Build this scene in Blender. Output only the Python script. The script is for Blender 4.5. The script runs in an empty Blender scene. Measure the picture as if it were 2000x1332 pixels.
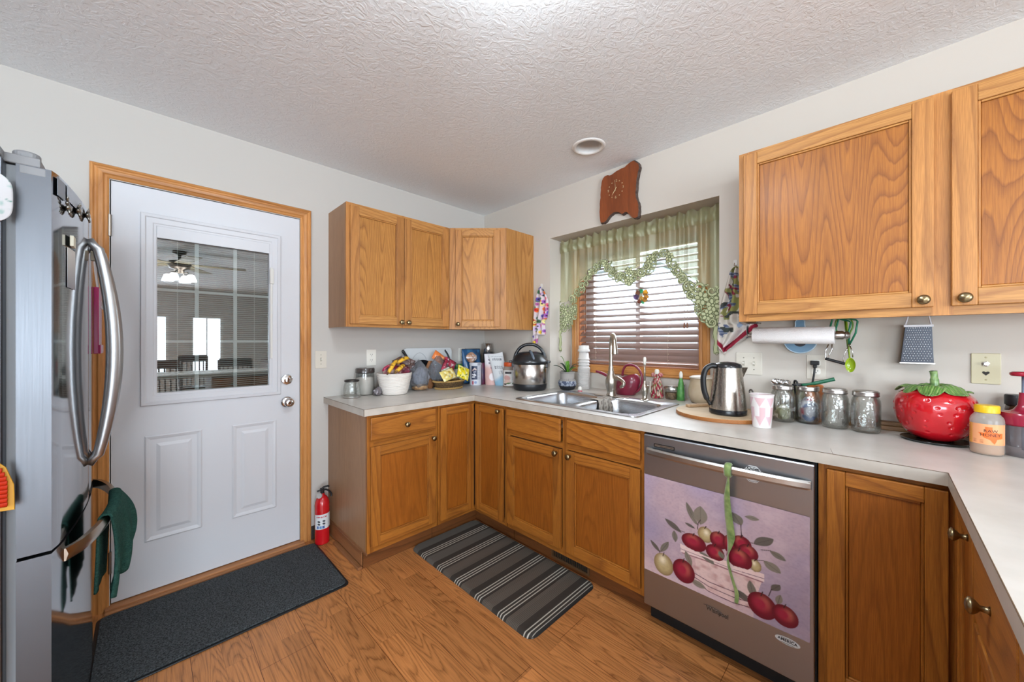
import bpy, bmesh, math, random
import numpy as np
from mathutils import Vector, Matrix
random.seed(7)
S = bpy.context.scene
COL = S.collection
PI = math.pi

# ---------------------------------------------------------------- camera
cam_d = bpy.data.cameras.new('camera')
cam_d.sensor_fit = 'HORIZONTAL'; cam_d.sensor_width = 36.0
cam_d.lens = 36.0 * 720.8 / 2000.0
cam_d.clip_start = 0.02
cam = bpy.data.objects.new('camera', cam_d); COL.objects.link(cam)
cam.location = (-2.242, -2.6156, 1.2858)
cam.rotation_euler = (PI/2, 0, -0.7833)
S.camera = cam

# ---------------------------------------------------------------- world, exposure, daylight
S.view_settings.view_transform = 'Standard'
S.view_settings.look = 'None'
S.view_settings.gamma = 1.0
S.view_settings.exposure = 0.21
S.view_settings.use_curve_mapping = False
W = bpy.data.worlds.new('sky'); S.world = W; W.use_nodes = True
wn = W.node_tree.nodes; wn['Background'].inputs[0].default_value = (0.82, 0.90, 1.0, 1)
wn['Background'].inputs[1].default_value = 5.0
S.cycles.use_denoising = True
S.cycles.max_bounces = 8
S.cycles.diffuse_bounces = 5
S.cycles.glossy_bounces = 4
S.cycles.transmission_bounces = 8
S.cycles.transparent_max_bounces = 16
S.cycles.sample_clamp_indirect = 4.0
S.cycles.caustics_reflective = False
S.cycles.caustics_refractive = False

def area(name, loc, rot, sx, sy, power, col=(1, 1, 1)):
    d = bpy.data.lights.new(name, 'AREA'); d.shape = 'RECTANGLE'; d.size = sx; d.size_y = sy
    d.energy = power; d.color = col
    o = bpy.data.objects.new(name, d); COL.objects.link(o); o.location = loc; o.rotation_euler = rot
    return o
# added fill lights at two invented dining-end openings; daylight through the kitchen window
area('added_fill_rear', (-3.95, -8.3, 1.1), (math.radians(93), 0, 0), 2.6, 2.0, 250, (0.80, 0.94, 1.06))
area('added_fill_side', (-5.78, -4.2, 1.4), (0, math.radians(-92), 0), 1.4, 2.6, 112, (0.80, 0.94, 1.06))
area('daylight_kitchen', (0.62, -1.33, 1.6), (0, PI/2, 0), 1.0, 0.95, 22, (0.9, 0.95, 1.0))

# ---------------------------------------------------------------- helpers
def T(name, label, cat, loc=(0, 0, 0), rz=0.0, group=None, kind=None):
    o = bpy.data.objects.new(name, None); COL.objects.link(o)
    o.location = loc; o.rotation_euler = (0, 0, rz); o.empty_display_size = 0.05
    if label: o['label'] = label
    if cat: o['category'] = cat
    if group: o['group'] = group
    if kind: o['kind'] = kind
    return o
def tag(o, label, cat, group=None, kind=None):
    o['label'] = label; o['category'] = cat
    if group: o['group'] = group
    if kind: o['kind'] = kind
    return o
def O(name, bm, mat, parent=None, label=None, smooth=False, world=False, bevel=0, sub=0, solid=0, loc=None, rot=None, kind=None, angle=None):
    me = bpy.data.meshes.new(name)
    if isinstance(bm, bmesh.types.BMesh):
        bm.normal_update(); bm.to_mesh(me); bm.free()
    else:
        me = bm; me.name = name
    mats = mat if isinstance(mat, (list, tuple)) else [mat]
    for m in mats: me.materials.append(m)
    if smooth:
        me.shade_smooth()
        if angle: me.set_sharp_from_angle(angle=angle)
    o = bpy.data.objects.new(name, me); COL.objects.link(o)
    if parent is not None:
        o.parent = parent
        if world:
            P = parent
            Mx = Matrix.Identity(4)
            while P is not None:
                Mx = Matrix.Translation(P.location) @ P.rotation_euler.to_matrix().to_4x4() @ Mx if P.parent is None else P.matrix_parent_inverse @ Matrix.Translation(P.location) @ P.rotation_euler.to_matrix().to_4x4() @ Mx
                P = P.parent
            o.matrix_parent_inverse = Mx.inverted()
    if loc is not None: o.location = loc
    if rot is not None: o.rotation_euler = rot
    if label: o['label'] = label
    if kind: o['kind'] = kind
    if solid:
        s = o.modifiers.new('solid', 'SOLIDIFY'); s.thickness = solid; s.offset = 0
    if bevel:
        b = o.modifiers.new('bevel', 'BEVEL'); b.width = bevel; b.segments = 2; b.limit_method = 'ANGLE'; b.angle_limit = 0.6
    if sub:
        s = o.modifiers.new('sub', 'SUBSURF'); s.levels = sub; s.render_levels = sub
    return o
def ST(name, bm, mat, parent=None, **k):
    o = O(name, bm, mat, parent, **k)
    if parent is None: o['kind'] = 'structure'
    return o
def nb(): return bmesh.new()
def quadf(bm, vs, mi=0):
    f = bm.faces.new(vs); f.material_index = mi; return f
def box(bm, x0, x1, y0, y1, z0, z1, mi=0, M=None):
    if x0 > x1: x0, x1 = x1, x0
    if y0 > y1: y0, y1 = y1, y0
    if z0 > z1: z0, z1 = z1, z0
    c = [Vector((x, y, z)) for z in (z0, z1) for x, y in ((x0, y0), (x1, y0), (x1, y1), (x0, y1))]
    if M is not None: c = [M @ p for p in c]
    v = [bm.verts.new(p) for p in c]
    for q in ((3, 2, 1, 0), (4, 5, 6, 7), (0, 1, 5, 4), (1, 2, 6, 5), (2, 3, 7, 6), (3, 0, 4, 7)):
        f = bm.faces.new([v[i] for i in q]); f.material_index = mi
    return bm
def lathe(bm, prof, seg=32, c=(0, 0, 0), mi=0, M=None, sx=1, sy=1, cap0=True, cap1=True):
    rings = []
    for r, z in prof:
        ring = []
        for i in range(seg):
            a = 2*PI*i/seg
            p = Vector((c[0] + r*math.cos(a)*sx, c[1] + r*math.sin(a)*sy, c[2] + z))
            if M is not None: p = M @ p
            ring.append(bm.verts.new(p))
        rings.append(ring)
    for a, b in zip(rings, rings[1:]):
        for i in range(seg):
            f = bm.faces.new((a[i], a[(i+1) % seg], b[(i+1) % seg], b[i])); f.material_index = mi
    if cap0 and prof[0][0] > 1e-4: f = bm.faces.new(rings[0][::-1]); f.material_index = mi
    if cap1 and prof[-1][0] > 1e-4: f = bm.faces.new(rings[-1]); f.material_index = mi
    return bm
def tube(bm, pts, r, seg=10, mi=0, cap=True, flat=1.0, up=None):
    pts = [Vector(p) for p in pts]; n = len(pts)
    rs = r if isinstance(r, (list, tuple)) else [r]*n
    rings = []; prev = None
    for i in range(n):
        t = (pts[min(i+1, n-1)] - pts[max(i-1, 0)])
        t = t.normalized() if t.length > 1e-9 else Vector((0, 0, 1))
        if prev is None:
            u = Vector(up) if up is not None else (Vector((0, 0, 1)) if abs(t.z) < 0.9 else Vector((1, 0, 0)))
        else: u = prev
        u = u - t*u.dot(t)
        if u.length < 1e-6: u = t.orthogonal()
        u.normalize(); prev = u; w = t.cross(u)
        rings.append([bm.verts.new(pts[i] + rs[i]*(u*math.cos(2*PI*k/seg) + w*math.sin(2*PI*k/seg)*flat)) for k in range(seg)])
    for a, b in zip(rings, rings[1:]):
        for k in range(seg):
            f = bm.faces.new((a[k], b[k], b[(k+1) % seg], a[(k+1) % seg])); f.material_index = mi
    if cap:
        f = bm.faces.new(rings[0]); f.material_index = mi
        f = bm.faces.new(rings[-1][::-1]); f.material_index = mi
    return bm
def spline(pts, n=8, closed=False):
    P = [Vector(p) for p in pts]; out = []; m = len(P)
    for i in range(m if closed else m-1):
        p0 = P[(i-1) % m] if closed else P[max(i-1, 0)]
        p1 = P[i]; p2 = P[(i+1) % m] if closed else P[i+1]
        p3 = P[(i+2) % m] if closed else P[min(i+2, m-1)]
        for k in range(n):
            t = k/n
            out.append(0.5*((2*p1) + (p2-p0)*t + (2*p0-5*p1+4*p2-p3)*t*t + (3*p1-p0-3*p2+p3)*t*t*t))
    if not closed: out.append(P[-1].copy())
    return out
def prism(bm, poly, M, d0, d1, mi=0, mi_side=None):
    """poly: list of (a,b); M maps (a,b,n) to space; extruded n from d0 to d1"""
    a = [bm.verts.new(M @ Vector((p[0], p[1], d0))) for p in poly]
    b = [bm.verts.new(M @ Vector((p[0], p[1], d1))) for p in poly]
    n = len(poly); ms = mi if mi_side is None else mi_side
    f = bm.faces.new(a[::-1]); f.material_index = mi
    f = bm.faces.new(b); f.material_index = mi
    for i in range(n):
        f = bm.faces.new((a[i], a[(i+1) % n], b[(i+1) % n], b[i])); f.material_index = ms
    bmesh.ops.recalc_face_normals(bm, faces=bm.faces[:])
    return bm
def frame(o, u, n):
    """matrix: (a along u, b up, c along n)"""
    u = Vector(u); n = Vector(n); w = Vector((0, 0, 1))
    return Matrix(((u.x, w.x, n.x, o[0]), (u.y, w.y, n.y, o[1]), (u.z, w.z, n.z, o[2]), (0, 0, 0, 1)))
def rrect(x0, x1, y0, y1, r, n=6):
    out = []
    for cx, cy, a0 in ((x1-r, y1-r, 0), (x0+r, y1-r, PI/2), (x0+r, y0+r, PI), (x1-r, y0+r, 1.5*PI)):
        for i in range(n+1):
            a = a0 + PI/2*i/n
            out.append((cx + r*math.cos(a), cy + r*math.sin(a)))
    return out
def fillholes(bm, loops, z, mi=0, M=None):
    es = []
    for lp in loops:
        vs = [bm.verts.new((M @ Vector((p[0], p[1], z))) if M is not None else (p[0], p[1], z)) for p in lp]
        for i in range(len(vs)): es.append(bm.edges.new((vs[i], vs[(i+1) % len(vs)])))
    r = bmesh.ops.triangle_fill(bm, use_beauty=True, edges=es)
    for g in r['geom']:
        if isinstance(g, bmesh.types.BMFace): g.material_index = mi
    return bm
def sheet(nu, nv, fn, bm=None, mi=0, close=False):
    """grid; fn(u,v)->(x,y,z), u,v in 0..1"""
    bm = bm or nb()
    g = [[bm.verts.new(fn(i/nu, j/nv)) for j in range(nv+1)] for i in range(nu+1)]
    for i in range(nu):
        for j in range(nv):
            f = bm.faces.new((g[i][j], g[i+1][j], g[i+1][j+1], g[i][j+1])); f.material_index = mi
    return bm
def text_mesh(s, size, M, depth=0.0006, bm=None, mi=0, align='CENTER', xs=1.0, bold=0.0):
    cu = bpy.data.curves.new('t', 'FONT'); cu.body = s; cu.size = size; cu.align_x = align; cu.align_y = 'CENTER'
    cu.extrude = depth; cu.offset = bold; cu.resolution_u = 3
    o = bpy.data.objects.new('t', cu); COL.objects.link(o)
    dg = bpy.context.evaluated_depsgraph_get(); dg.update()
    me = bpy.data.meshes.new_from_object(o.evaluated_get(dg))
    bpy.data.objects.remove(o); bpy.data.curves.remove(cu)
    b2 = nb(); b2.from_mesh(me); bpy.data.meshes.remove(me)
    bmesh.ops.transform(b2, matrix=M @ Matrix.Diagonal((xs, 1, 1, 1)), verts=b2.verts)
    for f in b2.faces: f.material_index = mi
    if bm is None: return b2
    tmp = bpy.data.meshes.new('tmp'); b2.to_mesh(tmp); b2.free()
    k = len(bm.faces); bm.from_mesh(tmp); bpy.data.meshes.remove(tmp)
    bm.faces.ensure_lookup_table()
    for f in bm.faces[k:]: f.material_index = mi
    return bm

# ---------------------------------------------------------------- painting printed things (vertex colours of a print, not of light)
def srgb(h):
    if isinstance(h, str): h = tuple(int(h[i:i+2], 16)/255 for i in (0, 2, 4))
    return tuple((c/12.92 if c <= 0.04045 else ((c+0.055)/1.055)**2.4) for c in h)
def paint(o, fn, sel=None):
    """fn(P) with P = n x 3 array of mesh coordinates -> n x 3 colours"""
    me = o.data; n = len(me.vertices)
    co = np.empty(n*3); me.vertices.foreach_get('co', co); co = co.reshape(n, 3)
    c = np.ones((n, 4)); c[:, :3] = fn(co)
    at = me.color_attributes.new('print', 'FLOAT_COLOR', 'POINT')
    at.data.foreach_set('color', c.ravel())
class Art:
    def __init__(s, base, n): s.c = np.tile(np.array(base, float), (n, 1))
    def mix(s, m, col):
        m = np.clip(m, 0, 1)[:, None]; s.c = s.c*(1-m) + np.array(col)*m
    def ell(s, U, V, cx, cy, rx, ry, col, rot=0, soft=0.04, hi=None, hp=(-.3, .3), edge=None):
        x = (U-cx); y = (V-cy); c, si = math.cos(rot), math.sin(rot)
        a = (x*c+y*si)/rx; b = (-x*si+y*c)/ry; d = np.sqrt(a*a+b*b)
        m = (1-d)/soft+0.5
        s.mix(m, col)
        if edge is not None: s.mix(np.where(m > 0, np.clip((d-0.55)/0.5, 0, 1), 0)*np.clip(m, 0, 1), edge)
        if hi is not None:
            h = np.exp(-(((a-hp[0])/0.33)**2+((b-hp[1])/0.38)**2)); s.mix(h*np.clip(m, 0, 1)*0.85, hi)
    def line(s, U, V, pts, w, col, w2=None):
        best = np.full(len(U), -9.0)
        for (x0, y0), (x1, y1) in zip(pts, pts[1:]):
            dx, dy = x1-x0, y1-y0; L = dx*dx+dy*dy+1e-12
            t = np.clip(((U-x0)*dx+(V-y0)*dy)/L, 0, 1)
            d = np.hypot(U-x0-t*dx, V-y0-t*dy)
            best = np.maximum(best, 1-d/w)
        s.mix(best*2.0, col)
    def poly(s, U, V, pts, col, k=1.0):
        ins = np.zeros(len(U), bool); n = len(pts)
        for i in range(n):
            x0, y0 = pts[i]; x1, y1 = pts[(i+1) % n]
            c = ((y0 > V) != (y1 > V)) & (U < (x1-x0)*(V-y0)/((y1-y0) or 1e-9)+x0)
            ins ^= c
        s.mix(ins*k, col)
    def leaf(s, U, V, b, t, w, col, vein=None):
        bx, by = b; tx, ty = t; L = math.hypot(tx-bx, ty-by); ux, uy = (tx-bx)/L, (ty-by)/L
        a = ((U-bx)*ux+(V-by)*uy)/L; p = (-(U-bx)*uy+(V-by)*ux)
        h = w*np.sin(np.clip(a, 0, 1)*PI)**0.8
        s.mix(np.where((a > 0) & (a < 1), (h-np.abs(p))/0.004+.5, 0), col)
        if vein is not None: s.mix(np.where((a > 0) & (a < .95), 1-np.abs(p)/0.003, 0)*.7, vein)
def vnoise(U, V, sc, seed=0):
    r = np.random.RandomState(seed); G = r.rand(64, 64)
    x = U*sc; y = V*sc; i = np.floor(x).astype(int); j = np.floor(y).astype(int); fx = x-i; fy = y-j
    fx = fx*fx*(3-2*fx); fy = fy*fy*(3-2*fy)
    g = lambda a, b: G[a % 64, b % 64]
    return (g(i, j)*(1-fx)+g(i+1, j)*fx)*(1-fy)+(g(i, j+1)*(1-fx)+g(i+1, j+1)*fx)*fy

# ---------------------------------------------------------------- materials
def nm(name):
    m = bpy.data.materials.new(name); m.use_nodes = True
    nt = m.node_tree; return m, nt, nt.nodes, nt.links, nt.nodes['Principled BSDF']
def M(name, col, rough=0.5, metal=0.0, spec=0.5, trans=0.0, alpha=1.0, ior=1.45, bump=None, var=None, coat=0, emit=None, sss=0, sheen=0, aniso=None, obj=True):
    m, nt, N, L, b = nm(name)
    if isinstance(col, str): col = srgb(col)
    b.inputs['Base Color'].default_value = (*col, 1)
    b.inputs['Roughness'].default_value = rough; b.inputs['Metallic'].default_value = metal
    b.inputs['Specular IOR Level'].default_value = spec; b.inputs['IOR'].default_value = ior
    b.inputs['Transmission Weight'].default_value = trans; b.inputs['Alpha'].default_value = alpha
    b.inputs['Coat Weight'].default_value = coat; b.inputs['Sheen Weight'].default_value = sheen
    if sss: b.inputs['Subsurface Weight'].default_value = sss; b.inputs['Subsurface Scale'].default_value = 0.01
    if emit: b.inputs['Emission Color'].default_value = (*emit[0], 1); b.inputs['Emission Strength'].default_value = emit[1]
    tc = N.new('ShaderNodeTexCoord')
    if var:
        c2 = srgb(var[0]) if isinstance(var[0], str) else var[0]
        no = N.new('ShaderNodeTexNoise'); no.inputs['Scale'].default_value = var[1]; no.inputs['Detail'].default_value = 4
        mp = N.new('ShaderNodeMapping'); mp.inputs['Scale'].default_value = var[2] if len(var) > 2 else (1, 1, 1)
        L.new(tc.outputs['Object'], mp.inputs[0]); L.new(mp.outputs[0], no.inputs['Vector'])
        rp = N.new('ShaderNodeValToRGB'); rp.color_ramp.elements[0].position = 0.35; rp.color_ramp.elements[1].position = 0.68
        rp.color_ramp.elements[0].color = (*col, 1); rp.color_ramp.elements[1].color = (*c2, 1)
        L.new(no.outputs[0], rp.inputs[0]); L.new(rp.outputs[0], b.inputs['Base Color'])
    if bump:
        no = N.new('ShaderNodeTexNoise'); no.inputs['Scale'].default_value = bump[0]; no.inputs['Detail'].default_value = 3
        if len(bump) > 3:
            mp = N.new('ShaderNodeMapping'); mp.inputs['Scale'].default_value = bump[3]
            L.new(tc.outputs['Object'], mp.inputs[0]); L.new(mp.outputs[0], no.inputs['Vector'])
        else: L.new(tc.outputs['Object'], no.inputs['Vector'])
        bp = N.new('ShaderNodeBump'); bp.inputs['Strength'].default_value = bump[1]; bp.inputs['Distance'].default_value = bump[2] if len(bump) > 2 else 0.002
        L.new(no.outputs[0], bp.inputs['Height']); L.new(bp.outputs[0], b.inputs['Normal'])
    return m
def MP(name, rough=0.5, spec=0.5, bump=None, trans=0, alpha=1, metal=0, coat=0):
    """material that takes the print painted on the mesh"""
    m = M(name, (1, 1, 1), rough=rough, spec=spec, bump=bump, trans=trans, alpha=alpha, metal=metal, coat=coat)
    N = m.node_tree.nodes; a = N.new('ShaderNodeAttribute'); a.attribute_name = 'print'
    m.node_tree.links.new(a.outputs['Color'], N['Principled BSDF'].inputs['Base Color'])
    return m
def oak(name, axis, light='C08A4C', dark='865228', rough=0.38, dens=15, ringw=0.16, seed=0.0, coat=0.15, con=0.75):
    m, nt, N, L, b = nm(name)
    g = N.new('ShaderNodeNewGeometry'); mp = N.new('ShaderNodeMapping')
    sc = [1.0, 1.0, 1.0]; sc['xyz'.index(axis)] = 0.095
    mp.inputs['Scale'].default_value = sc; mp.inputs['Location'].default_value = (seed, seed*.7, seed*1.3)
    L.new(g.outputs['Position'], mp.inputs[0])
    n1 = N.new('ShaderNodeTexNoise'); n1.inputs['Scale'].default_value = 5.0; n1.inputs['Detail'].default_value = 1.2; n1.inputs['Roughness'].default_value = 0.35
    L.new(mp.outputs[0], n1.inputs['Vector'])
    mu = N.new('ShaderNodeMath'); mu.operation = 'MULTIPLY'; mu.inputs[1].default_value = dens*1.6; L.new(n1.outputs[0], mu.inputs[0])
    n3 = N.new('ShaderNodeTexNoise'); n3.inputs['Scale'].default_value = 60; n3.inputs['Detail'].default_value = 3; L.new(mp.outputs[0], n3.inputs['Vector'])
    m3 = N.new('ShaderNodeMath'); m3.operation = 'MULTIPLY_ADD'; m3.inputs[1].default_value = 0.45; L.new(n3.outputs[0], m3.inputs[0]); L.new(mu.outputs[0], m3.inputs[2])
    fr = N.new('ShaderNodeMath'); fr.operation = 'FRACT'; L.new(m3.outputs[0], fr.inputs[0])
    rp = N.new('ShaderNodeValToRGB'); e = rp.color_ramp.elements
    e[0].position = 0.0; e[0].color = (0, 0, 0, 1); e[1].position = 1.0; e[1].color = (0.25, 0.25, 0.25, 1)
    q = e.new(ringw); q.color = (1, 1, 1, 1); q = e.new(0.7); q.color = (0.8, 0.8, 0.8, 1)
    L.new(fr.outputs[0], rp.inputs[0])
    # pores
    mp2 = N.new('ShaderNodeMapping'); s2 = [1.0, 1.0, 1.0]; s2['xyz'.index(axis)] = 0.035
    mp2.inputs['Scale'].default_value = s2; L.new(g.outputs['Position'], mp2.inputs[0])
    n2 = N.new('ShaderNodeTexNoise'); n2.inputs['Scale'].default_value = 420; n2.inputs['Detail'].default_value = 2; L.new(mp2.outputs[0], n2.inputs['Vector'])
    r2 = N.new('ShaderNodeValToRGB'); r2.color_ramp.elements[0].position = 0.42; r2.color_ramp.elements[1].position = 0.60
    L.new(n2.outputs[0], r2.inputs[0])
    # broad tone
    n4 = N.new('ShaderNodeTexNoise'); n4.inputs['Scale'].default_value = 3.5; n4.inputs['Detail'].default_value = 2; L.new(mp.outputs[0], n4.inputs['Vector'])
    lc = srgb(light); dc = srgb(dark)
    mx = N.new('ShaderNodeMix'); mx.data_type = 'RGBA'
    a1 = N.new('ShaderNodeMath'); a1.operation = 'MULTIPLY_ADD'; a1.inputs[1].default_value = con; a1.inputs[2].default_value = 1-con
    L.new(rp.outputs[0], a1.inputs[0])
    a2 = N.new('ShaderNodeMath'); a2.operation = 'MULTIPLY_ADD'; a2.inputs[1].default_value = 0.35; a2.inputs[2].default_value = 0.65
    L.new(r2.outputs[0], a2.inputs[0])
    a3 = N.new('ShaderNodeMath'); a3.operation = 'MULTIPLY'; L.new(a1.outputs[0], a3.inputs[0]); L.new(a2.outputs[0], a3.inputs[1])
    L.new(a3.outputs[0], mx.inputs['Factor']); mx.inputs['A'].default_value = (*dc, 1); mx.inputs['B'].default_value = (*lc, 1)
    hs = N.new('ShaderNodeHueSaturation'); L.new(mx.outputs['Result'], hs.inputs['Color'])
    a4 = N.new('ShaderNodeMath'); a4.operation = 'MULTIPLY_ADD'; a4.inputs[1].default_value = 0.5; a4.inputs[2].default_value = 0.75
    L.new(n4.outputs[0], a4.inputs[0]); L.new(a4.outputs[0], hs.inputs['Value'])
    L.new(hs.outputs[0], b.inputs['Base Color'])
    b.inputs['Roughness'].default_value = rough+.1; b.inputs['Coat Weight'].default_value = coat*.5; b.inputs['Coat Roughness'].default_value = 0.25; b.inputs['Specular IOR Level'].default_value = .32
    bp = N.new('ShaderNodeBump'); bp.inputs['Strength'].default_value = 0.12; bp.inputs['Distance'].default_value = 0.001
    L.new(r2.outputs[0], bp.inputs['Height']); L.new(bp.outputs[0], b.inputs['Normal'])
    return m
def metal_brushed(name, col, rough, axis='z', amt=0.25):
    m, nt, N, L, b = nm(name)
    b.inputs['Base Color'].default_value = (*srgb(col), 1); b.inputs['Metallic'].default_value = 1
    tc = N.new('ShaderNodeTexCoord'); mp = N.new('ShaderNodeMapping'); s = [1, 1, 1]; s['xyz'.index(axis)] = 0.01
    mp.inputs['Scale'].default_value = s; L.new(tc.outputs['Object'], mp.inputs[0])
    n = N.new('ShaderNodeTexNoise'); n.inputs['Scale'].default_value = 500; n.inputs['Detail'].default_value = 2; L.new(mp.outputs[0], n.inputs['Vector'])
    a = N.new('ShaderNodeMath'); a.operation = 'MULTIPLY_ADD'; a.inputs[1].default_value = amt; a.inputs[2].default_value = rough-amt/2
    L.new(n.outputs[0], a.inputs[0]); L.new(a.outputs[0], b.inputs['Roughness'])
    bp = N.new('ShaderNodeBump'); bp.inputs['Strength'].default_value = 0.012; bp.inputs['Distance'].default_value = 0.0005
    L.new(n.outputs[0], bp.inputs['Height']); L.new(bp.outputs[0], b.inputs['Normal'])
    return m

oak_z = oak('oak_upright', 'z'); oak_x = oak('oak_along_x', 'x', dens=14); oak_y = oak('oak_along_y', 'y', dens=14)
oak_p = oak('oak_panel', 'z', light='BC8342', dark='7C4C22', dens=22, ringw=0.2, seed=3.1)
oak_fz = oak('oak_frame', 'z', light='B87F44', dark='82522A', dens=9, seed=1.7)
lam_side = oak('cabinet_end_laminate', 'z', light='9C7656', dark='7A5638', rough=0.3, dens=4, seed=5, coat=0.1, con=0.4)
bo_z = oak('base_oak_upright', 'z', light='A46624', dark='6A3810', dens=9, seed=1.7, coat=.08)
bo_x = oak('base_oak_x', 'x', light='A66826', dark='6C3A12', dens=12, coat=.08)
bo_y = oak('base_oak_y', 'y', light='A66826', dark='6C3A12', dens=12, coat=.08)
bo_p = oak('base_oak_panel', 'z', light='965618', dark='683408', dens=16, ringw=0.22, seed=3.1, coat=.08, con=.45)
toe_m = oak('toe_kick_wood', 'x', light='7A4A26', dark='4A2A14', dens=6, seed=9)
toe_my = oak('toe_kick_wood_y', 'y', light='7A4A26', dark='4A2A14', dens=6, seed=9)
trim_z = oak('casing_upright', 'z', light='C88C50', dark='9A6232', dens=5, seed=2, coat=0.3, rough=0.3)
trim_x = oak('casing_along_x', 'x', light='C88C50', dark='9A6232', dens=5, seed=2, coat=0.3, rough=0.3)
trim_y = oak('casing_along_y', 'y', light='C88C50', dark='9A6232', dens=5, seed=2, coat=0.3, rough=0.3)
brass = M('antique_brass', '8A7A5C', rough=0.28, metal=1)
chrome = M('chrome', 'D8D8D8', rough=0.12, metal=1)
nickel = M('brushed_nickel', 'B8B0A4', rough=0.3, metal=1)
steel = metal_brushed('stainless', 'B4B4B2', 0.3, 'z')
steel_h = metal_brushed('stainless_h', 'B0ACA6', 0.3, 'y')
black = M('black_plastic', '17181A', rough=0.4)
blackg = M('black_gloss', '121315', rough=0.12)
white = M('white_plastic', 'E6E2D8', rough=0.4)
ivory = M('ivory_plate', 'CFC8BB', rough=0.35)
glass = M('clear_glass', (0.93, 0.95, 0.94), rough=0.03, trans=1.0, ior=1.45)
# ================================================================ THE SETTING
def thin_glass(name, tint=(0.96, 0.98, 0.97), k=0.06, rough=0.02, fres=1.0, dirt=0.0):
    m, nt, N, L, b = nm(name); N.remove(b); out = N['Material Output']
    t = N.new('ShaderNodeBsdfTransparent'); t.inputs[0].default_value = (*tint, 1)
    g = N.new('ShaderNodeBsdfGlossy'); g.inputs['Roughness'].default_value = rough
    lw = N.new('ShaderNodeLayerWeight'); lw.inputs['Blend'].default_value = 0.35
    a = N.new('ShaderNodeMath'); a.operation = 'MULTIPLY_ADD'; a.inputs[1].default_value = 0.55*fres; a.inputs[2].default_value = k
    a.use_clamp = True
    L.new(lw.outputs['Fresnel'], a.inputs[0])
    mx = N.new('ShaderNodeMixShader'); L.new(a.outputs[0], mx.inputs[0]); L.new(t.outputs[0], mx.inputs[1]); L.new(g.outputs[0], mx.inputs[2])
    L.new(mx.outputs[0], out.inputs[0])
    return m
def wall_mat(name, col):
    return M(name, col, rough=0.75, spec=0.25, bump=(220, 0.10, 0.0006))
wallm = wall_mat('wall_paint', 'BFBBB5')
wallm2 = wall_mat('wall_paint_warm', 'C6BEB4')
def ceiling_material():
    m, nt, N, L, b = nm('ceiling_texture')
    b.inputs['Base Color'].default_value = (*srgb('EEF3F7'), 1); b.inputs['Roughness'].default_value = 0.8
    tc = N.new('ShaderNodeTexCoord')
    n = N.new('ShaderNodeTexNoise'); n.inputs['Scale'].default_value = 24; n.inputs['Detail'].default_value = 3; n.inputs['Distortion'].default_value = 1.9; n.inputs['Roughness'].default_value = .55
    n2 = N.new('ShaderNodeTexNoise'); n2.inputs['Scale'].default_value = 70; n2.inputs['Detail'].default_value = 3; n2.inputs['Distortion'].default_value = 1.5
    L.new(tc.outputs['Object'], n.inputs['Vector']); L.new(tc.outputs['Object'], n2.inputs['Vector'])
    r = N.new('ShaderNodeValToRGB'); r.color_ramp.elements[0].position = 0.44; r.color_ramp.elements[1].position = 0.56
    L.new(n.outputs[0], r.inputs[0])
    a = N.new('ShaderNodeMath'); a.operation = 'MULTIPLY_ADD'; a.inputs[1].default_value = 0.9; L.new(n2.outputs[0], a.inputs[0]); L.new(r.outputs[0], a.inputs[2])
    bp = N.new('ShaderNodeBump'); bp.inputs['Strength'].default_value = 0.26; bp.inputs['Distance'].default_value = 0.004
    L.new(a.outputs[0], bp.inputs['Height']); L.new(bp.outputs[0], b.inputs['Normal'])
    return m
ceilm = ceiling_material()
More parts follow.
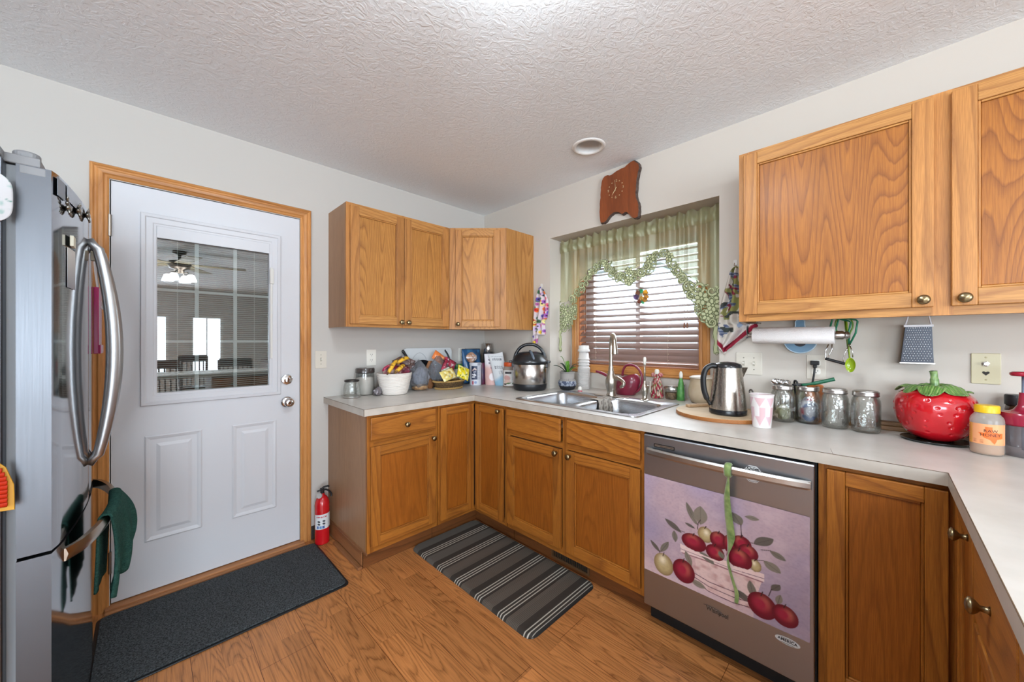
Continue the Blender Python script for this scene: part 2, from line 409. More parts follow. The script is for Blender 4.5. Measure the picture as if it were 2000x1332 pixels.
def floor_material():
    m, nt, N, L, b = nm('laminate_planks')
    g = N.new('ShaderNodeNewGeometry'); sep = N.new('ShaderNodeSeparateXYZ'); L.new(g.outputs['Position'], sep.inputs[0])
    cb = N.new('ShaderNodeCombineXYZ'); L.new(sep.outputs['Y'], cb.inputs['X']); L.new(sep.outputs['X'], cb.inputs['Y'])
    mp0 = N.new('ShaderNodeMapping'); mp0.inputs['Location'].default_value = (1.643+0.85*3, 1.161+.19*10, 0); L.new(cb.outputs[0], mp0.inputs[0])
    def brick(w, h, off, mort):
        t = N.new('ShaderNodeTexBrick'); t.offset = off; t.inputs['Scale'].default_value = 1; t.inputs['Brick Width'].default_value = w
        t.inputs['Row Height'].default_value = h; t.inputs['Mortar Size'].default_value = mort; t.inputs['Color1'].default_value = (0, 0, 0, 1)
        t.inputs['Color2'].default_value = (1, 1, 1, 1); t.inputs['Mortar'].default_value = (.5, .5, .5, 1); t.inputs['Bias'].default_value = 0
        t.inputs['Mortar Smooth'].default_value = 0.1
        L.new(mp0.outputs[0], t.inputs['Vector']); return t
    t1 = brick(0.85, 0.095, 0.37, 0.0006)
    t2 = brick(1.28, 0.19, 0.43, 0.0011)
    off = N.new('ShaderNodeVectorMath'); off.operation = 'MULTIPLY_ADD'; off.inputs[1].default_value = (7.3, 3.1, 5.7)
    L.new(t1.outputs['Color'], off.inputs[0]); L.new(g.outputs['Position'], off.inputs[2])
    mp = N.new('ShaderNodeMapping'); mp.inputs['Scale'].default_value = (1, 0.11, 1); L.new(off.outputs[0], mp.inputs[0])
    n1 = N.new('ShaderNodeTexNoise'); n1.inputs['Scale'].default_value = 7; n1.inputs['Detail'].default_value = 1.5; L.new(mp.outputs[0], n1.inputs['Vector'])
    n3 = N.new('ShaderNodeTexNoise'); n3.inputs['Scale'].default_value = 90; n3.inputs['Detail'].default_value = 2; L.new(mp.outputs[0], n3.inputs['Vector'])
    mu = N.new('ShaderNodeMath'); mu.operation = 'MULTIPLY'; mu.inputs[1].default_value = 32; L.new(n1.outputs[0], mu.inputs[0])
    m3 = N.new('ShaderNodeMath'); m3.operation = 'MULTIPLY_ADD'; m3.inputs[1].default_value = .7; L.new(n3.outputs[0], m3.inputs[0]); L.new(mu.outputs[0], m3.inputs[2])
    fr = N.new('ShaderNodeMath'); fr.operation = 'FRACT'; L.new(m3.outputs[0], fr.inputs[0])
    rp = N.new('ShaderNodeValToRGB'); e = rp.color_ramp.elements; e[0].color = (0, 0, 0, 1); e[1].position = 1; e[1].color = (.3, .3, .3, 1)
    q = e.new(.18); q.color = (.75, .75, .75, 1); q = e.new(.6); q.color = (1, 1, 1, 1); L.new(fr.outputs[0], rp.inputs[0])
    mp2 = N.new('ShaderNodeMapping'); mp2.inputs['Scale'].default_value = (1, .03, 1); L.new(off.outputs[0], mp2.inputs[0])
    n2 = N.new('ShaderNodeTexNoise'); n2.inputs['Scale'].default_value = 260; n2.inputs['Detail'].default_value = 2; L.new(mp2.outputs[0], n2.inputs['Vector'])
    mx = N.new('ShaderNodeMix'); mx.data_type = 'RGBA'; mx.inputs['A'].default_value = (*srgb('582C0E'), 1); mx.inputs['B'].default_value = (*srgb('B87A46'), 1)
    a = N.new('ShaderNodeMath'); a.operation = 'MULTIPLY_ADD'; a.inputs[1].default_value = .62; a.inputs[2].default_value = -.12
    ap = N.new('ShaderNodeMath'); ap.operation = 'MULTIPLY_ADD'; ap.inputs[1].default_value = 1.0
    L.new(rp.outputs[0], a.inputs[0]); L.new(n2.outputs[0], ap.inputs[0]); L.new(a.outputs[0], ap.inputs[2]); L.new(ap.outputs[0], mx.inputs['Factor'])
    hs = N.new('ShaderNodeHueSaturation'); L.new(mx.outputs['Result'], hs.inputs['Color'])
    sv = N.new('ShaderNodeSeparateColor'); L.new(t1.outputs['Color'], sv.inputs[0])
    v = N.new('ShaderNodeMath'); v.operation = 'MULTIPLY_ADD'; v.inputs[1].default_value = .34; v.inputs[2].default_value = .80; L.new(sv.outputs[0], v.inputs[0]); L.new(v.outputs[0], hs.inputs['Value'])
    dk = N.new('ShaderNodeMix'); dk.data_type = 'RGBA'; dk.blend_type = 'MULTIPLY'; dk.inputs['B'].default_value = (.30, .2, .14, 1)
    mxm = N.new('ShaderNodeMath'); mxm.operation = 'MULTIPLY_ADD'; mxm.inputs[1].default_value = .35; L.new(t1.outputs['Fac'], mxm.inputs[0]); L.new(t2.outputs['Fac'], mxm.inputs[2]); mxm.use_clamp = True
    L.new(mxm.outputs[0], dk.inputs['Factor']); L.new(hs.outputs[0], dk.inputs['A']); L.new(dk.outputs['Result'], b.inputs['Base Color'])
    b.inputs['Roughness'].default_value = 0.33; b.inputs['Specular IOR Level'].default_value = .45
    bp = N.new('ShaderNodeBump'); bp.inputs['Strength'].default_value = .15; bp.inputs['Distance'].default_value = .001; L.new(n2.outputs[0], bp.inputs['Height']); L.new(bp.outputs[0], b.inputs['Normal'])
    return m
floorm = floor_material()
CH = 2.449
AX, AY0, AY1, AZ = 0.28, -0.784, -1.981, 2.086     # the window alcove
WY0, WY1, WZ0, WZ1 = -0.862, -1.788, 1.098, 1.99   # the window hole in its back
ST('floor', box(nb(), -5.6, 0.0, -8.1, 0.0, -0.05, 0.0), floorm)
b = nb(); fillholes(b, [[(-5.7, -8.2), (.6, -8.2), (.6, .1), (-5.7, .1)], [(-.36+.073*math.cos(2*PI*k/40), -1.376+.073*math.sin(2*PI*k/40)) for k in range(40)]], CH)
r = bmesh.ops.extrude_face_region(b, geom=b.faces[:]); bmesh.ops.translate(b, vec=(0, 0, .1), verts=[v for v in r['geom'] if isinstance(v, bmesh.types.BMVert)]); bmesh.ops.recalc_face_normals(b, faces=b.faces[:])
ST('ceiling', b, ceilm)
b = nb()
box(b, 0, .28, AY0, .1, 0, CH); box(b, 0, .28, -8.2, AY1, 0, CH); box(b, 0, .28, AY1, AY0, AZ, CH); box(b, 0, .28, AY1, AY0, 0, .874)
box(b, .28, .42, WY0, .1, 0, CH); box(b, .28, .42, -8.2, WY1, 0, CH); box(b, .28, .42, WY1, WY0, WZ1, CH); box(b, .28, .42, WY1, WY0, 0, WZ0)
ST('wall_right', b, wallm2)
b = nb()
box(b, -5.7, -2.376, 0, .12, 0, CH); box(b, -1.524, .0, 0, .12, 0, CH); box(b, -2.376, -1.524, 0, .12, 2.078, CH)
ST('wall_back', b, wallm)
b = nb(); box(b, -5.7, -5.6, -2.9, 0, 0, CH); box(b, -5.7, -5.6, -8.2, -5.5, 0, CH); box(b, -5.7, -5.6, -5.5, -2.9, 2.2, CH); box(b, -5.7, -5.6, -5.5, -2.9, 0, .8)
ST('wall_left', b, wallm)
b = nb(); box(b, -5.7, -5.3, -8.2, -8.1, 0, CH); box(b, -5.3, -2.6, -8.2, -8.1, 2.1, CH); box(b, -2.6, .1, -8.2, -8.1, 1.84, CH); box(b, -2.6, .1, -8.2, -8.1, 0, .5); box(b, -2.6, -2.15, -8.2, -8.1, .5, 1.84); box(b, -1.88, -1.52, -8.2, -8.1, .5, 1.84); box(b, -.96, .1, -8.2, -8.1, .5, 1.84)
ST('wall_front', b, wallm)

# recessed garage beyond the door: dark
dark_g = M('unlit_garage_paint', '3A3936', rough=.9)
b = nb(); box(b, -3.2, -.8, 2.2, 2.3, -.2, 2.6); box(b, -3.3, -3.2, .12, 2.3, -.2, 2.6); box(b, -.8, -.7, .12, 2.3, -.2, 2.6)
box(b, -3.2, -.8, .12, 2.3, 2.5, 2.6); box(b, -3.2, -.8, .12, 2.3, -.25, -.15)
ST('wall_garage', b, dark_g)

# ---- door casing, jamb, threshold
def casing_profile(u0, u1):      # stepped colonial profile across the board: (offset, thickness) pairs
    return
def casing(bm, M4, L_, flip=False):
    """colonial casing 0.062 wide running up b from 0 to L_, inner edge at a=0"""
    prof = [(0, 0), (0, .008), (.006, .012), (.014, .011), (.020, .016), (.034, .0175), (.040, .013), (.046, .013), (.052, .0175), (.058, .016), (.062, .011), (.062, 0)]
    return prof
def sweep_frame(bm, prof, path_fn, closed=True):
    rings = []
    for P in path_fn: rings.append([bm.verts.new(p) for p in P])
    n = len(rings)
    for i in range(n if closed else n-1):
        a, c = rings[i], rings[(i+1) % n]
        for k in range(len(a)-1): bm.faces.new((a[k], a[k+1], c[k+1], c[k]))
    if not closed:
        bm.faces.new(rings[0]); bm.faces.new(rings[-1][::-1])
    bmesh.ops.recalc_face_normals(bm, faces=bm.faces[:])
CP = [(0, 0), (0, .008), (.006, .012), (.014, .011), (.020, .016), (.034, .0175), (.040, .013), (.046, .013), (.052, .0175), (.058, .016), (.062, .011), (.062, 0)]
def mitre(bm, x0, x1, z0, z1, plane, pos, sgn, sides, prof=CP, mi=None):
    """casing pieces round a rectangle; plane 'y' or 'x' with wall at pos and outward sign sgn; x0..x1 along the wall"""
    def P(a, t, z): return Vector((a, pos+sgn*t, z)) if plane == 'y' else Vector((pos+sgn*t, a, z))
    for s in sides:
        r = []
        for end in (0, 1):
            ring = []
            for o_, t in prof:
                if s == 'L': a = x0-o_; z = (z0-(o_ if 'B' in sides else 0)) if end == 0 else z1+(o_ if 'T' in sides else 0)
                elif s == 'R': a = x1+o_; z = (z0-(o_ if 'B' in sides else 0)) if end == 0 else z1+(o_ if 'T' in sides else 0)
                elif s == 'T': z = z1+o_; a = x0-o_ if end == 0 else x1+o_
                else: z = z0-o_; a = x0-o_ if end == 0 else x1+o_
                ring.append(bm.verts.new(P(a, t, z)))
            r.append(ring)
        a, c = r
        for k in range(len(a)-1):
            f = bm.faces.new((a[k], a[k+1], c[k+1], c[k])); f.material_index = (mi or {}).get(s, 0)
        for rr in (a, c[::-1]):
            f = bm.faces.new(rr); f.material_index = (mi or {}).get(s, 0)
    bmesh.ops.recalc_face_normals(bm, faces=bm.faces[:])
    return bm
b = nb(); mitre(b, -2.362, -1.541, 0.0, 2.064, 'y', 0, -1, 'LRT', mi={'T': 1})
ST('trim_1', b, [trim_z, trim_x])
b = nb(); box(b, -2.376, -2.360, -.004, .12, 0, 2.078); box(b, -1.541, -1.524, -.004, .12, 0, 2.078); box(b, -2.376, -1.524, -.004, .12, 2.062, 2.078)
ST('trim_2', b, M('white_jamb', 'D6D4CE', rough=.4))
b = nb(); box(b, -2.376, -1.524, -.035, .12, 0, .018); box(b, -2.376, -1.524, -.06, -.035, 0, .009)
ST('trim_3', b, oak('threshold_wood', 'x', light='B47E52', dark='8C5A38', dens=5, seed=4), bevel=.003)
# baseboard on the narrow wall between door casing and cabinet
ST('baseboard_back', box(nb(), -1.476, -1.385, -.012, 0, 0, .085), M('dark_baseboard', '2C2622', rough=.5), bevel=.003)

# ---- door 1: white steel half-lite door with blinds between the panes
doorw = M('door_white_paint', 'CDCED2', rough=.38, bump=(300, .04, .0005))
D = T('door_1', None, None, (-1.95, 0, 0), kind='structure')
b = nb()
DX0, DX1, DZ0, DZ1 = -2.356, -1.543, .024, 2.058
GX0, GX1, GZ0, GZ1 = -2.236, -1.670, .982, 1.915
for x0, x1, z0, z1 in ((DX0, GX0, DZ0, DZ1), (GX1, DX1, DZ0, DZ1), (GX0, GX1, DZ0, GZ0), (GX0, GX1, GZ1, DZ1)):
    box(b, x0, x1, .002, .045, z0, z1)
O('slab', b, doorw, D, world=True)
b = nb()
def raised(bm, x0, x1, z0, z1, y=0.002):
    rp_ = [(0, 0), (.006, -.0035), (.014, -.001), (.024, .0035), (.040, .0035), (.058, -.003)]
    prev = None
    for o_, t in rp_:
        ring = [bm.verts.new((a, y+t if t > 0 else y+t, z)) for a, z in ((x0+o_, z0+o_), (x1-o_, z0+o_), (x1-o_, z1-o_), (x0+o_, z1-o_))]
        if prev:
            for k in range(4): bm.faces.new((prev[k], prev[(k+1) % 4], ring[(k+1) % 4], ring[k]))
        prev = ring
    bm.faces.new(prev)
    bmesh.ops.recalc_face_normals(bm, faces=bm.faces[:])
for x0, x1 in ((-2.242, -2.019), (-1.889, -1.670)):
    b = nb(); raised(b, x0, x1, .272, .806, y=-.0005)
    O('panel', b, doorw, D, world=True)
b = nb()
LP = [(0, 0), (0, .011), (.004, .014), (.012, .014), (.016, .010), (.040, .009), (.044, .006), (.058, .004), (.061, .0), (.061, -.02)]
box(b, -2.197, -1.708, -.006, .03, 1.814, 1.872); mitre(b, -2.196, -1.709, 1.020, 1.870, 'y', .002, -1, 'LRTB', prof=[(p[0], q[1]) for p, q in zip(LP, [(0, -.012), (0, .004), (0, .007), (0, .007), (0, .010), (0, .010), (0, .015), (0, .014), (0, .008), (0, 0)])])
O('lite_frame', b, doorw, D, world=True)
b = nb(); pg = thin_glass('door_pane', (.85, .9, .9), k=.20, rough=.0, fres=.5)
box(b, -2.200, -1.705, .014, .016, 1.016, 1.819)
pane = O('pane', b, pg, D, world=True)
b = nb()
for x in (-2.040, -1.871): box(b, x-.0085, x+.0085, .020, .028, 1.018, 1.817)
for z in (1.553, 1.283): box(b, -2.198, -1.707, .0205, .0275, z-.0065, z+.0065)
O('muntin_grid', b, M('muntin_white', 'E2E2E0', rough=.5), D, world=True)
b = nb(); z = 1.022
while z < 1.815:
    Mx = Matrix.Translation((0, .038, z)) @ Matrix.Rotation(math.radians(20), 4, 'X')
    box(b, -2.196, -1.709, -.006, .006, -.0004, .0004, M=Mx); z += .0112
for x in (-2.118, -1.778): box(b, x-.0012, x+.0012, .029, .0305, 1.02, 1.815)
O('blind_slats', b, M('thin_blind', 'CDD2D0', rough=.5), D, world=True, kind='stuff')
b = nb(); box(b, -1.705, -1.693, -.014, -.006, 1.18, 1.73); box(b, -1.708, -1.688, -.024, -.008, 1.63, 1.72)
O('slider', b, M('door_slider', 'D4D2CC', rough=.4), D, world=True, bevel=.002)
for z in (1.84, 1.007, .224):
    b = nb(); tube(b, [(-2.360, -.006, z-.05), (-2.360, -.006, z+.05)], .0068, 12)
    for k in (-.05, -.03, -.01, .01, .03, .05): tube(b, [(-2.360, -.006, z+k-.0008), (-2.360, -.006, z+k+.0008)], .0075, 12)
    O('hinge', b, M('hinge_steel', 'A8A096', rough=.35, metal=1), D, world=True, smooth=True, angle=.6)
b = nb(); Mk = Matrix.Translation((-1.614, .002, 1.046)) @ Matrix.Rotation(PI/2, 4, 'X')
lathe(b, [(.0, -.001), (.030, .0), (.032, .003), (.030, .008), (.022, .011), (.012, .012), (.0, .012)], 32, M=Mk)
box(b, -1.619, -1.609, -.030, -.008, 1.032, 1.060)
O('deadbolt', b, chrome, D, world=True, smooth=True, angle=.7)
b = nb(); Mk = Matrix.Translation((-1.614, .002, .907)) @ Matrix.Rotation(PI/2, 4, 'X')
lathe(b, [(.0, 0), (.033, .0), (.034, .004), (.030, .009), (.014, .012), (.011, .03), (.020, .038), (.027, .048), (.027, .058), (.020, .066), (.010, .068), (.009, .064), (.0, .064)], 32, M=Mk)
O('door_handle', b, chrome, D, world=True, smooth=True, angle=1.0)

# ---- window 1 (in the back of the alcove)
Wn = T('window_1', None, None, (AX, -1.325, 1.1), kind='structure')
WP = [(0, 0), (0, .010), (.008, .014), (.018, .012), (.024, .017), (.040, .018), (.046, .014), (.052, .017), (.058, .016), (.063, .011), (.063, 0)]
b = nb(); mitre(b, WY1, WY0, WZ0, WZ1, 'x', AX, -1, 'LRTB', prof=WP, mi={'T': 1, 'B': 1})
O('casing', b, [trim_z, trim_y], Wn, world=True)
b = nb(); box(b, AX-.002, .418, WY0-.005, WY0+.001, WZ0, WZ1); box(b, AX-.002, .418, WY1-.001, WY1+.005, WZ0, WZ1)
box(b, AX-.002, .418, WY1, WY0, WZ0-.001, WZ0+.005); box(b, AX-.002, .418, WY1, WY0, WZ1-.005, WZ1+.001)
O('jamb', b, oak('jamb_wood', 'z', light='B06E44', dark='8A5030', dens=4, seed=6), Wn, world=True)
b = nb(); vin = M('white_vinyl', 'E4E6EA', rough=.35)
x0, x1 = .375, .41
def ringb(bm, y0, y1, z0, z1, w, x0, x1, mi=0):
    box(bm, x0, x1, y0, y0-w, z0, z1, mi); box(bm, x0, x1, y1+w, y1, z0, z1, mi); box(bm, x0, x1, y0-w, y1+w, z0, z0+w, mi); box(bm, x0, x1, y0-w, y1+w, z1-w, z1, mi)
ringb(b, WY0, WY1, WZ0, WZ1, .045, .372, .412); ringb(b, WY0-.05, -1.345, WZ0+.045, WZ1-.045, .035, .365, .395); box(b, .385, .405, -1.345, -1.31, WZ0+.045, WZ1-.045)
O('sash', b, vin, Wn, world=True, bevel=.003)
O('pane', box(nb(), .392, .394, WY0-.045, WY1+.045, WZ0+.045, WZ1-.045), thin_glass('window_pane', (.97, .99, 1.0), k=.02, fres=.4), Wn, world=True)

# dining-end windows; patio door and side window are added to admit fill light
b = nb(); fr2 = M('dining_window_frame', 'DADAD6', rough=.4)
def yring(bm, x0, x1, z0, z1, w, y0, y1):
    box(bm, x0, x0+w, y0, y1, z0, z1); box(bm, x1-w, x1, y0, y1, z0, z1); box(bm, x0+w, x1-w, y0, y1, z0, z0+w); box(bm, x0+w, x1-w, y0, y1, z1-w, z1)
W2 = T('window_2', None, None, (-1.35, -8.15, 0), kind='structure')
yring(b, -1.52, -.96, 0.5, 1.84, .04, -8.18, -8.12); box(b, -1.25, -1.235, -8.16, -8.14, .54, 1.80); O('frame', b, fr2, W2, world=True)
W3 = T('window_3', None, None, (-2.72, -8.15, .95), kind='structure')
b = nb(); yring(b, -2.15, -1.88, .5, 1.84, .04, -8.18, -8.12); O('frame', b, fr2, W3, world=True)
W4 = T('added_side_window', None, None, (-5.65, -4.2, .8), kind='structure')
b = nb(); ringb(b, -2.9, -5.5, .8, 2.2, .06, -5.68, -5.62); box(b, -5.68, -5.62, -4.23, -4.17, .86, 2.14); O('frame', b, fr2, W4, world=True)
W5 = T('added_patio_door', None, None, (-3.95, -8.15, 0), kind='structure')
b = nb(); yring(b, -5.3, -2.6, 0.02, 2.1, .06, -8.18, -8.12); box(b, -3.98, -3.92, -8.18, -8.12, .06, 2.05); O('frame', b, fr2, W5, world=True)

# neighbour's house seen faintly through the kitchen window, ground outside
ST('ground_outside', box(nb(), .42, 14, -9, 8, -.4, -.3), M('lawn', '7A8A5A', rough=.9))
nh = T('neighbour_house', 'pale grey sided house wall outside beyond the kitchen window', 'house', (5.2, 1.6, -.3))
b = nb(); 
for k in range(26): box(b, 5.0, 9.0, .55, 6.5, -.3+k*.12, -.3+k*.12+.113)
O('siding', b, M('pale_siding', 'D2DAE2', rough=.7), nh, world=True)
b = nb(); prism(b, [(0, 0), (0, .2), (2.2, 1.3), (4.4, .2), (4.4, 0)], Matrix(((1, 0, 0, 4.8), (0, 0, 1, 0), (0, 1, 0, 2.8), (0, 0, 0, 1))), .4, 6.7)
O('roof', b, M('shingle_roof', '8C8C90', rough=.8), nh, world=True)

# ---- ceiling lights
cl = T('ceiling_lamp', 'round white glass dome lamp flush on the kitchen ceiling, lit', 'ceiling light', (-1.68, -2.06, CH))
b = nb(); lathe(b, [(.0, -.180), (.06, -.177), (.11, -.163), (.145, -.138), (.158, -.11), (.150, -.098), (.05, -.090), (0, -.088)], 40)
O('lamp_shade', b, M('lit_opal_glass', 'FFF6E8', rough=.4, emit=((.86, .97, 1.04), 58.0)), cl, smooth=True)
b = nb(); lathe(b, [(.02, -.09), (.012, -.085), (.012, -.02), (.06, -.012), (.062, -.0005)], 40); O('base', b, white, cl, smooth=True, angle=.5)
rl = T('recessed_light', 'round white recessed downlight in the ceiling, switched off', 'ceiling light', (-.36, -1.376, CH))
b = nb(); lathe(b, [(.098, -.001), (.096, -.005), (.086, -.008), (.076, -.006), (.073, .0)], 48, cap0=False, cap1=False)
O('trim_ring', b, M('white_enamel', 'E8E6E2', rough=.3), rl, smooth=True)
b = nb(); lathe(b, [(.072, -.002), (.070, .03), (.066, .085), (.064, .098)], 48, cap0=False, cap1=False); O('baffle', b, M('white_baffle', 'DCDCDA', rough=.4), rl, smooth=True)
b = nb(); lathe(b, [(.064, .085), (.05, .070), (.042, .062), (0, .058)], 40, cap0=False); O('bulb', b, M('bulb_off', 'A8A8A6', rough=.35), rl, smooth=True)
# ================================================================ CABINETS
def fbox(bm, F, a0, a1, z0, z1, n0, n1, mi=0): box(bm, a0, a1, z0, z1, n0, n1, mi, M=F)
def knob(parent, F, a, z, r=.0155, m=None):
    b = nb(); Mk = F @ Matrix.Translation((a, z, 0))
    lathe(b, [(.0085, 0), (.006, .004), (.0055, .012), (r*.75, .017), (r, .022), (r*.97, .026), (r*.6, .030), (0, .0315)], 24, M=Mk)
    return O('knob', b, m or brass, parent, world=True, smooth=True)
def oakdoor(parent, F, a0, a1, z0, z1, kn=None, mats=None, th=.019, st=.052, name='door'):
    if mats is None and z1 < 1: mats = [bo_z, bo_x, bo_p]
    """frame and flat panel door; F: (a, z, n), n=0 at the back of the door"""
    b = nb(); ho = mats or [oak_fz, oak_x, oak_p]
    fbox(b, F, a0, a0+st, z0, z1, 0, th, 0); fbox(b, F, a1-st, a1, z0, z1, 0, th, 0)
    fbox(b, F, a0+st, a1-st, z0, z0+st, 0, th-.0006, 1); fbox(b, F, a0+st, a1-st, z1-st, z1, 0, th-.0006, 1)
    i0, i1, j0, j1 = a0+st, a1-st, z0+st, z1-st; w = .007       # inner bead
    fbox(b, F, i0, i0+w, j0, j1, 0, th-.005, 0); fbox(b, F, i1-w, i1, j0, j1, 0, th-.005, 0)
    fbox(b, F, i0+w, i1-w, j0, j0+w, 0, th-.0055, 1); fbox(b, F, i0+w, i1-w, j1-w, j1, 0, th-.0055, 1)
    fbox(b, F, i0+w, i1-w, j0+w, j1-w, 0, th-.011, 2)
    d = O(name, b, ho, parent, world=True, bevel=.0025)
    if kn: knob(d, F @ Matrix.Translation((0, 0, th)), *kn)
    return d
def drawer(parent, F, a0, a1, z0, z1, kn=None, mat=None, th=.019, name='drawer'):
    b = nb(); fbox(b, F, a0, a1, z0, z1, 0, th)
    d = O(name, b, mat or bo_x, parent, world=True, bevel=.005)
    if kn: knob(d, F @ Matrix.Translation((0, 0, th)), *kn)
    return d
def face_frame(parent, F, a0, a1, z0, z1, rails, stiles, mats, w=.038, th=.019):
    b = nb()
    for s in stiles: fbox(b, F, s[0], s[1], z0, z1, -th, 0, 0)
    for r in rails:
        for i in range(len(stiles)-1): fbox(b, F, stiles[i][1], stiles[i+1][0], r[0], r[1], -th, -.0005, 1)
    return O('face_frame', b, mats, parent, world=True)
inside = M('cabinet_interior', '6A4A30', rough=.7)
# frames of reference
FL = frame((0, -.610, 0), (1, 0, 0), (0, -1, 0))        # left run faces -y, a = x
FR = frame((-.610, 0, 0), (0, -1, 0), (-1, 0, 0))       # window run faces -x, a = -y
FP = frame((0, -2.776, 0), (-1, 0, 0), (0, 1, 0))       # peninsula faces +y, a = -x
ZB, ZT = .108, .874

# -- left base cabinet
c = T('base_cabinet', 'oak base cabinet beside the fire extinguisher, one drawer over one door', 'cabinet', (-1.15, -.3, 0))
b = nb(); box(b, -1.372, -1.368, -.5905, -.001, ZB, ZT); box(b, -1.368, -.918, -.59, -.001, ZB, ZT, 1); box(b, -1.372, -1.368, -.545, -.001, 0, ZB)
O('carcass', b, [lam_side, inside], c, world=True)
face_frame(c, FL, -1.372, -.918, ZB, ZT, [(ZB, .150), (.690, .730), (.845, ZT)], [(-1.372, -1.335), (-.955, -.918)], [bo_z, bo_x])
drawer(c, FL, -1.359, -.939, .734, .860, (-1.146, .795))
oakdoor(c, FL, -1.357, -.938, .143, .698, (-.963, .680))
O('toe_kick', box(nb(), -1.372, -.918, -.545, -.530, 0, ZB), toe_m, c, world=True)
b = nb(); box(b, -1.376, -1.370, -.61, -.001, .098, .112); box(b, -1.398, -1.372, -.55, -.16, 0, .016); box(b, -1.378, -1.372, -.55, -.02, .02, .1)
O('base_moulding', b, oak('side_moulding', 'y', light='8E5E3A', dark='6A4228', dens=4), c, world=True, bevel=.004)

# -- corner base cabinet
c = T('corner_base_cabinet', 'oak corner base cabinet with two tall narrow doors meeting in the inside corner', 'cabinet', (-.46, -.46, 0))
b = nb(); box(b, -.914, -.001, -.59, -.001, ZB, ZT); box(b, -.59, -.001, -.932, -.59, ZB, ZT)
O('carcass', b, inside, c, world=True)
b = nb()
fbox(b, FL, -.914, -.900, ZB, ZT, -.019, 0, 0); fbox(b, FL, -.900, -.610, ZB, .145, -.019, -.0005, 1); fbox(b, FL, -.9, -.61, .845, ZT, -.019, -.0005, 1)
fbox(b, FR, .915, .932, ZB, ZT, -.019, 0, 0); fbox(b, FR, .612, .915, ZB, .145, -.019, -.0005, 2); fbox(b, FR, .612, .915, .845, ZT, -.019, -.0005, 2)
O('face_frame', b, [bo_z, bo_x, bo_y], c, world=True)
oakdoor(c, FL, -.902, -.634, .135, .857, st=.045)
oakdoor(c, FR, .635, .909, .135, .855, (.880, .835), mats=[bo_z, bo_y, bo_p], st=.045)
b = nb(); box(b, -.914, -.53, -.545, -.530, 0, ZB); O('toe_kick', b, toe_m, c, world=True)
b = nb(); box(b, -.545, -.530, -.932, -.545, 0, ZB); O('toe_kick', b, toe_my, c, world=True)

# -- sink base cabinet
c = T('sink_base_cabinet', 'oak sink base cabinet with two doors under two false drawer fronts', 'cabinet', (-.3, -1.39, 0))
b = nb(); box(b, -.59, -.001, -1.838, -.936, ZB, .70); box(b, -.59, -.001, -.952, -.936, .70, ZT); box(b, -.59, -.001, -1.838, -1.822, .70, ZT)
O('carcass', b, inside, c, world=True)
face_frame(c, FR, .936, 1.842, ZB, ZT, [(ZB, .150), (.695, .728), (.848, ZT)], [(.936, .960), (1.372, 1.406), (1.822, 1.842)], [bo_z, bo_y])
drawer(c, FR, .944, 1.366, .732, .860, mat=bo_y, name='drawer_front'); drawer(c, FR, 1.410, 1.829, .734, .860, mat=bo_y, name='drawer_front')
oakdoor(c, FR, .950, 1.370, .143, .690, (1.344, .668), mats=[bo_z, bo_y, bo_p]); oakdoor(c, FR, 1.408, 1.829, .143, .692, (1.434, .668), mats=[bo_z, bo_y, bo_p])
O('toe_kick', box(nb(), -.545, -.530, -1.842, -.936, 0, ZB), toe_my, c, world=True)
# floor register in that toe kick
c = T('floor_register', 'brown metal air register set in the toe kick under the sink doors', 'vent', (-.547, -1.375, .02))
b = nb(); ringb(b, -1.245, -1.505, .022, .098, .012, -.553, -.546); O('frame', b, M('register_brown', '6A4E34', rough=.5, metal=.3), c, world=True, bevel=.001)
b = nb()
for k in range(19): box(b, -.5525, -.5475, -1.263-k*.0122, -1.2575-k*.0122-.0122+.006, .034, .086)
O('louvres', b, M('register_bars', '7A5E3E', rough=.5, metal=.3), c, world=True, kind='stuff')
O('backing', box(nb(), -.5472, -.546, -1.493, -1.257, .034, .086), M('register_dark', '151210', rough=.8), c, world=True)

# -- base cabinet right of the dishwasher and the peninsula
c = T('base_cabinet', 'oak base cabinet with one plain door right of the dishwasher', 'cabinet', (-.3, -2.62, 0))
b = nb(); box(b, -.59, -.001, -2.776, -2.465, ZB, ZT); O('carcass', b, inside, c, world=True)
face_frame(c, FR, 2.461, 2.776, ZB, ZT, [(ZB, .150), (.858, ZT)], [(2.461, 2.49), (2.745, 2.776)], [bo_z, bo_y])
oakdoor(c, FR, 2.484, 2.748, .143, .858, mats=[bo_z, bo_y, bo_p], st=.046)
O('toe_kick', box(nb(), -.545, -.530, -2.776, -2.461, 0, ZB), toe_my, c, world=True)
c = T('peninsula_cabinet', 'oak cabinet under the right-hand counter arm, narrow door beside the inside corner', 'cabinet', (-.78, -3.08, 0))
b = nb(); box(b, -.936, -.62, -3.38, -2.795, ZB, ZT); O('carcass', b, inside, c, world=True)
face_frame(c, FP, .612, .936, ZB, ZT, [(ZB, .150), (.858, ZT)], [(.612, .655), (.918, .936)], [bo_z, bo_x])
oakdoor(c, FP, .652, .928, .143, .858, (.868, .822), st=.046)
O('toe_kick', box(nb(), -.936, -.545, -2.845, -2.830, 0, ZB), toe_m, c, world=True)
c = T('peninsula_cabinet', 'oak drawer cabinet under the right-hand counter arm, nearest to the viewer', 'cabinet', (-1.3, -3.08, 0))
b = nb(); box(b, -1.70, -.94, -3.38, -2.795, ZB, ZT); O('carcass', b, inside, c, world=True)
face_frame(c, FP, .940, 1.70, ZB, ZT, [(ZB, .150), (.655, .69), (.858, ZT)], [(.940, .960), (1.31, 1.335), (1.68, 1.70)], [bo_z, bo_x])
drawer(c, FP, .944, 1.32, .680, .860, (1.126, .782)); drawer(c, FP, 1.328, 1.695, .680, .860, (1.51, .782))
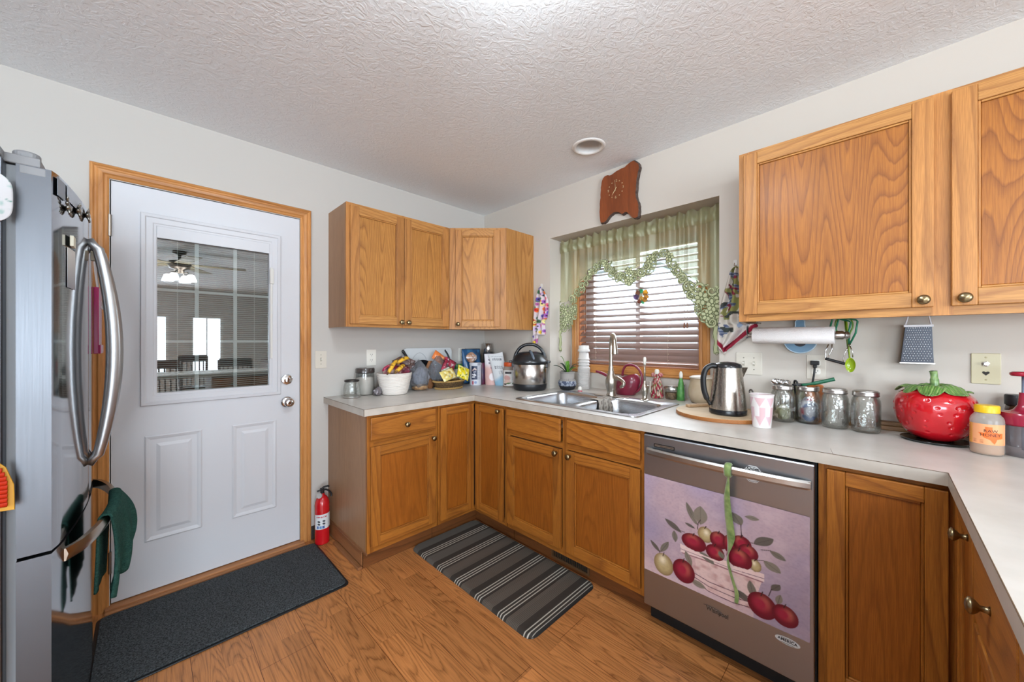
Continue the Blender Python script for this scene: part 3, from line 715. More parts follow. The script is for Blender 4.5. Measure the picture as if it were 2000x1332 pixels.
oakdoor(c, FP, .944, 1.32, .143, .665, st=.046); oakdoor(c, FP, 1.328, 1.695, .143, .665, st=.046)
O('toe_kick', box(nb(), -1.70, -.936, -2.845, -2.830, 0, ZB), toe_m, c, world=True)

# -- worktop with sink cut-out
topm = M('laminate_worktop', 'C4C0B9', rough=.34, var=('D0CCC6', 9, (1, 1, 1)), bump=(400, .03, .0004))
edgem = M('laminate_edge', 'AEA69B', rough=.4, var=('BAB2A7', 14))
seam = M('seam_line', '5A4430', rough=.6)
c = T('worktop', 'pale grey laminate worktop running in a U along both walls', 'countertop', (-.3, -1.2, .876))
outer = [(-1.400, -.001), (-1.400, -.635), (-.635, -.635), (-.635, -2.747), (-2.95, -2.747), (-2.95, -3.40), (-.001, -3.40), (-.001, AY1+.001), (AX-.001, AY1+.001), (AX-.001, AY0-.001), (-.001, AY0-.001), (-.001, -.001)]
hole = rrect(-.545, -.025, -1.762, -.960, .05)
b = nb()
fillholes(b, [outer, hole], .914)
r = bmesh.ops.extrude_face_region(b, geom=b.faces[:])
bmesh.ops.translate(b, vec=(0, 0, -.038), verts=[v for v in r['geom'] if isinstance(v, bmesh.types.BMVert)])
bmesh.ops.recalc_face_normals(b, faces=b.faces[:])
O('slab', b, topm, c, world=True)
b = nb(); e = .0012
box(b, -1.4+e-.0012*2, -1.4, -.635-e, -.001, .8755, .9128); box(b, -1.4012, -.6362, -.6362, -.635, .8755, .9128); box(b, -.6362, -.635, -2.747, -.6362, .8755, .9128)
box(b, -2.95, -.635, -2.747, -2.7458, .8755, .9128)
O('front_edge', b, edgem, c, world=True)
b = nb(); box(b, -1.4022, -1.4, -.6365, -.001, .9126, .9140); box(b, -1.4022, -.6365, -.6367, -.635, .9126, .9140); box(b, -.6367, -.635, -2.747, -.6367, .9126, .9140)
box(b, -2.95, -.635, -2.747, -2.7455, .9126, .9140); box(b, -1.4018, -1.3995, -.6372, -.635, .876, .914)
Ms = Matrix.Translation((-.635, -2.50, .9140)) @ Matrix.Rotation(math.radians(9), 4, 'Z'); box(b, 0, .075, -.0004, .0004, -.001, .0002, M=Ms)
O('edge_seam', b, seam, c, world=True)

# -- upper cabinets
FU = frame((0, -.305, 0), (1, 0, 0), (0, -1, 0)); UB, UT = 1.374, 2.139
c = T('wall_cabinet', 'oak wall cabinet with two doors above the fruit baskets', 'cabinet', (-.99, -.15, UB))
b = nb(); box(b, -1.370, -1.366, -.2855, -.001, UB, UT); box(b, -1.366, -.612, -.286, -.001, UB+.012, UT, 1)
O('carcass', b, [lam_side, oak_x], c, world=True)
face_frame(c, FU, -1.370, -.612, UB, UT, [(UB, UB+.038), (UT-.038, UT)], [(-1.37, -1.332), (-1.0, -.98), (-.65, -.612)], [oak_fz, oak_x])
oakdoor(c, FU, -1.350, -.992, UB+.018, UT-.018, (-1.018, 1.412)); oakdoor(c, FU, -.988, -.628, UB+.018, UT-.018, (-.966, 1.412))
c = T('corner_wall_cabinet', 'oak corner wall cabinet with one door set at an angle', 'cabinet', (-.25, -.25, UB))
b = nb(); poly = [(-.001, -.001), (-.608, -.001), (-.608, -.300), (-.300, -.608), (-.001, -.608)]
prism(b, poly, Matrix.Identity(4), UB+.008, UT-.001)
O('carcass', b, oak_z, c, world=True)
L2 = math.hypot(.303, .303)
FD = frame((-.6095, -.3065, 0), (.7071, -.7071, 0), (-.7071, -.7071, 0)); LD = .430
face_frame(c, FD, 0, LD, UB, UT, [(UB, UB+.038), (UT-.038, UT)], [(0, .045), (LD-.045, LD)], [oak_fz, oak_x])
oakdoor(c, FD, .048, LD-.048, UB+.018, UT-.018, (.070, 1.412), st=.046)
O('end_panel', box(nb(), -.306, -.001, -.613, -.608, UB, UT), oak_z, c, world=True)
FW = frame((-.305, 0, 0), (0, -1, 0), (-1, 0, 0))
c = T('wall_cabinet', 'large oak wall cabinet on the right above the paper towels and mason jars', 'cabinet', (-.15, -2.75, UB))
b = nb(); box(b, -.2855, -.001, -2.154, -2.150, UB, UT, 0); box(b, -.286, -.001, -3.40, -2.154, UB+.012, UT, 1)
O('carcass', b, [oak_z, oak_y], c, world=True)
face_frame(c, FW, 2.150, 3.40, UB, UT, [(UB, UB+.038), (UT-.038, UT)], [(2.150, 2.190), (2.735, 2.785), (3.36, 3.40)], [oak_fz, oak_y])
big = oak('oak_big_panel', 'z', light='A86826', dark='703C14', dens=30, ringw=.14, seed=11, con=.8)
oakdoor(c, FW, 2.171, 2.740, UB+.030, UT-.016, (2.715, 1.428, .017), mats=[oak_fz, oak_y, big], st=.052)
oakdoor(c, FW, 2.779, 3.34, UB+.030, UT-.016, (2.806, 1.428, .017), mats=[oak_fz, oak_y, big], st=.055)

# ================================================================ SINK AND TAPS
sinkm = metal_brushed('sink_steel', 'BDBFC2', .28, 'y', .15)
c = T('kitchen_sink', 'stainless steel double bowl sink set into the worktop under the window', 'sink', (-.285, -1.361, .914))
b = nb()
SO = rrect(-.560, -.010, -1.778, -.944, .035); B1 = rrect(-.528, -.115, -1.335, -.978, .07, 8); B2 = rrect(-.528, -.115, -1.744, -1.385, .07, 8)
fillholes(b, [SO, B1, B2], .9195)
rim = [(p, .9195) for p in SO]
lo = [b.verts.new((p[0]*1.0, p[1], .9145)) for p in rrect(-.563, -.007, -1.781, -.941, .036)]
up = [b.verts.new((p[0], p[1], .9195)) for p in SO]
for i in range(len(lo)): b.faces.new((lo[i], lo[(i+1) % len(lo)], up[(i+1) % len(lo)], up[i]))
def bowl(bm, lp, cx, cy):
    prev = None
    for s, z in ((1, .9195), (.985, .9165), (.965, .905), (.94, .80), (.925, .752), (.88, .735), (.5, .730), (.12, .727)):
        ring = [bm.verts.new((cx+(p[0]-cx)*s, cy+(p[1]-cy)*s, z)) for p in lp]
        if prev:
            for i in range(len(ring)): bm.faces.new((prev[i], ring[i], ring[(i+1) % len(ring)], prev[(i+1) % len(ring)]))
        prev = ring
    bm.faces.new(prev)
bowl(b, B1, -.32, -1.157); bowl(b, B2, -.32, -1.565)
bmesh.ops.remove_doubles(b, verts=b.verts[:], dist=.00005)
bmesh.ops.recalc_face_normals(b, faces=b.faces[:])
O('basin', b, sinkm, c, world=True, smooth=True, angle=.9)
for y in (-1.157, -1.565):
    b = nb(); lathe(b, [(.055, .7275), (.052, .7315), (.03, .730), (.0, .728)], 24, c=(-.32, y, 0)); O('drain', b, chrome, c, world=True, smooth=True)
c = T('faucet', 'tall brushed nickel gooseneck faucet with side lever behind the sink', 'faucet', (-.062, -1.352, .9197))
b = nb(); prism(b, rrect(-.028, .028, -.125, .125, .027), Matrix.Identity(4), 0, .006); O('base', b, nickel, c, bevel=.002)
b = nb(); lathe(b, [(.030, .006), (.031, .012), (.027, .02), (.026, .035), (.031, .055), (.036, .085), (.036, .105), (.030, .130), (.022, .150), (.020, .16), (.021, .165), (.016, .175), (.0155, .2)], 32)
O('body', b, nickel, c, smooth=True, angle=1.0)
b = nb(); P = [(0, 0, .17), (0, 0, .30), (-.001, -.0008, .345), (-.014, -.011, .380), (-.045, -.035, .402), (-.082, -.064, .402), (-.112, -.087, .380), (-.122, -.095, .345)]
tube(b, spline(P, 6), .0125, 16)
O('spout', b, nickel, c, smooth=True)
b = nb(); tube(b, [(-.121, -.094, .355), (-.123, -.096, .335), (-.126, -.098, .300), (-.127, -.099, .285), (-.1272, -.0992, .282)], [.013, .016, .0185, .0195, .0165], 20)
O('spray_head', b, nickel, c, smooth=True, angle=.8)
b = nb(); tube(b, spline([(0, -.02, .115), (-.008, -.045, .125), (-.022, -.075, .122), (-.040, -.108, .108), (-.046, -.118, .090)], 5), [.017]*2+[.015]*6+[.011]*13, 14)
b2 = [(-.046, -.118, .094), (-.034, -.098, .078), (-.026, -.082, .072)]
tube(b, b2, [.010, .011, .008], 12)
O('lever', b, nickel, c, smooth=True)
c = T('filter_faucet', 'small slim nickel drinking water tap with a white tip beside the main faucet', 'faucet', (-.045, -1.575, .9197))
b = nb(); lathe(b, [(.029, 0), (.029, .004), (.020, .008), (.014, .015), (.015, .03), (.019, .055), (.020, .075), (.013, .095), (.009, .105), (.008, .12)], 24)
tube(b, [(0, 0, .08), (-.015, -.035, .085), (-.018, -.042, .085)], [.009, .009, .007], 12); tube(b, [(-.018, -.042, .055), (-.018, -.042, .12)], [.0065, .005], 12)
O('body', b, nickel, c, smooth=True, angle=1.0)
b = nb(); tube(b, [(0, 0, .11), (0, 0, .235)], .0055, 12); O('stem', b, nickel, c, smooth=True)
b = nb(); lathe(b, [(.0, .218), (.007, .220), (.0095, .235), (.0095, .255), (.006, .266), (0, .268)], 16); O('tip', b, white, c, smooth=True)
# ================================================================ DISHWASHER
c = T('dishwasher', 'stainless steel dishwasher with a painted fruit picture on its door', 'dishwasher', (-.3, -2.155, 0))
b = nb(); box(b, -.60, -.01, -2.456, -1.850, .10, .872); box(b, -.56, -.01, -2.456, -1.85, 0, .10)
O('tub', b, M('tub_black', '0E0E0F', rough=.6), c, world=True)
dwm = M('dishwasher_steel', 'A4A8AE', rough=.34, metal=1)
Y0, Y1 = -1.855, -2.453
b = nb(); prof = [(-.615, .102), (-.640, .102), (-.643, .106), (-.643, .862), (-.640, .867), (-.615, .867)]
Mpr = Matrix(((1, 0, 0, 0), (0, 0, 1, 0), (0, 1, 0, 0), (0, 0, 0, 1)))
prism(b, prof, Mpr, Y1, Y0)
dd = O('door', b, dwm, c, world=True, bevel=.002)
b = nb(); n = 16; rr = []
for i in range(n+1):
    t = i/n; y = -1.874+(-2.446+1.874)*t; x = -.652-.024*math.sin(PI*t)**.6
    rr.append([b.verts.new(p) for p in ((x+.004, y, .782), (x-.004, y, .782), (x-.009, y, .790), (x-.009, y, .806), (x-.004, y, .813), (x+.004, y, .813))])
for a, d in zip(rr, rr[1:]):
    for k in range(6): b.faces.new((a[k], a[(k+1) % 6], d[(k+1) % 6], d[k]))
b.faces.new(rr[0]); b.faces.new(rr[-1][::-1])
box(b, -.66, -.642, -1.890, -1.874, .784, .811); box(b, -.66, -.642, -2.446, -2.430, .784, .811)
bmesh.ops.recalc_face_normals(b, faces=b.faces[:])
O('handle', b, M('handle_steel', 'C4C2BE', rough=.3, metal=1), dd, world=True, smooth=True, angle=.5)
b = nb(); FDW = frame((-.643, 0, 0), (0, -1, 0), (-1, 0, 0))
prism(b, rrect(1.901, 1.992, .818, .834, .004), FDW, 0, .0015); v = O('air_vent', b, M('vent_rim', '3A3836', rough=.3, metal=.6), dd, world=True)
b = nb(); prism(b, rrect(1.905, 1.988, .8215, .8305, .003), FDW, .0015, .0022); O('vent_slot', b, steel_h, v, world=True)
b = nb(); Mt = FDW @ Matrix.Translation((2.156, .2165, .001)); text_mesh('Whirlpool', .023, Mt, .0012, b, xs=.82, bold=.0003)
tube(b, [tuple(FDW @ Vector((2.135+.04*math.cos(a), .219+.009*math.sin(a), .001))) for a in [2.4-k*.35 for k in range(12)]], .0008, 6)
O('brand_lettering', b, M('brand_dark', '4A4642', rough=.4, metal=.5), dd, world=True)
b = nb(); prism(b, [(2.380+.036*math.cos(2*PI*k/40), .2315+.0125*math.sin(2*PI*k/40)) for k in range(40)], FDW, 0, .001)
tag_ = O('oval_badge', b, M('badge_silver', 'C2C2C0', rough=.4), dd, world=True)
b = nb(); text_mesh('AMERICA', .0135, FDW @ Matrix.Translation((2.380, .2325, .0012)), .0003, b, bold=.0003)
for k in (-1, 1): tube(b, [tuple(FDW @ Vector((2.36+i*.02, .2315+k*.0085, .0012))) for i in range(3)], .0006, 5)
O('badge_lettering', b, M('badge_ink', '26262A', rough=.5), tag_, world=True)
b = nb(); oc = [(2.276+.031*math.cos(a), .792+.033*math.sin(a)) for a in [PI/8+k*PI/4 for k in range(8)]]
prism(b, oc, FDW, 0, .0006); st_ = O('octagonal_sticker', b, M('sticker_white', 'DADAD8', rough=.5), dd, world=True)
b = nb(); text_mesh('Quiet', .016, FDW @ Matrix.Translation((2.276, .812, .0008)), .0002, b, bold=.0004)
rng = oc + [oc[0]]
tube(b, [tuple(FDW @ Vector((2.276+(p[0]-2.276)*.88, .792+(p[1]-.792)*.88, .0008))) for p in rng], .0007, 5)
O('sticker_lettering', b, M('sticker_ink', '222226', rough=.5), st_, world=True)
# magnetic picture panel: painted fruit in a white bowl
PW, PH = .584, .427
nx_, ny_ = 330, 242
bm_ = nb()
sheet(nx_, ny_, lambda u, v: (-.6450, -1.858-PW*u, .262+PH*v), bm_)
art = O('picture_panel', bm_, MP('picture_print', rough=.32, spec=.5), None, smooth=False)
def art_fn(P):
    U = (-1.858-P[:, 1])/PW; V = (P[:, 2]-.262)/PH
    A = Art(srgb('AD98A2'), len(U))
    n1 = vnoise(U, V, 5, 1); n2 = vnoise(U, V, 14, 2); n3 = vnoise(U, V, 60, 3)
    A.mix((n1-.35)*1.2, srgb('BCA2A8')); A.mix((.45-n1)*1.6, srgb('A596B0')); A.mix((n2-.6)*.6, srgb('D6BFC2')); A.mix((n3-.5)*.35, srgb('8E7E92'))
    A.mix((1-np.hypot((U-.05)*1.1, V-.45)*3.2)*.55, srgb('8E849E')); A.mix((1-np.hypot((U-.86)*1.2, V-.15)*2.6)*.7, srgb('807894'))
    # table edge
    A.mix(np.clip((.16-V-.06*np.sin(U*9))*9, 0, .75)*(U < .72), srgb('C9AEB0'))
    GR, RD, YL = srgb('6A6258'), srgb('6E1026'), srgb('AE9A6E')
    # bowl
    A.poly(U, V, [(.300, .345), (.352, .105), (.40, .055), (.66, .055), (.718, .10), (.765, .345)], srgb('D3B6B2'))
    A.poly(U, V, [(.300, .345), (.352, .105), (.38, .075), (.37, .345)], srgb('B99698'), .6)
    A.mix(((vnoise(U, V, 26, 8)-.55)*2.2)*((V > .06) & (V < .34) & (U > .33) & (U < .73)), srgb('B08680'))
    for k in range(3): A.line(U, V, [(.35+.02*k, .175-.045*k), (.46, .145-.045*k), (.6, .15-.05*k), (.70, .165-.045*k)], .005, srgb('5A3C48'))
    A.poly(U, V, [(.268, .402), (.272, .322), (.42, .335), (.60, .335), (.776, .345), (.776, .412), (.55, .40), (.40, .39)], srgb('DDC3BF'))
    A.line(U, V, [(.272, .352), (.42, .352), (.60, .350), (.776, .372)], .004, srgb('7A5A66'))
    A.line(U, V, [(.285, .320), (.42, .330), (.60, .330), (.765, .338)], .007, srgb('8E6268'))
    L_ = [((.372, .645), (.310, .83), .022), ((.405, .655), (.405, .83), .045), ((.277, .512), (.158, .60), .026), ((.235, .400), (.225, .51), .020), ((.385, .64), (.345, .72), .014), ((.37, .60), (.30, .625), .014),
          ((.652, .765), (.600, .86), .036), ((.672, .855), (.752, .862), .020), ((.722, .640), (.825, .735), .034), ((.805, .628), (.888, .585), .024), ((.774, .525), (.862, .468), .034), ((.815, .30), (.858, .37), .022),
          ((.395, .400), (.495, .325), .026), ((.345, .225), (.305, .35), .022), ((.12, .235), (.048, .325), .018), ((.125, .24), (.185, .375), .022), ((.44, .07), (.34, .09), .03), ((.62, .18), (.69, .12), .03), ((.72, .17), (.70, .31), .024), ((.845, .20), (.86, .29), .018)]
    for i, (p, q, w) in enumerate(L_): A.leaf(U, V, p, q, w, srgb(['6E685E', '7C7468', '5C5650'][i % 3]), srgb('3E3836'))
    for p in ([(.385, .60), (.39, .66), (.405, .70)], [(.30, .53), (.26, .53)], [(.655, .62), (.65, .77)], [(.76, .61), (.81, .63)], [(.72, .50), (.775, .525)], [(.80, .24), (.815, .31)], [(.12, .20), (.12, .25)], [(.70, .64), (.725, .645)]): A.line(U, V, p, .0035, srgb('3A2C30'))
    HR, HY = srgb('D48868'), srgb('E8DCC0')
    D_ = srgb('5A0C1C')
    def ap(cx, cy, rx, ry, red=True, hp=(-.2, .35), rot=0.0):
        A.ell(U, V, cx, cy, rx, ry, RD if red else YL, rot, .03, HR if red else HY, hp, D_ if red else srgb('7C6444'))
        if red: A.ell(U, V, cx-rx*.1, cy+ry*.1, rx*.5, ry*.5, srgb('941E38'), rot, .9)
        A.line(U, V, [(cx-.005, cy+ry*.75), (cx+.004, cy+ry*1.12)], .004, srgb('2E1A1C'))
    ap(.437, .575, .050, .072, False, (.1, .3)); ap(.520, .565, .055, .078); ap(.590, .565, .045, .085); ap(.655, .605, .055, .07, hp=(-.3, .3))
    ap(.690, .545, .056, .070, hp=(.1, .3)); ap(.360, .462, .082, .080, hp=(-.1, .35)); ap(.497, .440, .058, .072, hp=(.2, .1)); ap(.730, .455, .033, .052, False)
    ap(.640, .463, .073, .088, hp=(.05, .4))
    A.leaf(U, V, (.525, .47), (.545, .41), .018, srgb('6A6A5C'), srgb('3E3836'))
    A.poly(U, V, [(.268, .402), (.30, .36), (.42, .362), (.60, .35), (.776, .38), (.776, .412), (.68, .395), (.57, .378), (.45, .372), (.36, .385)], srgb('DDC3BF'))
    ap(.148, .128, .072, .108, False, (-.1, .4)); ap(.292, .145, .076, .112, hp=(.15, .2)); ap(.765, .135, .078, .108, hp=(.1, .25)); ap(.882, .130, .066, .088, hp=(.2, .2))
    A.mix(((vnoise(U, V, 90, 5)-.5)*.25), srgb('4A3A46'))
    return A.c
paint(art, art_fn)
tag(art, 'magnetic picture of red and yellow apples in a white bowl on the dishwasher', 'picture')
# green ribbon
rb = nb()
Yr = -2.204
pts = [(-0.688, Yr, .818), (-0.691, Yr+.002, .79), (-0.685, Yr-.001, .765), (-.680, Yr+.004, .70), (-.668, Yr+.002, .62), (-.660, Yr-.004, .54), (-.657, Yr+.006, .47), (-.656, Yr+.006, .43), (-.655, Yr-.010, .37), (-.654, Yr-.022, .33), (-.654, Yr-.020, .292)]
ws = [.010, .010, .008, .011, .013, .015, .008, .007, .006, .008, .006]
sp = spline(pts, 5); n = len(sp); tw = [.2, .3, .9, .3, .1, .25, 1.2, .6, .3, .2, .1]
rg = []
for i, p in enumerate(sp):
    k = i/(n-1)*(len(ws)-1); j = min(int(k), len(ws)-2); f = k-j; w = ws[j]*(1-f)+ws[j+1]*f; a = tw[j]*(1-f)+tw[j+1]*f
    rg.append([rb.verts.new(p+Vector((s*w*math.sin(a)*.6, s*w*math.cos(a), 0))) for s in (-1, -.33, .33, 1)])
for a, d in zip(rg, rg[1:]):
    for k in range(3): rb.faces.new((a[k], a[k+1], d[k+1], d[k]))
tube(rb, spline([(-.666, Yr, .817), (-.676, Yr, .820), (-.688, Yr, .814), (-.691, Yr, .797), (-.688, Yr, .780), (-.676, Yr, .776), (-.666, Yr, .780), (-.662, Yr, .797)], 3, True), .005, 8, flat=2.4, cap=False)
rib = O('ribbon', rb, M('green_ribbon', '5F7A3C', rough=.5, sheen=.5, var=('8CA05E', 40)), None, smooth=True, solid=.0006)
tag(rib, 'twisted green ribbon tied to the dishwasher handle', 'ribbon')

# ================================================================ REFRIGERATOR
fr_front = M('fridge_door_front', 'A0A2A6', rough=.085, metal=1)
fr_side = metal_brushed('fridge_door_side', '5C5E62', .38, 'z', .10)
fr_case = metal_brushed('fridge_case', '6C7076', .4, 'z', .2)
greyp = M('grey_cap_plastic', '77787A', rough=.45)
c = T('refrigerator', 'tall stainless steel french door refrigerator with a bottom freezer', 'refrigerator', (-2.78, -.61, 0))
O('case', box(nb(), -3.16, -2.490, -1.090, -.125, .03, 1.742), fr_case, c, world=True, bevel=.006)
def xs(y): return -2.413+.032*(1-((y+.608)/.455)**2)
def fdoor(ya, yb, z0, z1, name):
    b = nb(); n = 14; ys = [ya+(yb-ya)*i/n for i in range(n+1)]
    ft = [(xs(y), y) for y in ys]; ft[0] = (ft[0][0]-.004, ya); ft[-1] = (ft[-1][0]-.004, yb)
    poly = [(-2.474, ya)] + ft + [(-2.474, yb)]
    v0 = [b.verts.new((p[0], p[1], z0)) for p in poly]; v1 = [b.verts.new((p[0], p[1], z1)) for p in poly]
    m = len(poly)
    for i in range(m):
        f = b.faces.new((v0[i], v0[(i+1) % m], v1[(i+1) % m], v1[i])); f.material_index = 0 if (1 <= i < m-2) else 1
    f = b.faces.new(v0); f.material_index = 1; f = b.faces.new(v1); f.material_index = 1
    bmesh.ops.recalc_face_normals(b, faces=b.faces[:])
    return O(name, b, [fr_front, fr_side], c, world=True, smooth=True, angle=.5)
d1 = fdoor(-1.061, -.612, .731, 1.738, 'door'); d2 = fdoor(-.606, -.157, .731, 1.738, 'door'); dz = fdoor(-1.061, -.157, .09, .722, 'freezer_drawer')
O('base_grille', box(nb(), -3.1, -2.44, -1.06, -.157, .0, .085), black, c, world=True)
b = nb(); box(b, -2.490, -2.474, -1.05, -.17, .09, 1.735); O('gasket', b, M('gasket_grey', '8E9296', rough=.6), c, world=True)
b = nb()
def bowbar(bm, y, z0, z1, out, r):
    pts = [(xs(y)+.002, y, z0), (xs(y)+.014, y, z0+.02)] + [(xs(y)+.010+out*math.sin(PI*(.06+.88*k/14))**.8, y, z0+.03+(z1-z0-.06)*k/14) for k in range(15)] + [(xs(y)+.014, y, z1-.02), (xs(y)+.002, y, z1)]
    tube(bm, pts, [.012]*2+[.0145+.006*math.sin(PI*k/14) for k in range(15)]+[.012]*2, 14, flat=.8)
for dd_, y in ((d1, -.662), (d2, -.556)):
    b = nb(); bowbar(b, y, .855, 1.640, .052, .013); O('handle', b, M('fridge_handle_steel', 'B4B6B8', rough=.36, metal=1), dd_, world=True, smooth=True)
b = nb(); n = 18; rr = []
for i in range(n+1):
    t = i/n; y = -.985+.745*t; x = xs(y)+.062*math.sin(PI*t)**.55-.002
    zc = .682+.006*math.sin(PI*t)
    rr.append([b.verts.new(p) for p in ((x-.007, y, zc-.017), (x+.005, y, zc-.019), (x+.010, y, zc), (x+.005, y, zc+.017), (x-.007, y, zc+.017))])
for a, d in zip(rr, rr[1:]):
    for k in range(5): b.faces.new((a[k], a[(k+1) % 5], d[(k+1) % 5], d[k]))
b.faces.new(rr[0]); b.faces.new(rr[-1][::-1]); bmesh.ops.recalc_face_normals(b, faces=b.faces[:])
O('handle', b, M('freezer_handle_steel', 'A89E90', rough=.22, metal=1), dz, world=True, smooth=True, angle=.6)
for ya, yb in ((-1.0605, -.90), (-.32, -.1575)):
    b = nb(); box(b, -2.56, -2.435, ya, yb, 1.738, 1.762); lathe(b, [(.024, 1.738), (.024, 1.778), (.020, 1.782)], 24, c=(-2.462, (ya+yb)/2-(.04 if ya < -.5 else -.04), 0))
    box(b, -2.470, -2.425, ya-.001, ya+.02, 1.715, 1.738)
    O('hinge_cover', b, greyp, c, world=True, bevel=.003)
O('cap', box(nb(), -3.15, -2.492, -1.092, -.123, 1.742, 1.766), greyp, c, world=True, bevel=.004)

# things on the refrigerator
b = nb()
def lump(bm, c0, r, s=(1, 1, 1), seg=12, M0=None):
    pr = [(0, -1)] + [(math.sin(PI*k/8), -math.cos(PI*k/8)) for k in range(1, 8)] + [(0, 1)]
    lathe(bm, [(p[0]*r, p[1]*r) for p in pr], seg, M=Matrix.Translation(c0) @ (M0 or Matrix.Identity(4)) @ Matrix.Diagonal((s[0], s[1], s[2], 1)))
def fm(name, lab, cat, fn, mat, group=None, **k):
    b = nb(); fn(b); o = O(name, b, mat, None, **k); tag(o, lab, cat, group); return o
silver = M('pewter', '9A9890', rough=.3, metal=1)
def animal(y, z, s, d=1):
    def f(b):
        x = xs(y)+.006
        lump(b, (x, y, z), .016*s, (.5, 1.5, .7)); lump(b, (x, y+.026*s*d, z+.012*s), .009*s, (.6, 1.1, .8))
        for k, (dy, dz_) in enumerate(((-.02, -.02), (-.008, -.024), (.010, -.024), (.02, -.018))):
            tube(b, [(x, y+dy*.6*s, z-.004), (x+.004, y+dy*s, z+dz_*s)], [.004*s, .0025*s], 8)
        tube(b, [(x, y-.02*s*d, z+.005), (x+.003, y-.036*s*d, z+.012*s), (x+.002, y-.05*s*d, z+.004)], [.004*s, .003*s, .0015*s], 8)
        for dd in (-.006, .004): tube(b, [(x, y+.026*s*d+dd, z+.018*s), (x+.002, y+.028*s*d+dd*2, z+.034*s)], [.003*s, .001], 6)
    return f
fm('animal_magnet', 'silver animal-shaped magnet nearer the hinge edge of the refrigerator door', 'magnet', animal(-.975, 1.664, .8, -1), silver, 'silver animal magnets', smooth=True)
fm('animal_magnet', 'silver animal-shaped magnet in the middle of the row', 'magnet', animal(-.87, 1.684, .85, 1), silver, 'silver animal magnets', smooth=True)
fm('animal_magnet', 'silver animal-shaped magnet nearest the seam of the two refrigerator doors', 'magnet', animal(-.73, 1.706, .85, 1), silver, 'silver animal magnets', smooth=True)
def curved(y0, y1, z0, z1, off=.0015, th=.0012, curl=0):
    def f(b):
        n = 12; R_ = [[b.verts.new((xs(y0+(y1-y0)*i/n)+off+o_, y0+(y1-y0)*i/n, z)) for o_, z in ((0, z0), (th, z0), (th, z1), (0, z1))] for i in range(n+1)]
        for p, q in zip(R_, R_[1:]):
            for k in range(4): b.faces.new((p[k], p[(k+1) % 4], q[(k+1) % 4], q[k]))
        b.faces.new(R_[0]); b.faces.new(R_[-1][::-1]); bmesh.ops.recalc_face_normals(b, faces=b.faces[:])
    return f
fm('energy_card', 'dark grey square card magnet at the top of the refrigerator door', 'magnet', curved(-1.045, -.985, 1.680, 1.728), M('dark_card', '5C6068', rough=.3))
fm('photo_card', 'grey photo card beside the dark card magnet on the refrigerator door', 'card', curved(-.968, -.80, 1.690, 1.733, th=.001), M('photo_card', '8E949E', rough=.25))
fm('square_magnet', 'cream square magnet at the top of the printed list on the refrigerator', 'magnet', lambda b: box(b, xs(-.93)+.002, xs(-.93)+.009, -.955, -.91, 1.562, 1.592), M('cream_magnet', 'D6D2BE', rough=.5))
lst = fm('paper_list', 'white printed paper list on the refrigerator door', 'paper', curved(-.965, -.89, 1.44, 1.555), MP('list_print', rough=.6))
paint(lst, lambda P: np.where((np.mod(P[:, 2], .012) < .004)[:, None], srgb('8A8A90'), srgb('D6D4D0')))
fm('magenta_holder', 'magenta plastic magnetic holder on the far refrigerator door', 'holder', lambda b: (box(b, xs(-.42)+.001, xs(-.42)+.016, -.42, -.28, 1.235, 1.50), box(b, xs(-.42)+.016, xs(-.42)+.021, -.42, -.28, 1.235, 1.27)), M('magenta_plastic', 'B8286E', rough=.15), bevel=.003)
fm('paper_flap', 'pale paper sheet curling off the far refrigerator door', 'paper', lambda b: sheet(2, 10, lambda u, v: (xs(-.3)+.004+.022*(1-v)**1.6+.002*u, -.33+.10*u, 1.42+.22*v), b), M('pale_paper', 'CFCDD2', rough=.5), solid=.001, smooth=True)
cf = T('clip_magnet', 'small cream clip magnet over the seam between the refrigerator doors', 'magnet', (xs(-.609)+.004, -.609, 1.592))
b = nb(); box(b, -.002, .012, -.012, .012, -.018, .016); O('grip', b, M('clip_cream', 'CFC9B4', rough=.5), cf, bevel=.002)
# fabric round and the red mitt hanging on the refrigerator's side
def blob(bm, cx, cz, rx, rz, y, th, n=40, wob=.05, ph=0.):
    pts = [(cx+rx*math.cos(2*PI*k/n)*(1+wob*math.sin(3*2*PI*k/n+ph)), cz+rz*math.sin(2*PI*k/n)*(1+wob*math.sin(5*2*PI*k/n+ph))) for k in range(n)]
    prism(bm, pts, Matrix(((1, 0, 0, 0), (0, 0, 1, y), (0, 1, 0, 0), (0, 0, 0, 1))), 0, th)
b = nb(); sheet(40, 40, lambda u, v: (-2.535+(u*2-1)*.062*math.sqrt(max(0, 1-(v*2-1)**4*.9)), -1.0925-.014*(1-(u*2-1)**2)*(1-(v*2-1)**2)-.002, 1.637+(v*2-1)*.066), b)
o = O('fabric_pouch', b, MP('pouch_print', rough=.9), None, smooth=True, solid=.002)
def pouch_fn(P):
    U, V = P[:, 0], P[:, 2]; A = Art(srgb('B4B4B6'), len(U))
    A.mix((vnoise(U+9, V, 170, 11)-.66)*6*(vnoise(U+9, V, 40, 13) > .45), srgb('3E7A6A')); A.mix((vnoise(U+9, V, 90, 12)-.7)*5, srgb('8AA09C'))
    return A.c
paint(o, pouch_fn); tag(o, 'white fabric pouch with a green sprig print hanging on the refrigerator side', 'pouch')
b = nb()
for k in range(11):
    z = .89+.0105*k; w = .060*math.sqrt(max(.05, 1-((z-.935)/.078)**2)) if z > .935 else .060
    tube(b, [(-2.54-w*.9, -1.098, z), (-2.54+w, -1.104, z-.004)], .0062, 8, flat=.8)
bm2 = nb(); mt = T('oven_mitt', 'bright orange-red ribbed mitt with a yellow edge on the refrigerator side', 'mitt', (-2.54, -1.10, .885))
O('ribbed_grip', b, M('mitt_red', 'B82A0C', rough=.5), mt, world=True, smooth=True)
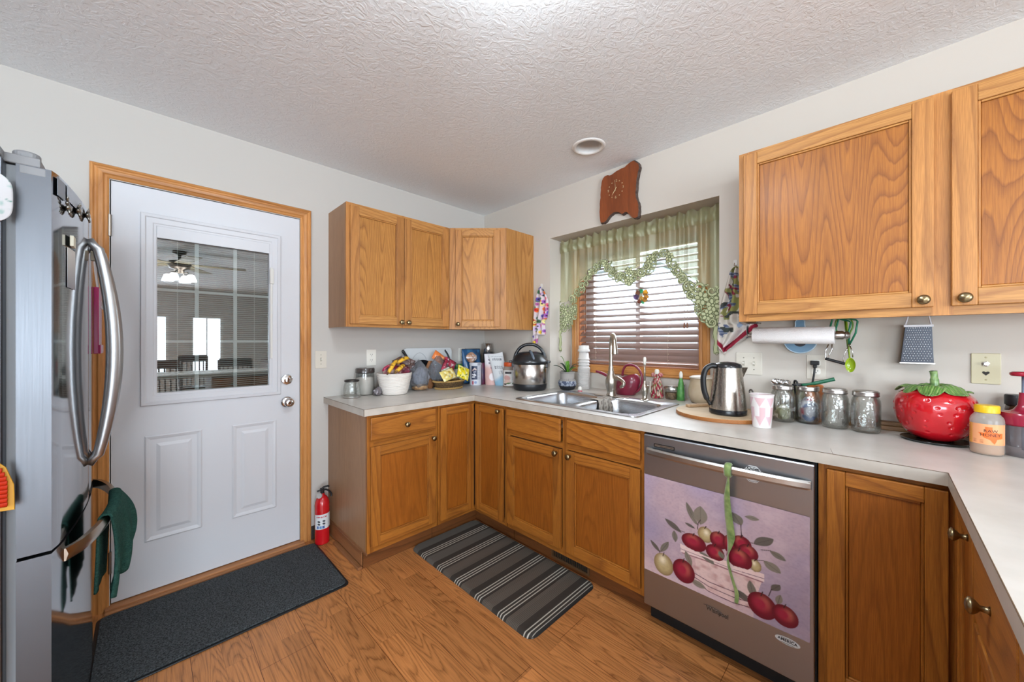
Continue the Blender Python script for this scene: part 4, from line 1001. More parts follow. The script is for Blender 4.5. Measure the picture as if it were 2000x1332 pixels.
b = nb(); pts = [(-2.60, .878), (-2.47, .868), (-2.471, .93), (-2.483, .975), (-2.505, 1.005), (-2.54, 1.015), (-2.60, 1.015)]
prism(b, pts, Matrix(((1, 0, 0, 0), (0, 0, 1, -1.098), (0, 1, 0, 0), (0, 0, 0, 1))), 0, .005); O('yellow_edge', b, M('mitt_yellow', 'B8861E', rough=.5), mt, world=True, bevel=.001)

# green towel over the freezer handle
def towel_fn(u, v):
    # from the front hem up, over the bar, down behind it
    y = -.80+.30*u
    xb = xs(y)+.062*math.sin(PI*((y+.985)/.745))**.55+.001
    wv = .009*math.sin(u*13+1.0)+.004*math.sin(u*29)
    if v < .52:
        k = (.52-v)/.52
        return (xb+.014+.050*math.sin(k*PI*.62)*(.25+.75*u)+wv*k*1.1-.022*k*k, y+.070*k*(.25-u)+.015*math.sin(k*4), .700-(.275-.10*u+.015*math.sin(u*17))*k)
    if v < .62:
        a = (v-.52)/.10*PI
        return (xb+.014*math.cos(a), y, .700+.010*math.sin(a))
    k = (v-.62)/.38
    return (xb-.014-.012*k+wv*.3*k, y+.05*k*(.3-u), .700-.25*k+.03*k*u)
b = sheet(48, 70, towel_fn)
tw_ = O('hand_towel', b, M('dark_green_terry', '21403A', rough=1.0, spec=.1, bump=(240, 1.0, .005), var=('31554C', 90, (1, 1, 3))), None, smooth=True, solid=.006)
tag(tw_, 'dark green knitted hand towel draped over the freezer handle', 'towel')

# ================================================================ FLOOR THINGS
def rmat(name, x0, x1, y0, y1, h, r, mat, lab, cat):
    b = nb(); prism(b, rrect(x0, x1, y0, y1, r), Matrix.Identity(4), .0005, h); o = O(name, b, mat, None, bevel=.004); tag(o, lab, cat); return o
blk = M('black_loop_pile', '15191B', rough=.95, bump=(190, 1.0, .012), var=('585D60', 170))
dm = T('door_mat', 'long black loop pile mat on the floor in front of the white door', 'mat', (-1.93, -.35, 0))
b = nb(); prism(b, rrect(-2.398, -1.472, -.632, -.068, .03), Matrix.Identity(4), .0005, .006); O('rubber_border', b, black, dm, world=True, bevel=.002)
b = nb(); prism(b, rrect(-2.386, -1.484, -.620, -.080, .025), Matrix.Identity(4), .005, .013); O('pile', b, blk, dm, world=True, bevel=.003)
km = T('kitchen_mat', 'dark brown striped cushioned mat in the inside corner by the sink', 'mat', (-.80, -1.05, 0))
b = nb(); NX, NY = 10, 760
MX0, MX1, MY0, MY1 = -1.076, -.562, -1.558, -.556
def km_fn(u, v):
    x = MX0+(MX1-MX0)*u; y = MY1+(MY0-MY1)*v
    e = min(x-MX0, MX1-x, y-MY0, MY1-y); r = .045
    dx = max(0, r-min(x-MX0, MX1-x)); dy = max(0, r-min(y-MY0, MY1-y))
    if dx > 0 and dy > 0:
        d = math.hypot(dx, dy)
        if d > r:
            q = r/d; x += (dx-dx*q)*(1 if x-MX0 < MX1-x else -1); y += (dy-dy*q)*(1 if y-MY0 < MY1-y else -1); e = 0
        else: e = r-d
    return (x, y, .016*(min(1, e/.012))**.5+.001)
xs_u = [0, .004, .012, .025, .05, .09, .2, .5, .8, .91, .95, .975, .988, .996, 1]
b = nb(); g = [[b.verts.new(km_fn(u, j/NY)) for j in range(NY+1)] for u in xs_u]
for i in range(len(xs_u)-1):
    for j in range(NY): b.faces.new((g[i][j], g[i][j+1], g[i+1][j+1], g[i+1][j]))
o = O('woven_top', b, MP('mat_weave', rough=.85, bump=(600, .4, .002)), km, world=True, smooth=True)
def kmp(P):
    y = -P[:, 1]; A = Art(srgb('2C2620'), len(y))
    for k in range(6):
        y0 = .672+.1675*k
        for q in range(3): A.mix((1-np.abs(y-(y0+.006+.0175*q))/.0038)*1.6, srgb('B4AEA2'))
    for k in range(6):
        yc = .600+.1675*k; m = np.abs(y-yc) < .036
        A.mix(m*.9, srgb('5A5148' if k > 1 else '54504A')); A.mix(m*(np.mod(y, .008) < .0035)*(.8 if k > 1 else .2), srgb('3A332C'))
    A.mix((y > 1.55)*1.0, srgb('1C1A18'))
    return A.c
paint(o, kmp)
b = nb(); prism(b, rrect(MX0+.004, MX1-.004, MY0+.004, MY1-.004, .045), Matrix.Identity(4), .0004, .004); O('backing', b, black, km, world=True)

c = T('fire_extinguisher', 'small red fire extinguisher standing by the door casing', 'fire extinguisher', (-1.437, -.088, 0))
red = M('extinguisher_red', 'B8141C', rough=.22, coat=.4)
b = nb(); lathe(b, [(.036, .0), (.0425, .004), (.0425, .245), (.040, .265), (.032, .285), (.020, .298), (.014, .303), (.014, .315)], 40); O('cylinder', b, red, c, smooth=True, angle=.9)
b = nb(); sheet(120, 60, lambda u, v: (.0430*math.cos(PI*1.02+u*PI*1.2), .0430*math.sin(PI*1.02+u*PI*1.2), .098+.092*v+.004*math.sin(u*3)), b)
o = O('instruction_label', b, MP('ext_label', rough=.4), c, smooth=True)
def extl(P):
    a = np.arctan2(P[:, 1], P[:, 0]); U = np.mod(a-PI*1.02, 2*PI)/(PI*1.2); V = (P[:, 2]-.098)/.092; A = Art(srgb('D4D6D8'), len(U))
    A.mix((np.mod(V*22, 1) < .45)*(U > .55)*(vnoise(U, V, 60, 4) > .35)*.7, srgb('6E7276')); A.mix((np.abs(V-.86) < .05)*(U > .1)*(U < .5)*(vnoise(U, V, 50, 2) > .4), srgb('B03040'))
    for k, (cx, cy) in enumerate(((.2, .55), (.38, .58), (.2, .38), (.38, .40))): A.ell(U, V, cx, cy, .05, .07, srgb('3C4046'), .4, .3)
    for k, cx in enumerate((.16, .26, .36)): A.poly(U, V, [(cx-.04, .08), (cx+.04, .08), (cx+.04, .26), (cx-.04, .26)], srgb(['4A6EA8', '5A88B8', '3E5E98'][k]))
    for cx, cc in ((.62, '202020'), (.74, 'C09028'), (.86, '7A3A28')): A.poly(U, V, [(cx-.05, .04), (cx+.05, .04), (cx+.02, .16)], srgb(cc))
    return A.c
paint(o, extl)
b = nb(); tube(b, [(0, 0, .31), (0, 0, .335)], .012, 14); box(b, -.010, .010, -.010, .010, .325, .345)
tube(b, [(-.030, .002, .332), (-.012, 0, .335), (.010, 0, .350), (.034, -.003, .352), (.040, -.003, .346)], [.005, .006, .007, .006, .004], 10)
tube(b, spline([(.0, 0, .332), (.020, -.002, .333), (.040, -.003, .318), (.052, -.005, .298), (.052, -.006, .282)], 4), .006, 10, flat=1.4)
O('valve', b, black, c, smooth=True, angle=.8)
b = nb(); Mg = Matrix.Translation((-.024, -.024, .312)) @ Matrix.Rotation(math.radians(-40), 4, 'Z') @ Matrix.Rotation(PI/2, 4, 'X')
lathe(b, [(.0, 0), (.017, 0), (.017, .006), (.013, .006), (.013, .004), (0, .004)], 28, M=Mg); O('gauge', b, M('gauge_grey', 'A9A8A6', rough=.4), c, smooth=True, angle=.6)
# ================================================================ BLIND, VALANCE, SUNCATCHER
c = T('venetian_blind', 'brown wooden slat blind in the kitchen window', 'blind', (.30, -1.325, 2.0))
bl = M('blind_slat', '7E655C', rough=.34, coat=.6, spec=.5)
bl2 = M('blind_rail', '8E6450', rough=.4)
SZ = [1.118+.0255*0]
zs = [1.163, 1.206, 1.250, 1.297, 1.344, 1.391, 1.437, 1.484, 1.530, 1.577, 1.623, 1.669, 1.715, 1.761, 1.807, 1.853, 1.899, 1.945]
def slat(z, ang):
    b = nb(); n = 6; hw = .025; r = []
    for i in range(n+1):
        t = (i/n*2-1); x = t*hw; y_ = .0022*(1-t*t)
        r.append((x, y_))
    Mx = Matrix.Translation((.302, 0, z)) @ Matrix.Rotation(math.radians(ang), 4, 'Y')
    for s in (0, 1):
        pass
    g = [[b.verts.new(Mx @ Vector((x, yy, q+dz_))) for x, q in r] for yy in (-1.782, -.868) for dz_ in (-.0012, .0012)]
    a0, a1, c0, c1 = g
    for i in range(n):
        b.faces.new((a0[i], a0[i+1], c0[i+1], c0[i])); b.faces.new((a1[i], c1[i], c1[i+1], a1[i+1]))
    b.faces.new((a0[0], c0[0], c1[0], a1[0])); b.faces.new((a0[n], a1[n], c1[n], c0[n]))
    for q0, q1 in ((a0, a1), (c0, c1)):
        b.faces.new(q0+q1[::-1])
    bmesh.ops.recalc_face_normals(b, faces=b.faces[:])
    return b
for i, z in enumerate(zs):
    ang = -(58-i*3.4) if i < 8 else -(31-(i-8)*.5)
    O('slat', slat(z, ang), bl, c, world=True, smooth=True, angle=.5)
O('bottom_rail', box(nb(), .280, .325, -1.782, -.868, 1.112, 1.130), bl2, c, world=True, bevel=.003)
O('head_rail', box(nb(), .280, .335, -1.784, -.866, 1.955, 1.988), bl2, c, world=True, bevel=.003)
cord = M('blind_cord', 'B8A494', rough=.8)
for y in (-1.02, -1.585):
    b = nb()
    for x in (.276, .328): tube(b, [(x, y, 1.12), (x, y, 1.96)], .0009, 6)
    for z in zs[:7]: lump(b, (.274, y-.006, z-.01), .0035)
    O('ladder_cord', b, cord, c, world=True)
for y, z in ((-1.700, 1.385), (-1.718, 1.385), (-.925, 1.36), (-.94, 1.40)):
    b = nb(); tube(b, [(.262, y, z+.02), (.262, y, 1.96)], .0009, 6); O('pull_cord', b, cord, c, world=True)
    b = nb(); lathe(b, [(0, .034), (.003, .033), (.0055, .018), (.0075, .004), (.006, -.002), (0, -.004)], 14, c=(.262, y, z-.012)); O('tassel', b, M('tassel_wood', '8A5A44', rough=.4), c, world=True, smooth=True)

# sheer green valance on a rod
HEM = [(-0.786, 1.594), (-0.857, 1.594), (-0.906, 1.642), (-0.974, 1.725), (-1.027, 1.753), (-1.053, 1.815), (-1.098, 1.853), (-1.154, 1.877), (-1.214, 1.878), (-1.267, 1.818), (-1.306, 1.766), (-1.351, 1.775), (-1.384, 1.801), (-1.426, 1.765), (-1.489, 1.805), (-1.509, 1.841), (-1.544, 1.864), (-1.588, 1.871), (-1.63, 1.87), (-1.681, 1.813), (-1.704, 1.755), (-1.735, 1.714), (-1.778, 1.695), (-1.82, 1.628), (-1.87, 1.618), (-1.909, 1.562), (-1.941, 1.585), (-1.977, 1.58)]
def hem(y):
    for (a, za), (b_, zb) in zip(HEM, HEM[1:]):
        if b_ <= y <= a: return za+(zb-za)*(a-y)/(a-b_)
    return HEM[-1][1]
def vx(y, z, amp=1.0):
    k = max(0, (z-1.55)/.5)
    return .118+amp*(.010*math.sin(y*92+1.3*math.sin(y*11))*(.35+.65*k)+.004*math.sin(y*41+2)+.003*math.sin(y*150)*k)
sheer, nt, N, L, bb = nm('sheer_green_fabric'); out = N['Material Output']; N.remove(bb)
tr = N.new('ShaderNodeBsdfTransparent'); tr.inputs[0].default_value = (.90, .93, .80, 1)
df = N.new('ShaderNodeBsdfDiffuse'); df.inputs[0].default_value = (*srgb('C0BA98'), 1)
tl = N.new('ShaderNodeBsdfTranslucent'); tl.inputs[0].default_value = (*srgb('C8C89E'), 1)
gl = N.new('ShaderNodeBsdfGlossy'); gl.inputs[0].default_value = (.8, .85, .7, 1); gl.inputs['Roughness'].default_value = .35
m1 = N.new('ShaderNodeMixShader'); m1.inputs[0].default_value = .42; L.new(df.outputs[0], m1.inputs[1]); L.new(tl.outputs[0], m1.inputs[2])
m2 = N.new('ShaderNodeMixShader'); m2.inputs[0].default_value = .12; L.new(m1.outputs[0], m2.inputs[1]); L.new(gl.outputs[0], m2.inputs[2])
m3 = N.new('ShaderNodeMixShader'); lw = N.new('ShaderNodeLayerWeight'); lw.inputs[0].default_value = .4
ma = N.new('ShaderNodeMath'); ma.operation = 'MULTIPLY_ADD'; ma.inputs[1].default_value = .45; ma.inputs[2].default_value = .46; ma.use_clamp = True
L.new(lw.outputs['Facing'], ma.inputs[0]); L.new(ma.outputs[0], m3.inputs[0]); L.new(tr.outputs[0], m3.inputs[1]); L.new(m2.outputs[0], m3.inputs[2]); L.new(m3.outputs[0], out.inputs[0])
lacem = M('lace_green', 'C3C7A2', rough=.8); lace_e = M('lace_cord', '6E7650', rough=.8)
vt = T('valance', 'sheer green valance with scalloped cutwork lace across the kitchen window', 'curtain', (.118, -1.38, 2.06))
b = nb()
def vfn(u, v):
    y = -.788-1.190*u; h = hem(y); top = 2.062+.012*math.sin(y*70)+.006*math.sin(y*151)
    z = h+(top-h)*v
    x = vx(y, z)
    return (x, y, z)
sheet(420, 26, vfn, b)
O('fabric', b, sheer, vt, world=True, smooth=True)
b = nb()
def rufl(u, v):      # ruffled heading and gathered pocket, a second layer
    y = -.788-1.190*u; z = 1.985+.092*v+.010*math.sin(y*83)*v
    return (vx(y, z)-.006-.008*math.sin(PI*min(1, v*1.4))*(1+.5*math.sin(y*120)), y, z)
sheet(420, 10, rufl, b); O('ruffled_heading', b, sheer, vt, world=True, smooth=True)
b = nb(); tube(b, [(.142, -.785, 2.03), (.142, -1.98, 2.03)], .005, 12); O('rod', b, M('curtain_rod', 'C8C4B4', rough=.4), vt, world=True)
# cutwork lace border: one cloth band, its motifs and cut-outs printed and pierced
LOW = [(-0.78, 1.336), (-0.821, 1.347), (-0.878, 1.369), (-0.92, 1.413), (-0.954, 1.48), (-0.961, 1.547), (-0.955, 1.593), (-0.99, 1.634), (-1.04, 1.685), (-1.079, 1.736), (-1.117, 1.78), (-1.16, 1.822), (-1.202, 1.795), (-1.232, 1.749), (-1.272, 1.724), (-1.306, 1.699), (-1.346, 1.69), (-1.384, 1.655), (-1.421, 1.686), (-1.478, 1.694), (-1.514, 1.714), (-1.559, 1.752), (-1.588, 1.805), (-1.626, 1.813), (-1.663, 1.752), (-1.686, 1.711), (-1.713, 1.67), (-1.748, 1.604), (-1.77, 1.557), (-1.804, 1.536), (-1.812, 1.474), (-1.845, 1.419), (-1.886, 1.374), (-1.925, 1.356), (-1.98, 1.36)]
def low(y):
    for (a, za), (b_, zb) in zip(LOW, LOW[1:]):
        if b_ <= y <= a: return za+(zb-za)*(a-y)/(a-b_)
    return LOW[-1][1]
b = nb()
def lfn(u, v):
    y = -.787-1.19*u; h = hem(y)+.030; l = min(low(y), hem(y)-.03)-.012; z = l+(h-l)*v
    return (vx(y, z, .5)-.004, y, z)
sheet(760, 96, lfn, b)
lacem, nt, N, L, bb = nm('cutwork_lace'); out = N['Material Output']
at = N.new('ShaderNodeAttribute'); at.attribute_name = 'print'; L.new(at.outputs['Color'], bb.inputs['Base Color']); bb.inputs['Roughness'].default_value = .85
al = N.new('ShaderNodeAttribute'); al.attribute_name = 'pierce'; gt = N.new('ShaderNodeMath'); gt.operation = 'GREATER_THAN'; gt.inputs[1].default_value = .5; L.new(al.outputs['Fac'], gt.inputs[0]); L.new(gt.outputs[0], bb.inputs['Alpha'])
bb.inputs['Transmission Weight'].default_value = 0
lo_ = O('lace_border', b, lacem, vt, world=True, smooth=True, kind='stuff')
me = lo_.data; nV = len(me.vertices); co_ = np.empty(nV*3); me.vertices.foreach_get('co', co_); co_ = co_.reshape(nV, 3); UY, UZ = co_[:, 1], co_[:, 2]
lc_ = np.tile(np.array(srgb('BEC39A')), (nV, 1)); la_ = np.zeros(nV); dark_ = np.array(srgb('5E6642')); EW = .0017
def stamp(d):      # d: signed distance, negative inside
    ins = d < 0; edge = np.abs(d) < EW; la_[ins | edge] = 1.0; lc_[ins] = np.array(srgb('C2C79E')); lc_[edge] = dark_
def cut(d): m = d < 0; la_[m] = 0
def near(y, z, r): return np.nonzero((np.abs(UY-y) < r) & (np.abs(UZ-z) < r))[0]
def sidx(ix, d):
    ins = d < 0; edge = np.abs(d) < EW; la_[ix[ins | edge]] = 1.0; lc_[ix[ins]] = np.array(srgb('C2C79E')); lc_[ix[edge]] = dark_
def flower(y, z, r):
    ix = near(y, z, r*1.3)
    for k in range(6):
        a = 2*PI*k/6+.3; cy, cz = y+r*.62*math.cos(a), z+r*.62*math.sin(a); p = (UY[ix]-cy)*math.cos(a)+(UZ[ix]-cz)*math.sin(a); q = -(UY[ix]-cy)*math.sin(a)+(UZ[ix]-cz)*math.cos(a)
        sidx(ix, (np.sqrt((p/(r*.38))**2+(q/(r*.27))**2)-1)*r*.3)
    sidx(ix, np.hypot(UY[ix]-y, UZ[ix]-z)-r*.2)
def pline(ix, pts, w0, w1=None):
    best = np.full(len(ix), 9.0); n = len(pts)-1
    for i in range(n):
        x0, y0 = pts[i]; x1, y1 = pts[i+1]; dx, dy = x1-x0, y1-y0; L_ = dx*dx+dy*dy+1e-12; t = np.clip(((UY[ix]-x0)*dx+(UZ[ix]-y0)*dy)/L_, 0, 1)
        w = w0+((w1 if w1 is not None else w0)-w0)*(i+t)/n
        best = np.minimum(best, np.hypot(UY[ix]-x0-t*dx, UZ[ix]-y0-t*dy)-w)
    sidx(ix, best)
def scroll(y, z, r, a0, d):
    ix = near(y, z, r*2.2); pts = [(y+(r*(1-.72*k/24))*math.cos(a0+d*.33*k), z+(r*(1-.72*k/24))*math.sin(a0+d*.33*k)) for k in range(25)]
    pline(ix, pts, r*.22, r*.12); a = a0; tl = [(y+r*(1+.14*k)*math.cos(a-d*.22*k), z+r*(1+.14*k)*math.sin(a-d*.22*k)) for k in range(6)]; pline(ix, tl, r*.20, r*.04)
for k in range(34):      # scalloped net ground behind the motifs
    y = -.80-k*.0345; c0_, c1_ = low(y), hem(y); n = max(1, int(round((c1_-c0_)/.045)))
    for q in range(n): scroll(y, c0_+.026+(c1_-c0_-.03)*q/max(1, n), .021+.004*math.sin(k*2.1+q), k*1.7+q*2.2, 1 if (k+q) % 2 else -1)
for i, (y, z, r) in enumerate(((-.815, 1.565, .026), (-.82, 1.405, .026), (-.905, 1.615, .030), (-.958, 1.668, .026), (-1.003, 1.712, .026), (-1.035, 1.758, .024), (-1.117, 1.835, .024), (-1.160, 1.855, .020), (-1.235, 1.805, .026), (-1.262, 1.775, .022), (-1.301, 1.735, .028), (-1.340, 1.740, .022), (-1.430, 1.715, .024), (-1.475, 1.745, .028), (-1.512, 1.785, .026), (-1.575, 1.848, .022), (-1.622, 1.850, .022), (-1.690, 1.770, .024), (-1.712, 1.722, .026), (-1.742, 1.670, .030), (-1.775, 1.620, .030), (-1.795, 1.570, .028), (-1.835, 1.605, .040), (-1.910, 1.580, .036), (-1.82, 1.50, .028), (-1.855, 1.435, .030), (-1.91, 1.395, .030), (-1.955, 1.58, .028), (-1.955, 1.40, .024), (-.80, 1.48, .024), (-.90, 1.44, .022))):
    scroll(y, z, r, i*1.7, 1 if i % 2 else -1)
for y, z, r in ((-1.085, 1.80, .030), (-1.205, 1.846, .028), (-1.539, 1.826, .030), (-1.663, 1.820, .030), (-1.384, 1.700, .034), (-1.384, 1.765, .030), (-1.853, 1.540, .042), (-1.915, 1.495, .040), (-1.885, 1.440, .036), (-.835, 1.520, .034), (-.875, 1.475, .032), (-1.426, 1.740, .026), (-1.955, 1.53, .036), (-.845, 1.435, .032), (-.92, 1.535, .030), (-1.955, 1.44, .034)): flower(y, z, r)
at_ = me.color_attributes.new('print', 'FLOAT_COLOR', 'POINT'); cc_ = np.ones((nV, 4)); cc_[:, :3] = lc_; at_.data.foreach_set('color', cc_.ravel())
pa_ = me.attributes.new('pierce', 'FLOAT', 'POINT'); pa_.data.foreach_set('value', la_)
lt_ = M('lace_tail', 'BEC39A', rough=.85); ld_ = M('lace_cord', '5E6642', rough=.85)
for pts in ([(-.797, 1.37), (-.792, 1.33), (-.799, 1.29), (-.794, 1.24), (-.800, 1.205)], [(-1.935, 1.37), (-1.928, 1.33), (-1.936, 1.28), (-1.930, 1.24), (-1.937, 1.212)]):
    P = spline([(vx(a, z_, .4)-.004, a, z_) for a, z_ in pts], 3); b = nb(); tube(b, P, [.014+.004*math.sin(k*1.9) for k in range(len(P))], 10, flat=.15, up=(0, 1, 0)); tl_ = O('lace_tail', b, lt_, vt, world=True, smooth=True)
    b = nb()
    for s_ in (-1, 1): tube(b, [(p[0]-.003, p[1]+s_*.011, p[2]) for p in P], .0012, 5)
    e_ = P[-1]; tube(b, [(e_[0]-.004, e_[1]+.008*math.cos(t), e_[2]+.008*math.sin(t)) for t in [k*.5 for k in range(13)]], .0012, 5); O('outline_cord', b, ld_, tl_, world=True)

sc = T('suncatcher', 'round coloured glass suncatcher hanging in front of the blind', 'suncatcher', (.20, -1.431, 1.595))
b = nb(); lathe(b, [(.056, -.0015), (.058, 0), (.056, .0015)], 40, M=Matrix.Rotation(PI/2, 4, 'Y'), cap0=False, cap1=False)
for k in range(7): a = k*.9; tube(b, [(0, .02*math.cos(a), .02*math.sin(a)), (0, .056*math.cos(a+.3), .056*math.sin(a+.3))], .0009, 5)
O('lead_frame', b, M('lead', '8A8478', rough=.5, metal=.6), sc)
def gmat(n_, cc): return M(n_, cc, rough=.1, trans=.35, spec=.5, emit=None)
for k, (y, z, r, cc) in enumerate(((.034, -.002, .018, '5A4468'), (.022, .026, .016, '8A5A40'), (-.002, .036, .015, '2E8A58'), (-.032, .026, .017, 'C88820'), (-.036, -.004, .016, 'A06A28'), (-.028, -.024, .015, 'D09030'), (-.004, -.014, .015, 'C09040'), (.012, -.034, .014, '8A4A38'), (-.012, -.040, .011, '50A070'), (.004, .010, .013, 'D8D0B0'))):
    b = nb(); n = 9; r *= 1.14; pts = [(y+r*math.cos(2*PI*q/n)*(1+.18*math.sin(q*2.1+k)), z+r*math.sin(2*PI*q/n)*(1+.15*math.cos(q*3+k))) for q in range(n)]
    prism(b, pts, Matrix(((0, 0, 1, 0), (1, 0, 0, 0), (0, 1, 0, 0), (0, 0, 0, 1))), -.001+.0006*k, .001+.0006*k)
    O('glass_piece', b, gmat('stained_'+cc, cc), sc)
b = nb(); tube(b, [(0, .02, .052), (.01, 0, .15), (.02, 0, .36)], .0006, 5); tube(b, [(0, -.03, .048), (.01, 0, .15)], .0006, 5); O('thread', b, cord, sc)

# ================================================================ WALL CLOCK
CO = [(-1.245, 2.107), (-1.264, 2.089), (-1.289, 2.092), (-1.326, 2.126), (-1.362, 2.139), (-1.397, 2.125), (-1.414, 2.113), (-1.448, 2.118), (-1.487, 2.072), (-1.509, 2.064), (-1.528, 2.072), (-1.531, 2.128), (-1.525, 2.165), (-1.512, 2.21), (-1.514, 2.261), (-1.517, 2.311), (-1.528, 2.358), (-1.536, 2.386), (-1.525, 2.415), (-1.498, 2.440), (-1.476, 2.440), (-1.431, 2.421), (-1.373, 2.414), (-1.332, 2.400), (-1.295, 2.409), (-1.27, 2.398), (-1.258, 2.369), (-1.251, 2.321), (-1.248, 2.266), (-1.242, 2.202)]
co = [(p.x, p.y) for p in spline([(a, z, 0) for a, z in CO], 3, True)]
random.seed(3)
co = [(a+random.uniform(-.0018, .0018), z+random.uniform(-.0018, .0018)) for a, z in co]
ck = T('wall_clock', 'live edge wooden slab clock above the kitchen window', 'clock', (0, -1.39, 2.07))
MYZ = Matrix(((0, 0, 1, 0), (1, 0, 0, 0), (0, 1, 0, 0), (0, 0, 0, 1)))
cx_, cz_ = -1.385, 2.27
b = nb(); back = [b.verts.new((-.001, a, z)) for a, z in co]; mid = [b.verts.new((-.016+random.uniform(-.002, .002), cx_+(a-cx_)*1.012, cz_+(z-cz_)*1.008)) for a, z in co]
frt = [b.verts.new((-.030, cx_+(a-cx_)*.97, cz_+(z-cz_)*.975)) for a, z in co]
n = len(co)
for p, q in ((back, mid), (mid, frt)):
    for i in range(n): b.faces.new((p[i], p[(i+1) % n], q[(i+1) % n], q[i]))
b.faces.new(back[::-1]); O('bark_edge', b, M('dark_bark', '3A2A24', rough=.8, bump=(180, .9, .004), var=('5E4E46', 60)), ck, world=True)
b = nb(); fv = [b.verts.new((-.0302, cx_+(a-cx_)*.968, cz_+(z-cz_)*.973)) for a, z in co]; b.faces.new(fv)
fc = O('face', b, oak('varnished_burl', 'z', light='8E4A26', dark='5A2A14', dens=3, seed=8, coat=.6, rough=.2, con=.6), ck, world=True, solid=.0006)
gold = M('clock_gilt', 'D8C8A0', rough=.3, metal=.7)
b = nb(); KX, KZ, KR = -1.368, 2.292, .054
for k in range(12):
    a = k*PI/6; y = KX-KR*math.sin(a); z = KZ+KR*math.cos(a)
    if k % 3: lathe(b, [(.0038, 0), (.003, .0015), (0, .002)], 12, M=Matrix.Translation((-.031, y, z)) @ Matrix.Rotation(-PI/2, 4, 'Y'))
    else: text_mesh({0: '12', 3: '3', 6: '6', 9: '9'}[k], .024, frame((-.031, y, z), (0, -1, 0), (-1, 0, 0)), .0008, b)
O('numerals', b, gold, ck, world=True, kind=None)
for ln, an, w in ((.046, PI*7.2/6, .0012), (.052, -.08, .0010)):
    b = nb(); y1 = KX-ln*math.sin(an); z1 = KZ+ln*math.cos(an); y0 = KX+.014*math.sin(an); z0 = KZ-.014*math.cos(an)
    tube(b, [(-.034, y0, z0), (-.034, KX, KZ), (-.034, (KX+y1)/2, (KZ+z1)/2), (-.034, y1, z1)], [w*2, w*1.4, w*2.4, w*.5], 6, flat=.5); O('hand', b, gold, ck, world=True)
# ================================================================ WALL PLATES
def plate(name, lab, cat, F, w, h, mat=None):
    c = T(name, lab, cat, tuple(F.to_translation()))
    b = nb(); prism(b, rrect(-w/2, w/2, -h/2, h/2, .004), F, .0003, .005); O('cover', b, mat or ivory, c, world=True, bevel=.0015)
    return c
dark_slot = M('slot_dark', '2A2622', rough=.7)
def toggle(c, F, a=0):
    b = nb(); fbox(b, F, a-.005, a+.005, -.012, .012, .005, .0065); O('switch_slot', b, M('slot_shade', 'A8A294', rough=.6), c, world=True)
    b = nb(); prism(b, [(-.009, .0), (-.002, .015), (.004, .015), (.004, .0)], F @ Matrix(((0, 0, 1, a-.0035), (1, 0, 0, .002), (0, 1, 0, .004), (0, 0, 0, 1))), 0, .007); O('toggle', b, white, c, world=True)
    b = nb()
    for z in (-.030, .030): lathe(b, [(.003, .005), (.0025, .0062), (0, .0063)], 10, M=F @ Matrix.Translation((a, z, 0)))
    O('screw', b, M('screw_grey', '8A8478', rough=.4, metal=.5), c, world=True)
def duplex(c, F, top=True):
    for z in (-.0195, .0195):
        b = nb(); prism(b, rrect(-.0165, .0165, z-.0145, z+.0145, .008), F, .005, .0068); r = O('receptacle', b, white, c, world=True)
        b = nb()
        for a in (-.0063, .0063): fbox(b, F, a-.0011, a+.0011, z-.001, z+.007, .0068, .0071)
        lathe(b, [(.0022, .0068), (.0022, .0071)], 10, M=F @ Matrix.Translation((0, z-.007, 0)))
        O('slots', b, dark_slot, r, world=True)
FB = lambda x, z: frame((x, 0, z), (1, 0, 0), (0, -1, 0)); FS = lambda y, z: frame((0, y, z), (0, -1, 0), (-1, 0, 0))
c = plate('light_switch', 'ivory single light switch on the wall right of the white door', 'switch', FB(-1.418, 1.164), .070, .115); toggle(c, FB(-1.418, 1.164))
c = plate('wall_outlet', 'white double outlet above the glass canister by the bananas', 'outlet', FB(-1.078, 1.166), .070, .115, white); duplex(c, FB(-1.078, 1.166))
c = plate('wall_outlet', 'white double outlet low in the corner behind the blue snack bag', 'outlet', FB(-.265, 1.166), .070, .115, white); duplex(c, FB(-.265, 1.166))
c = plate('light_switch', 'ivory two-gang switch plate behind the steel kettle', 'switch', FS(-2.122, 1.168), .116, .115)
for a in (-.023, .023): toggle(c, FS(-2.122, 1.168), a)
c = plate('wall_outlet', 'ivory outlet behind the mason jars with a black plug in it', 'outlet', FS(-2.395, 1.163), .070, .115); duplex(c, FS(-2.395, 1.163))
pgd = T('power_plug', 'flat black plug with its cord in the outlet behind the jars', 'plug', (-.012, -2.392, 1.182))
b = nb(); box(b, -.028, -.0072, -2.408, -2.376, 1.173, 1.193); box(b, -.030, -.012, -2.400, -2.386, 1.160, 1.175); O('plug_body', b, black, pgd, world=True, bevel=.003)
b = nb(); tube(b, spline([(-.022, -2.392, 1.165), (-.030, -2.390, 1.13), (-.030, -2.383, 1.08), (-.040, -2.378, 1.02), (-.030, -2.37, .95), (-.030, -2.36, .921)], 5), .004, 8); O('cord', b, black, pgd, world=True, smooth=True)
c = plate('phone_jack_plate', 'tan wall plate with a coax stub and phone jack, right of the grater', 'wall plate', FS(-2.889, 1.182), .070, .115, M('tan_plate', 'BDB391', rough=.35))
F = FS(-2.889, 1.182)
b = nb(); lathe(b, [(.009, .005), (.009, .010), (.0055, .011), (.0055, .018), (0, .018)], 14, M=F @ Matrix.Translation((0, .018, 0))); O('coax_connector', b, chrome, c, world=True)
b = nb(); prism(b, [(0, -.026), (.009, -.016), (.008, -.011), (.004, -.010), (0, -.013), (-.004, -.010), (-.008, -.011), (-.009, -.016)], F, .005, .0056); O('phone_jack', b, dark_slot, c, world=True)
b = nb()
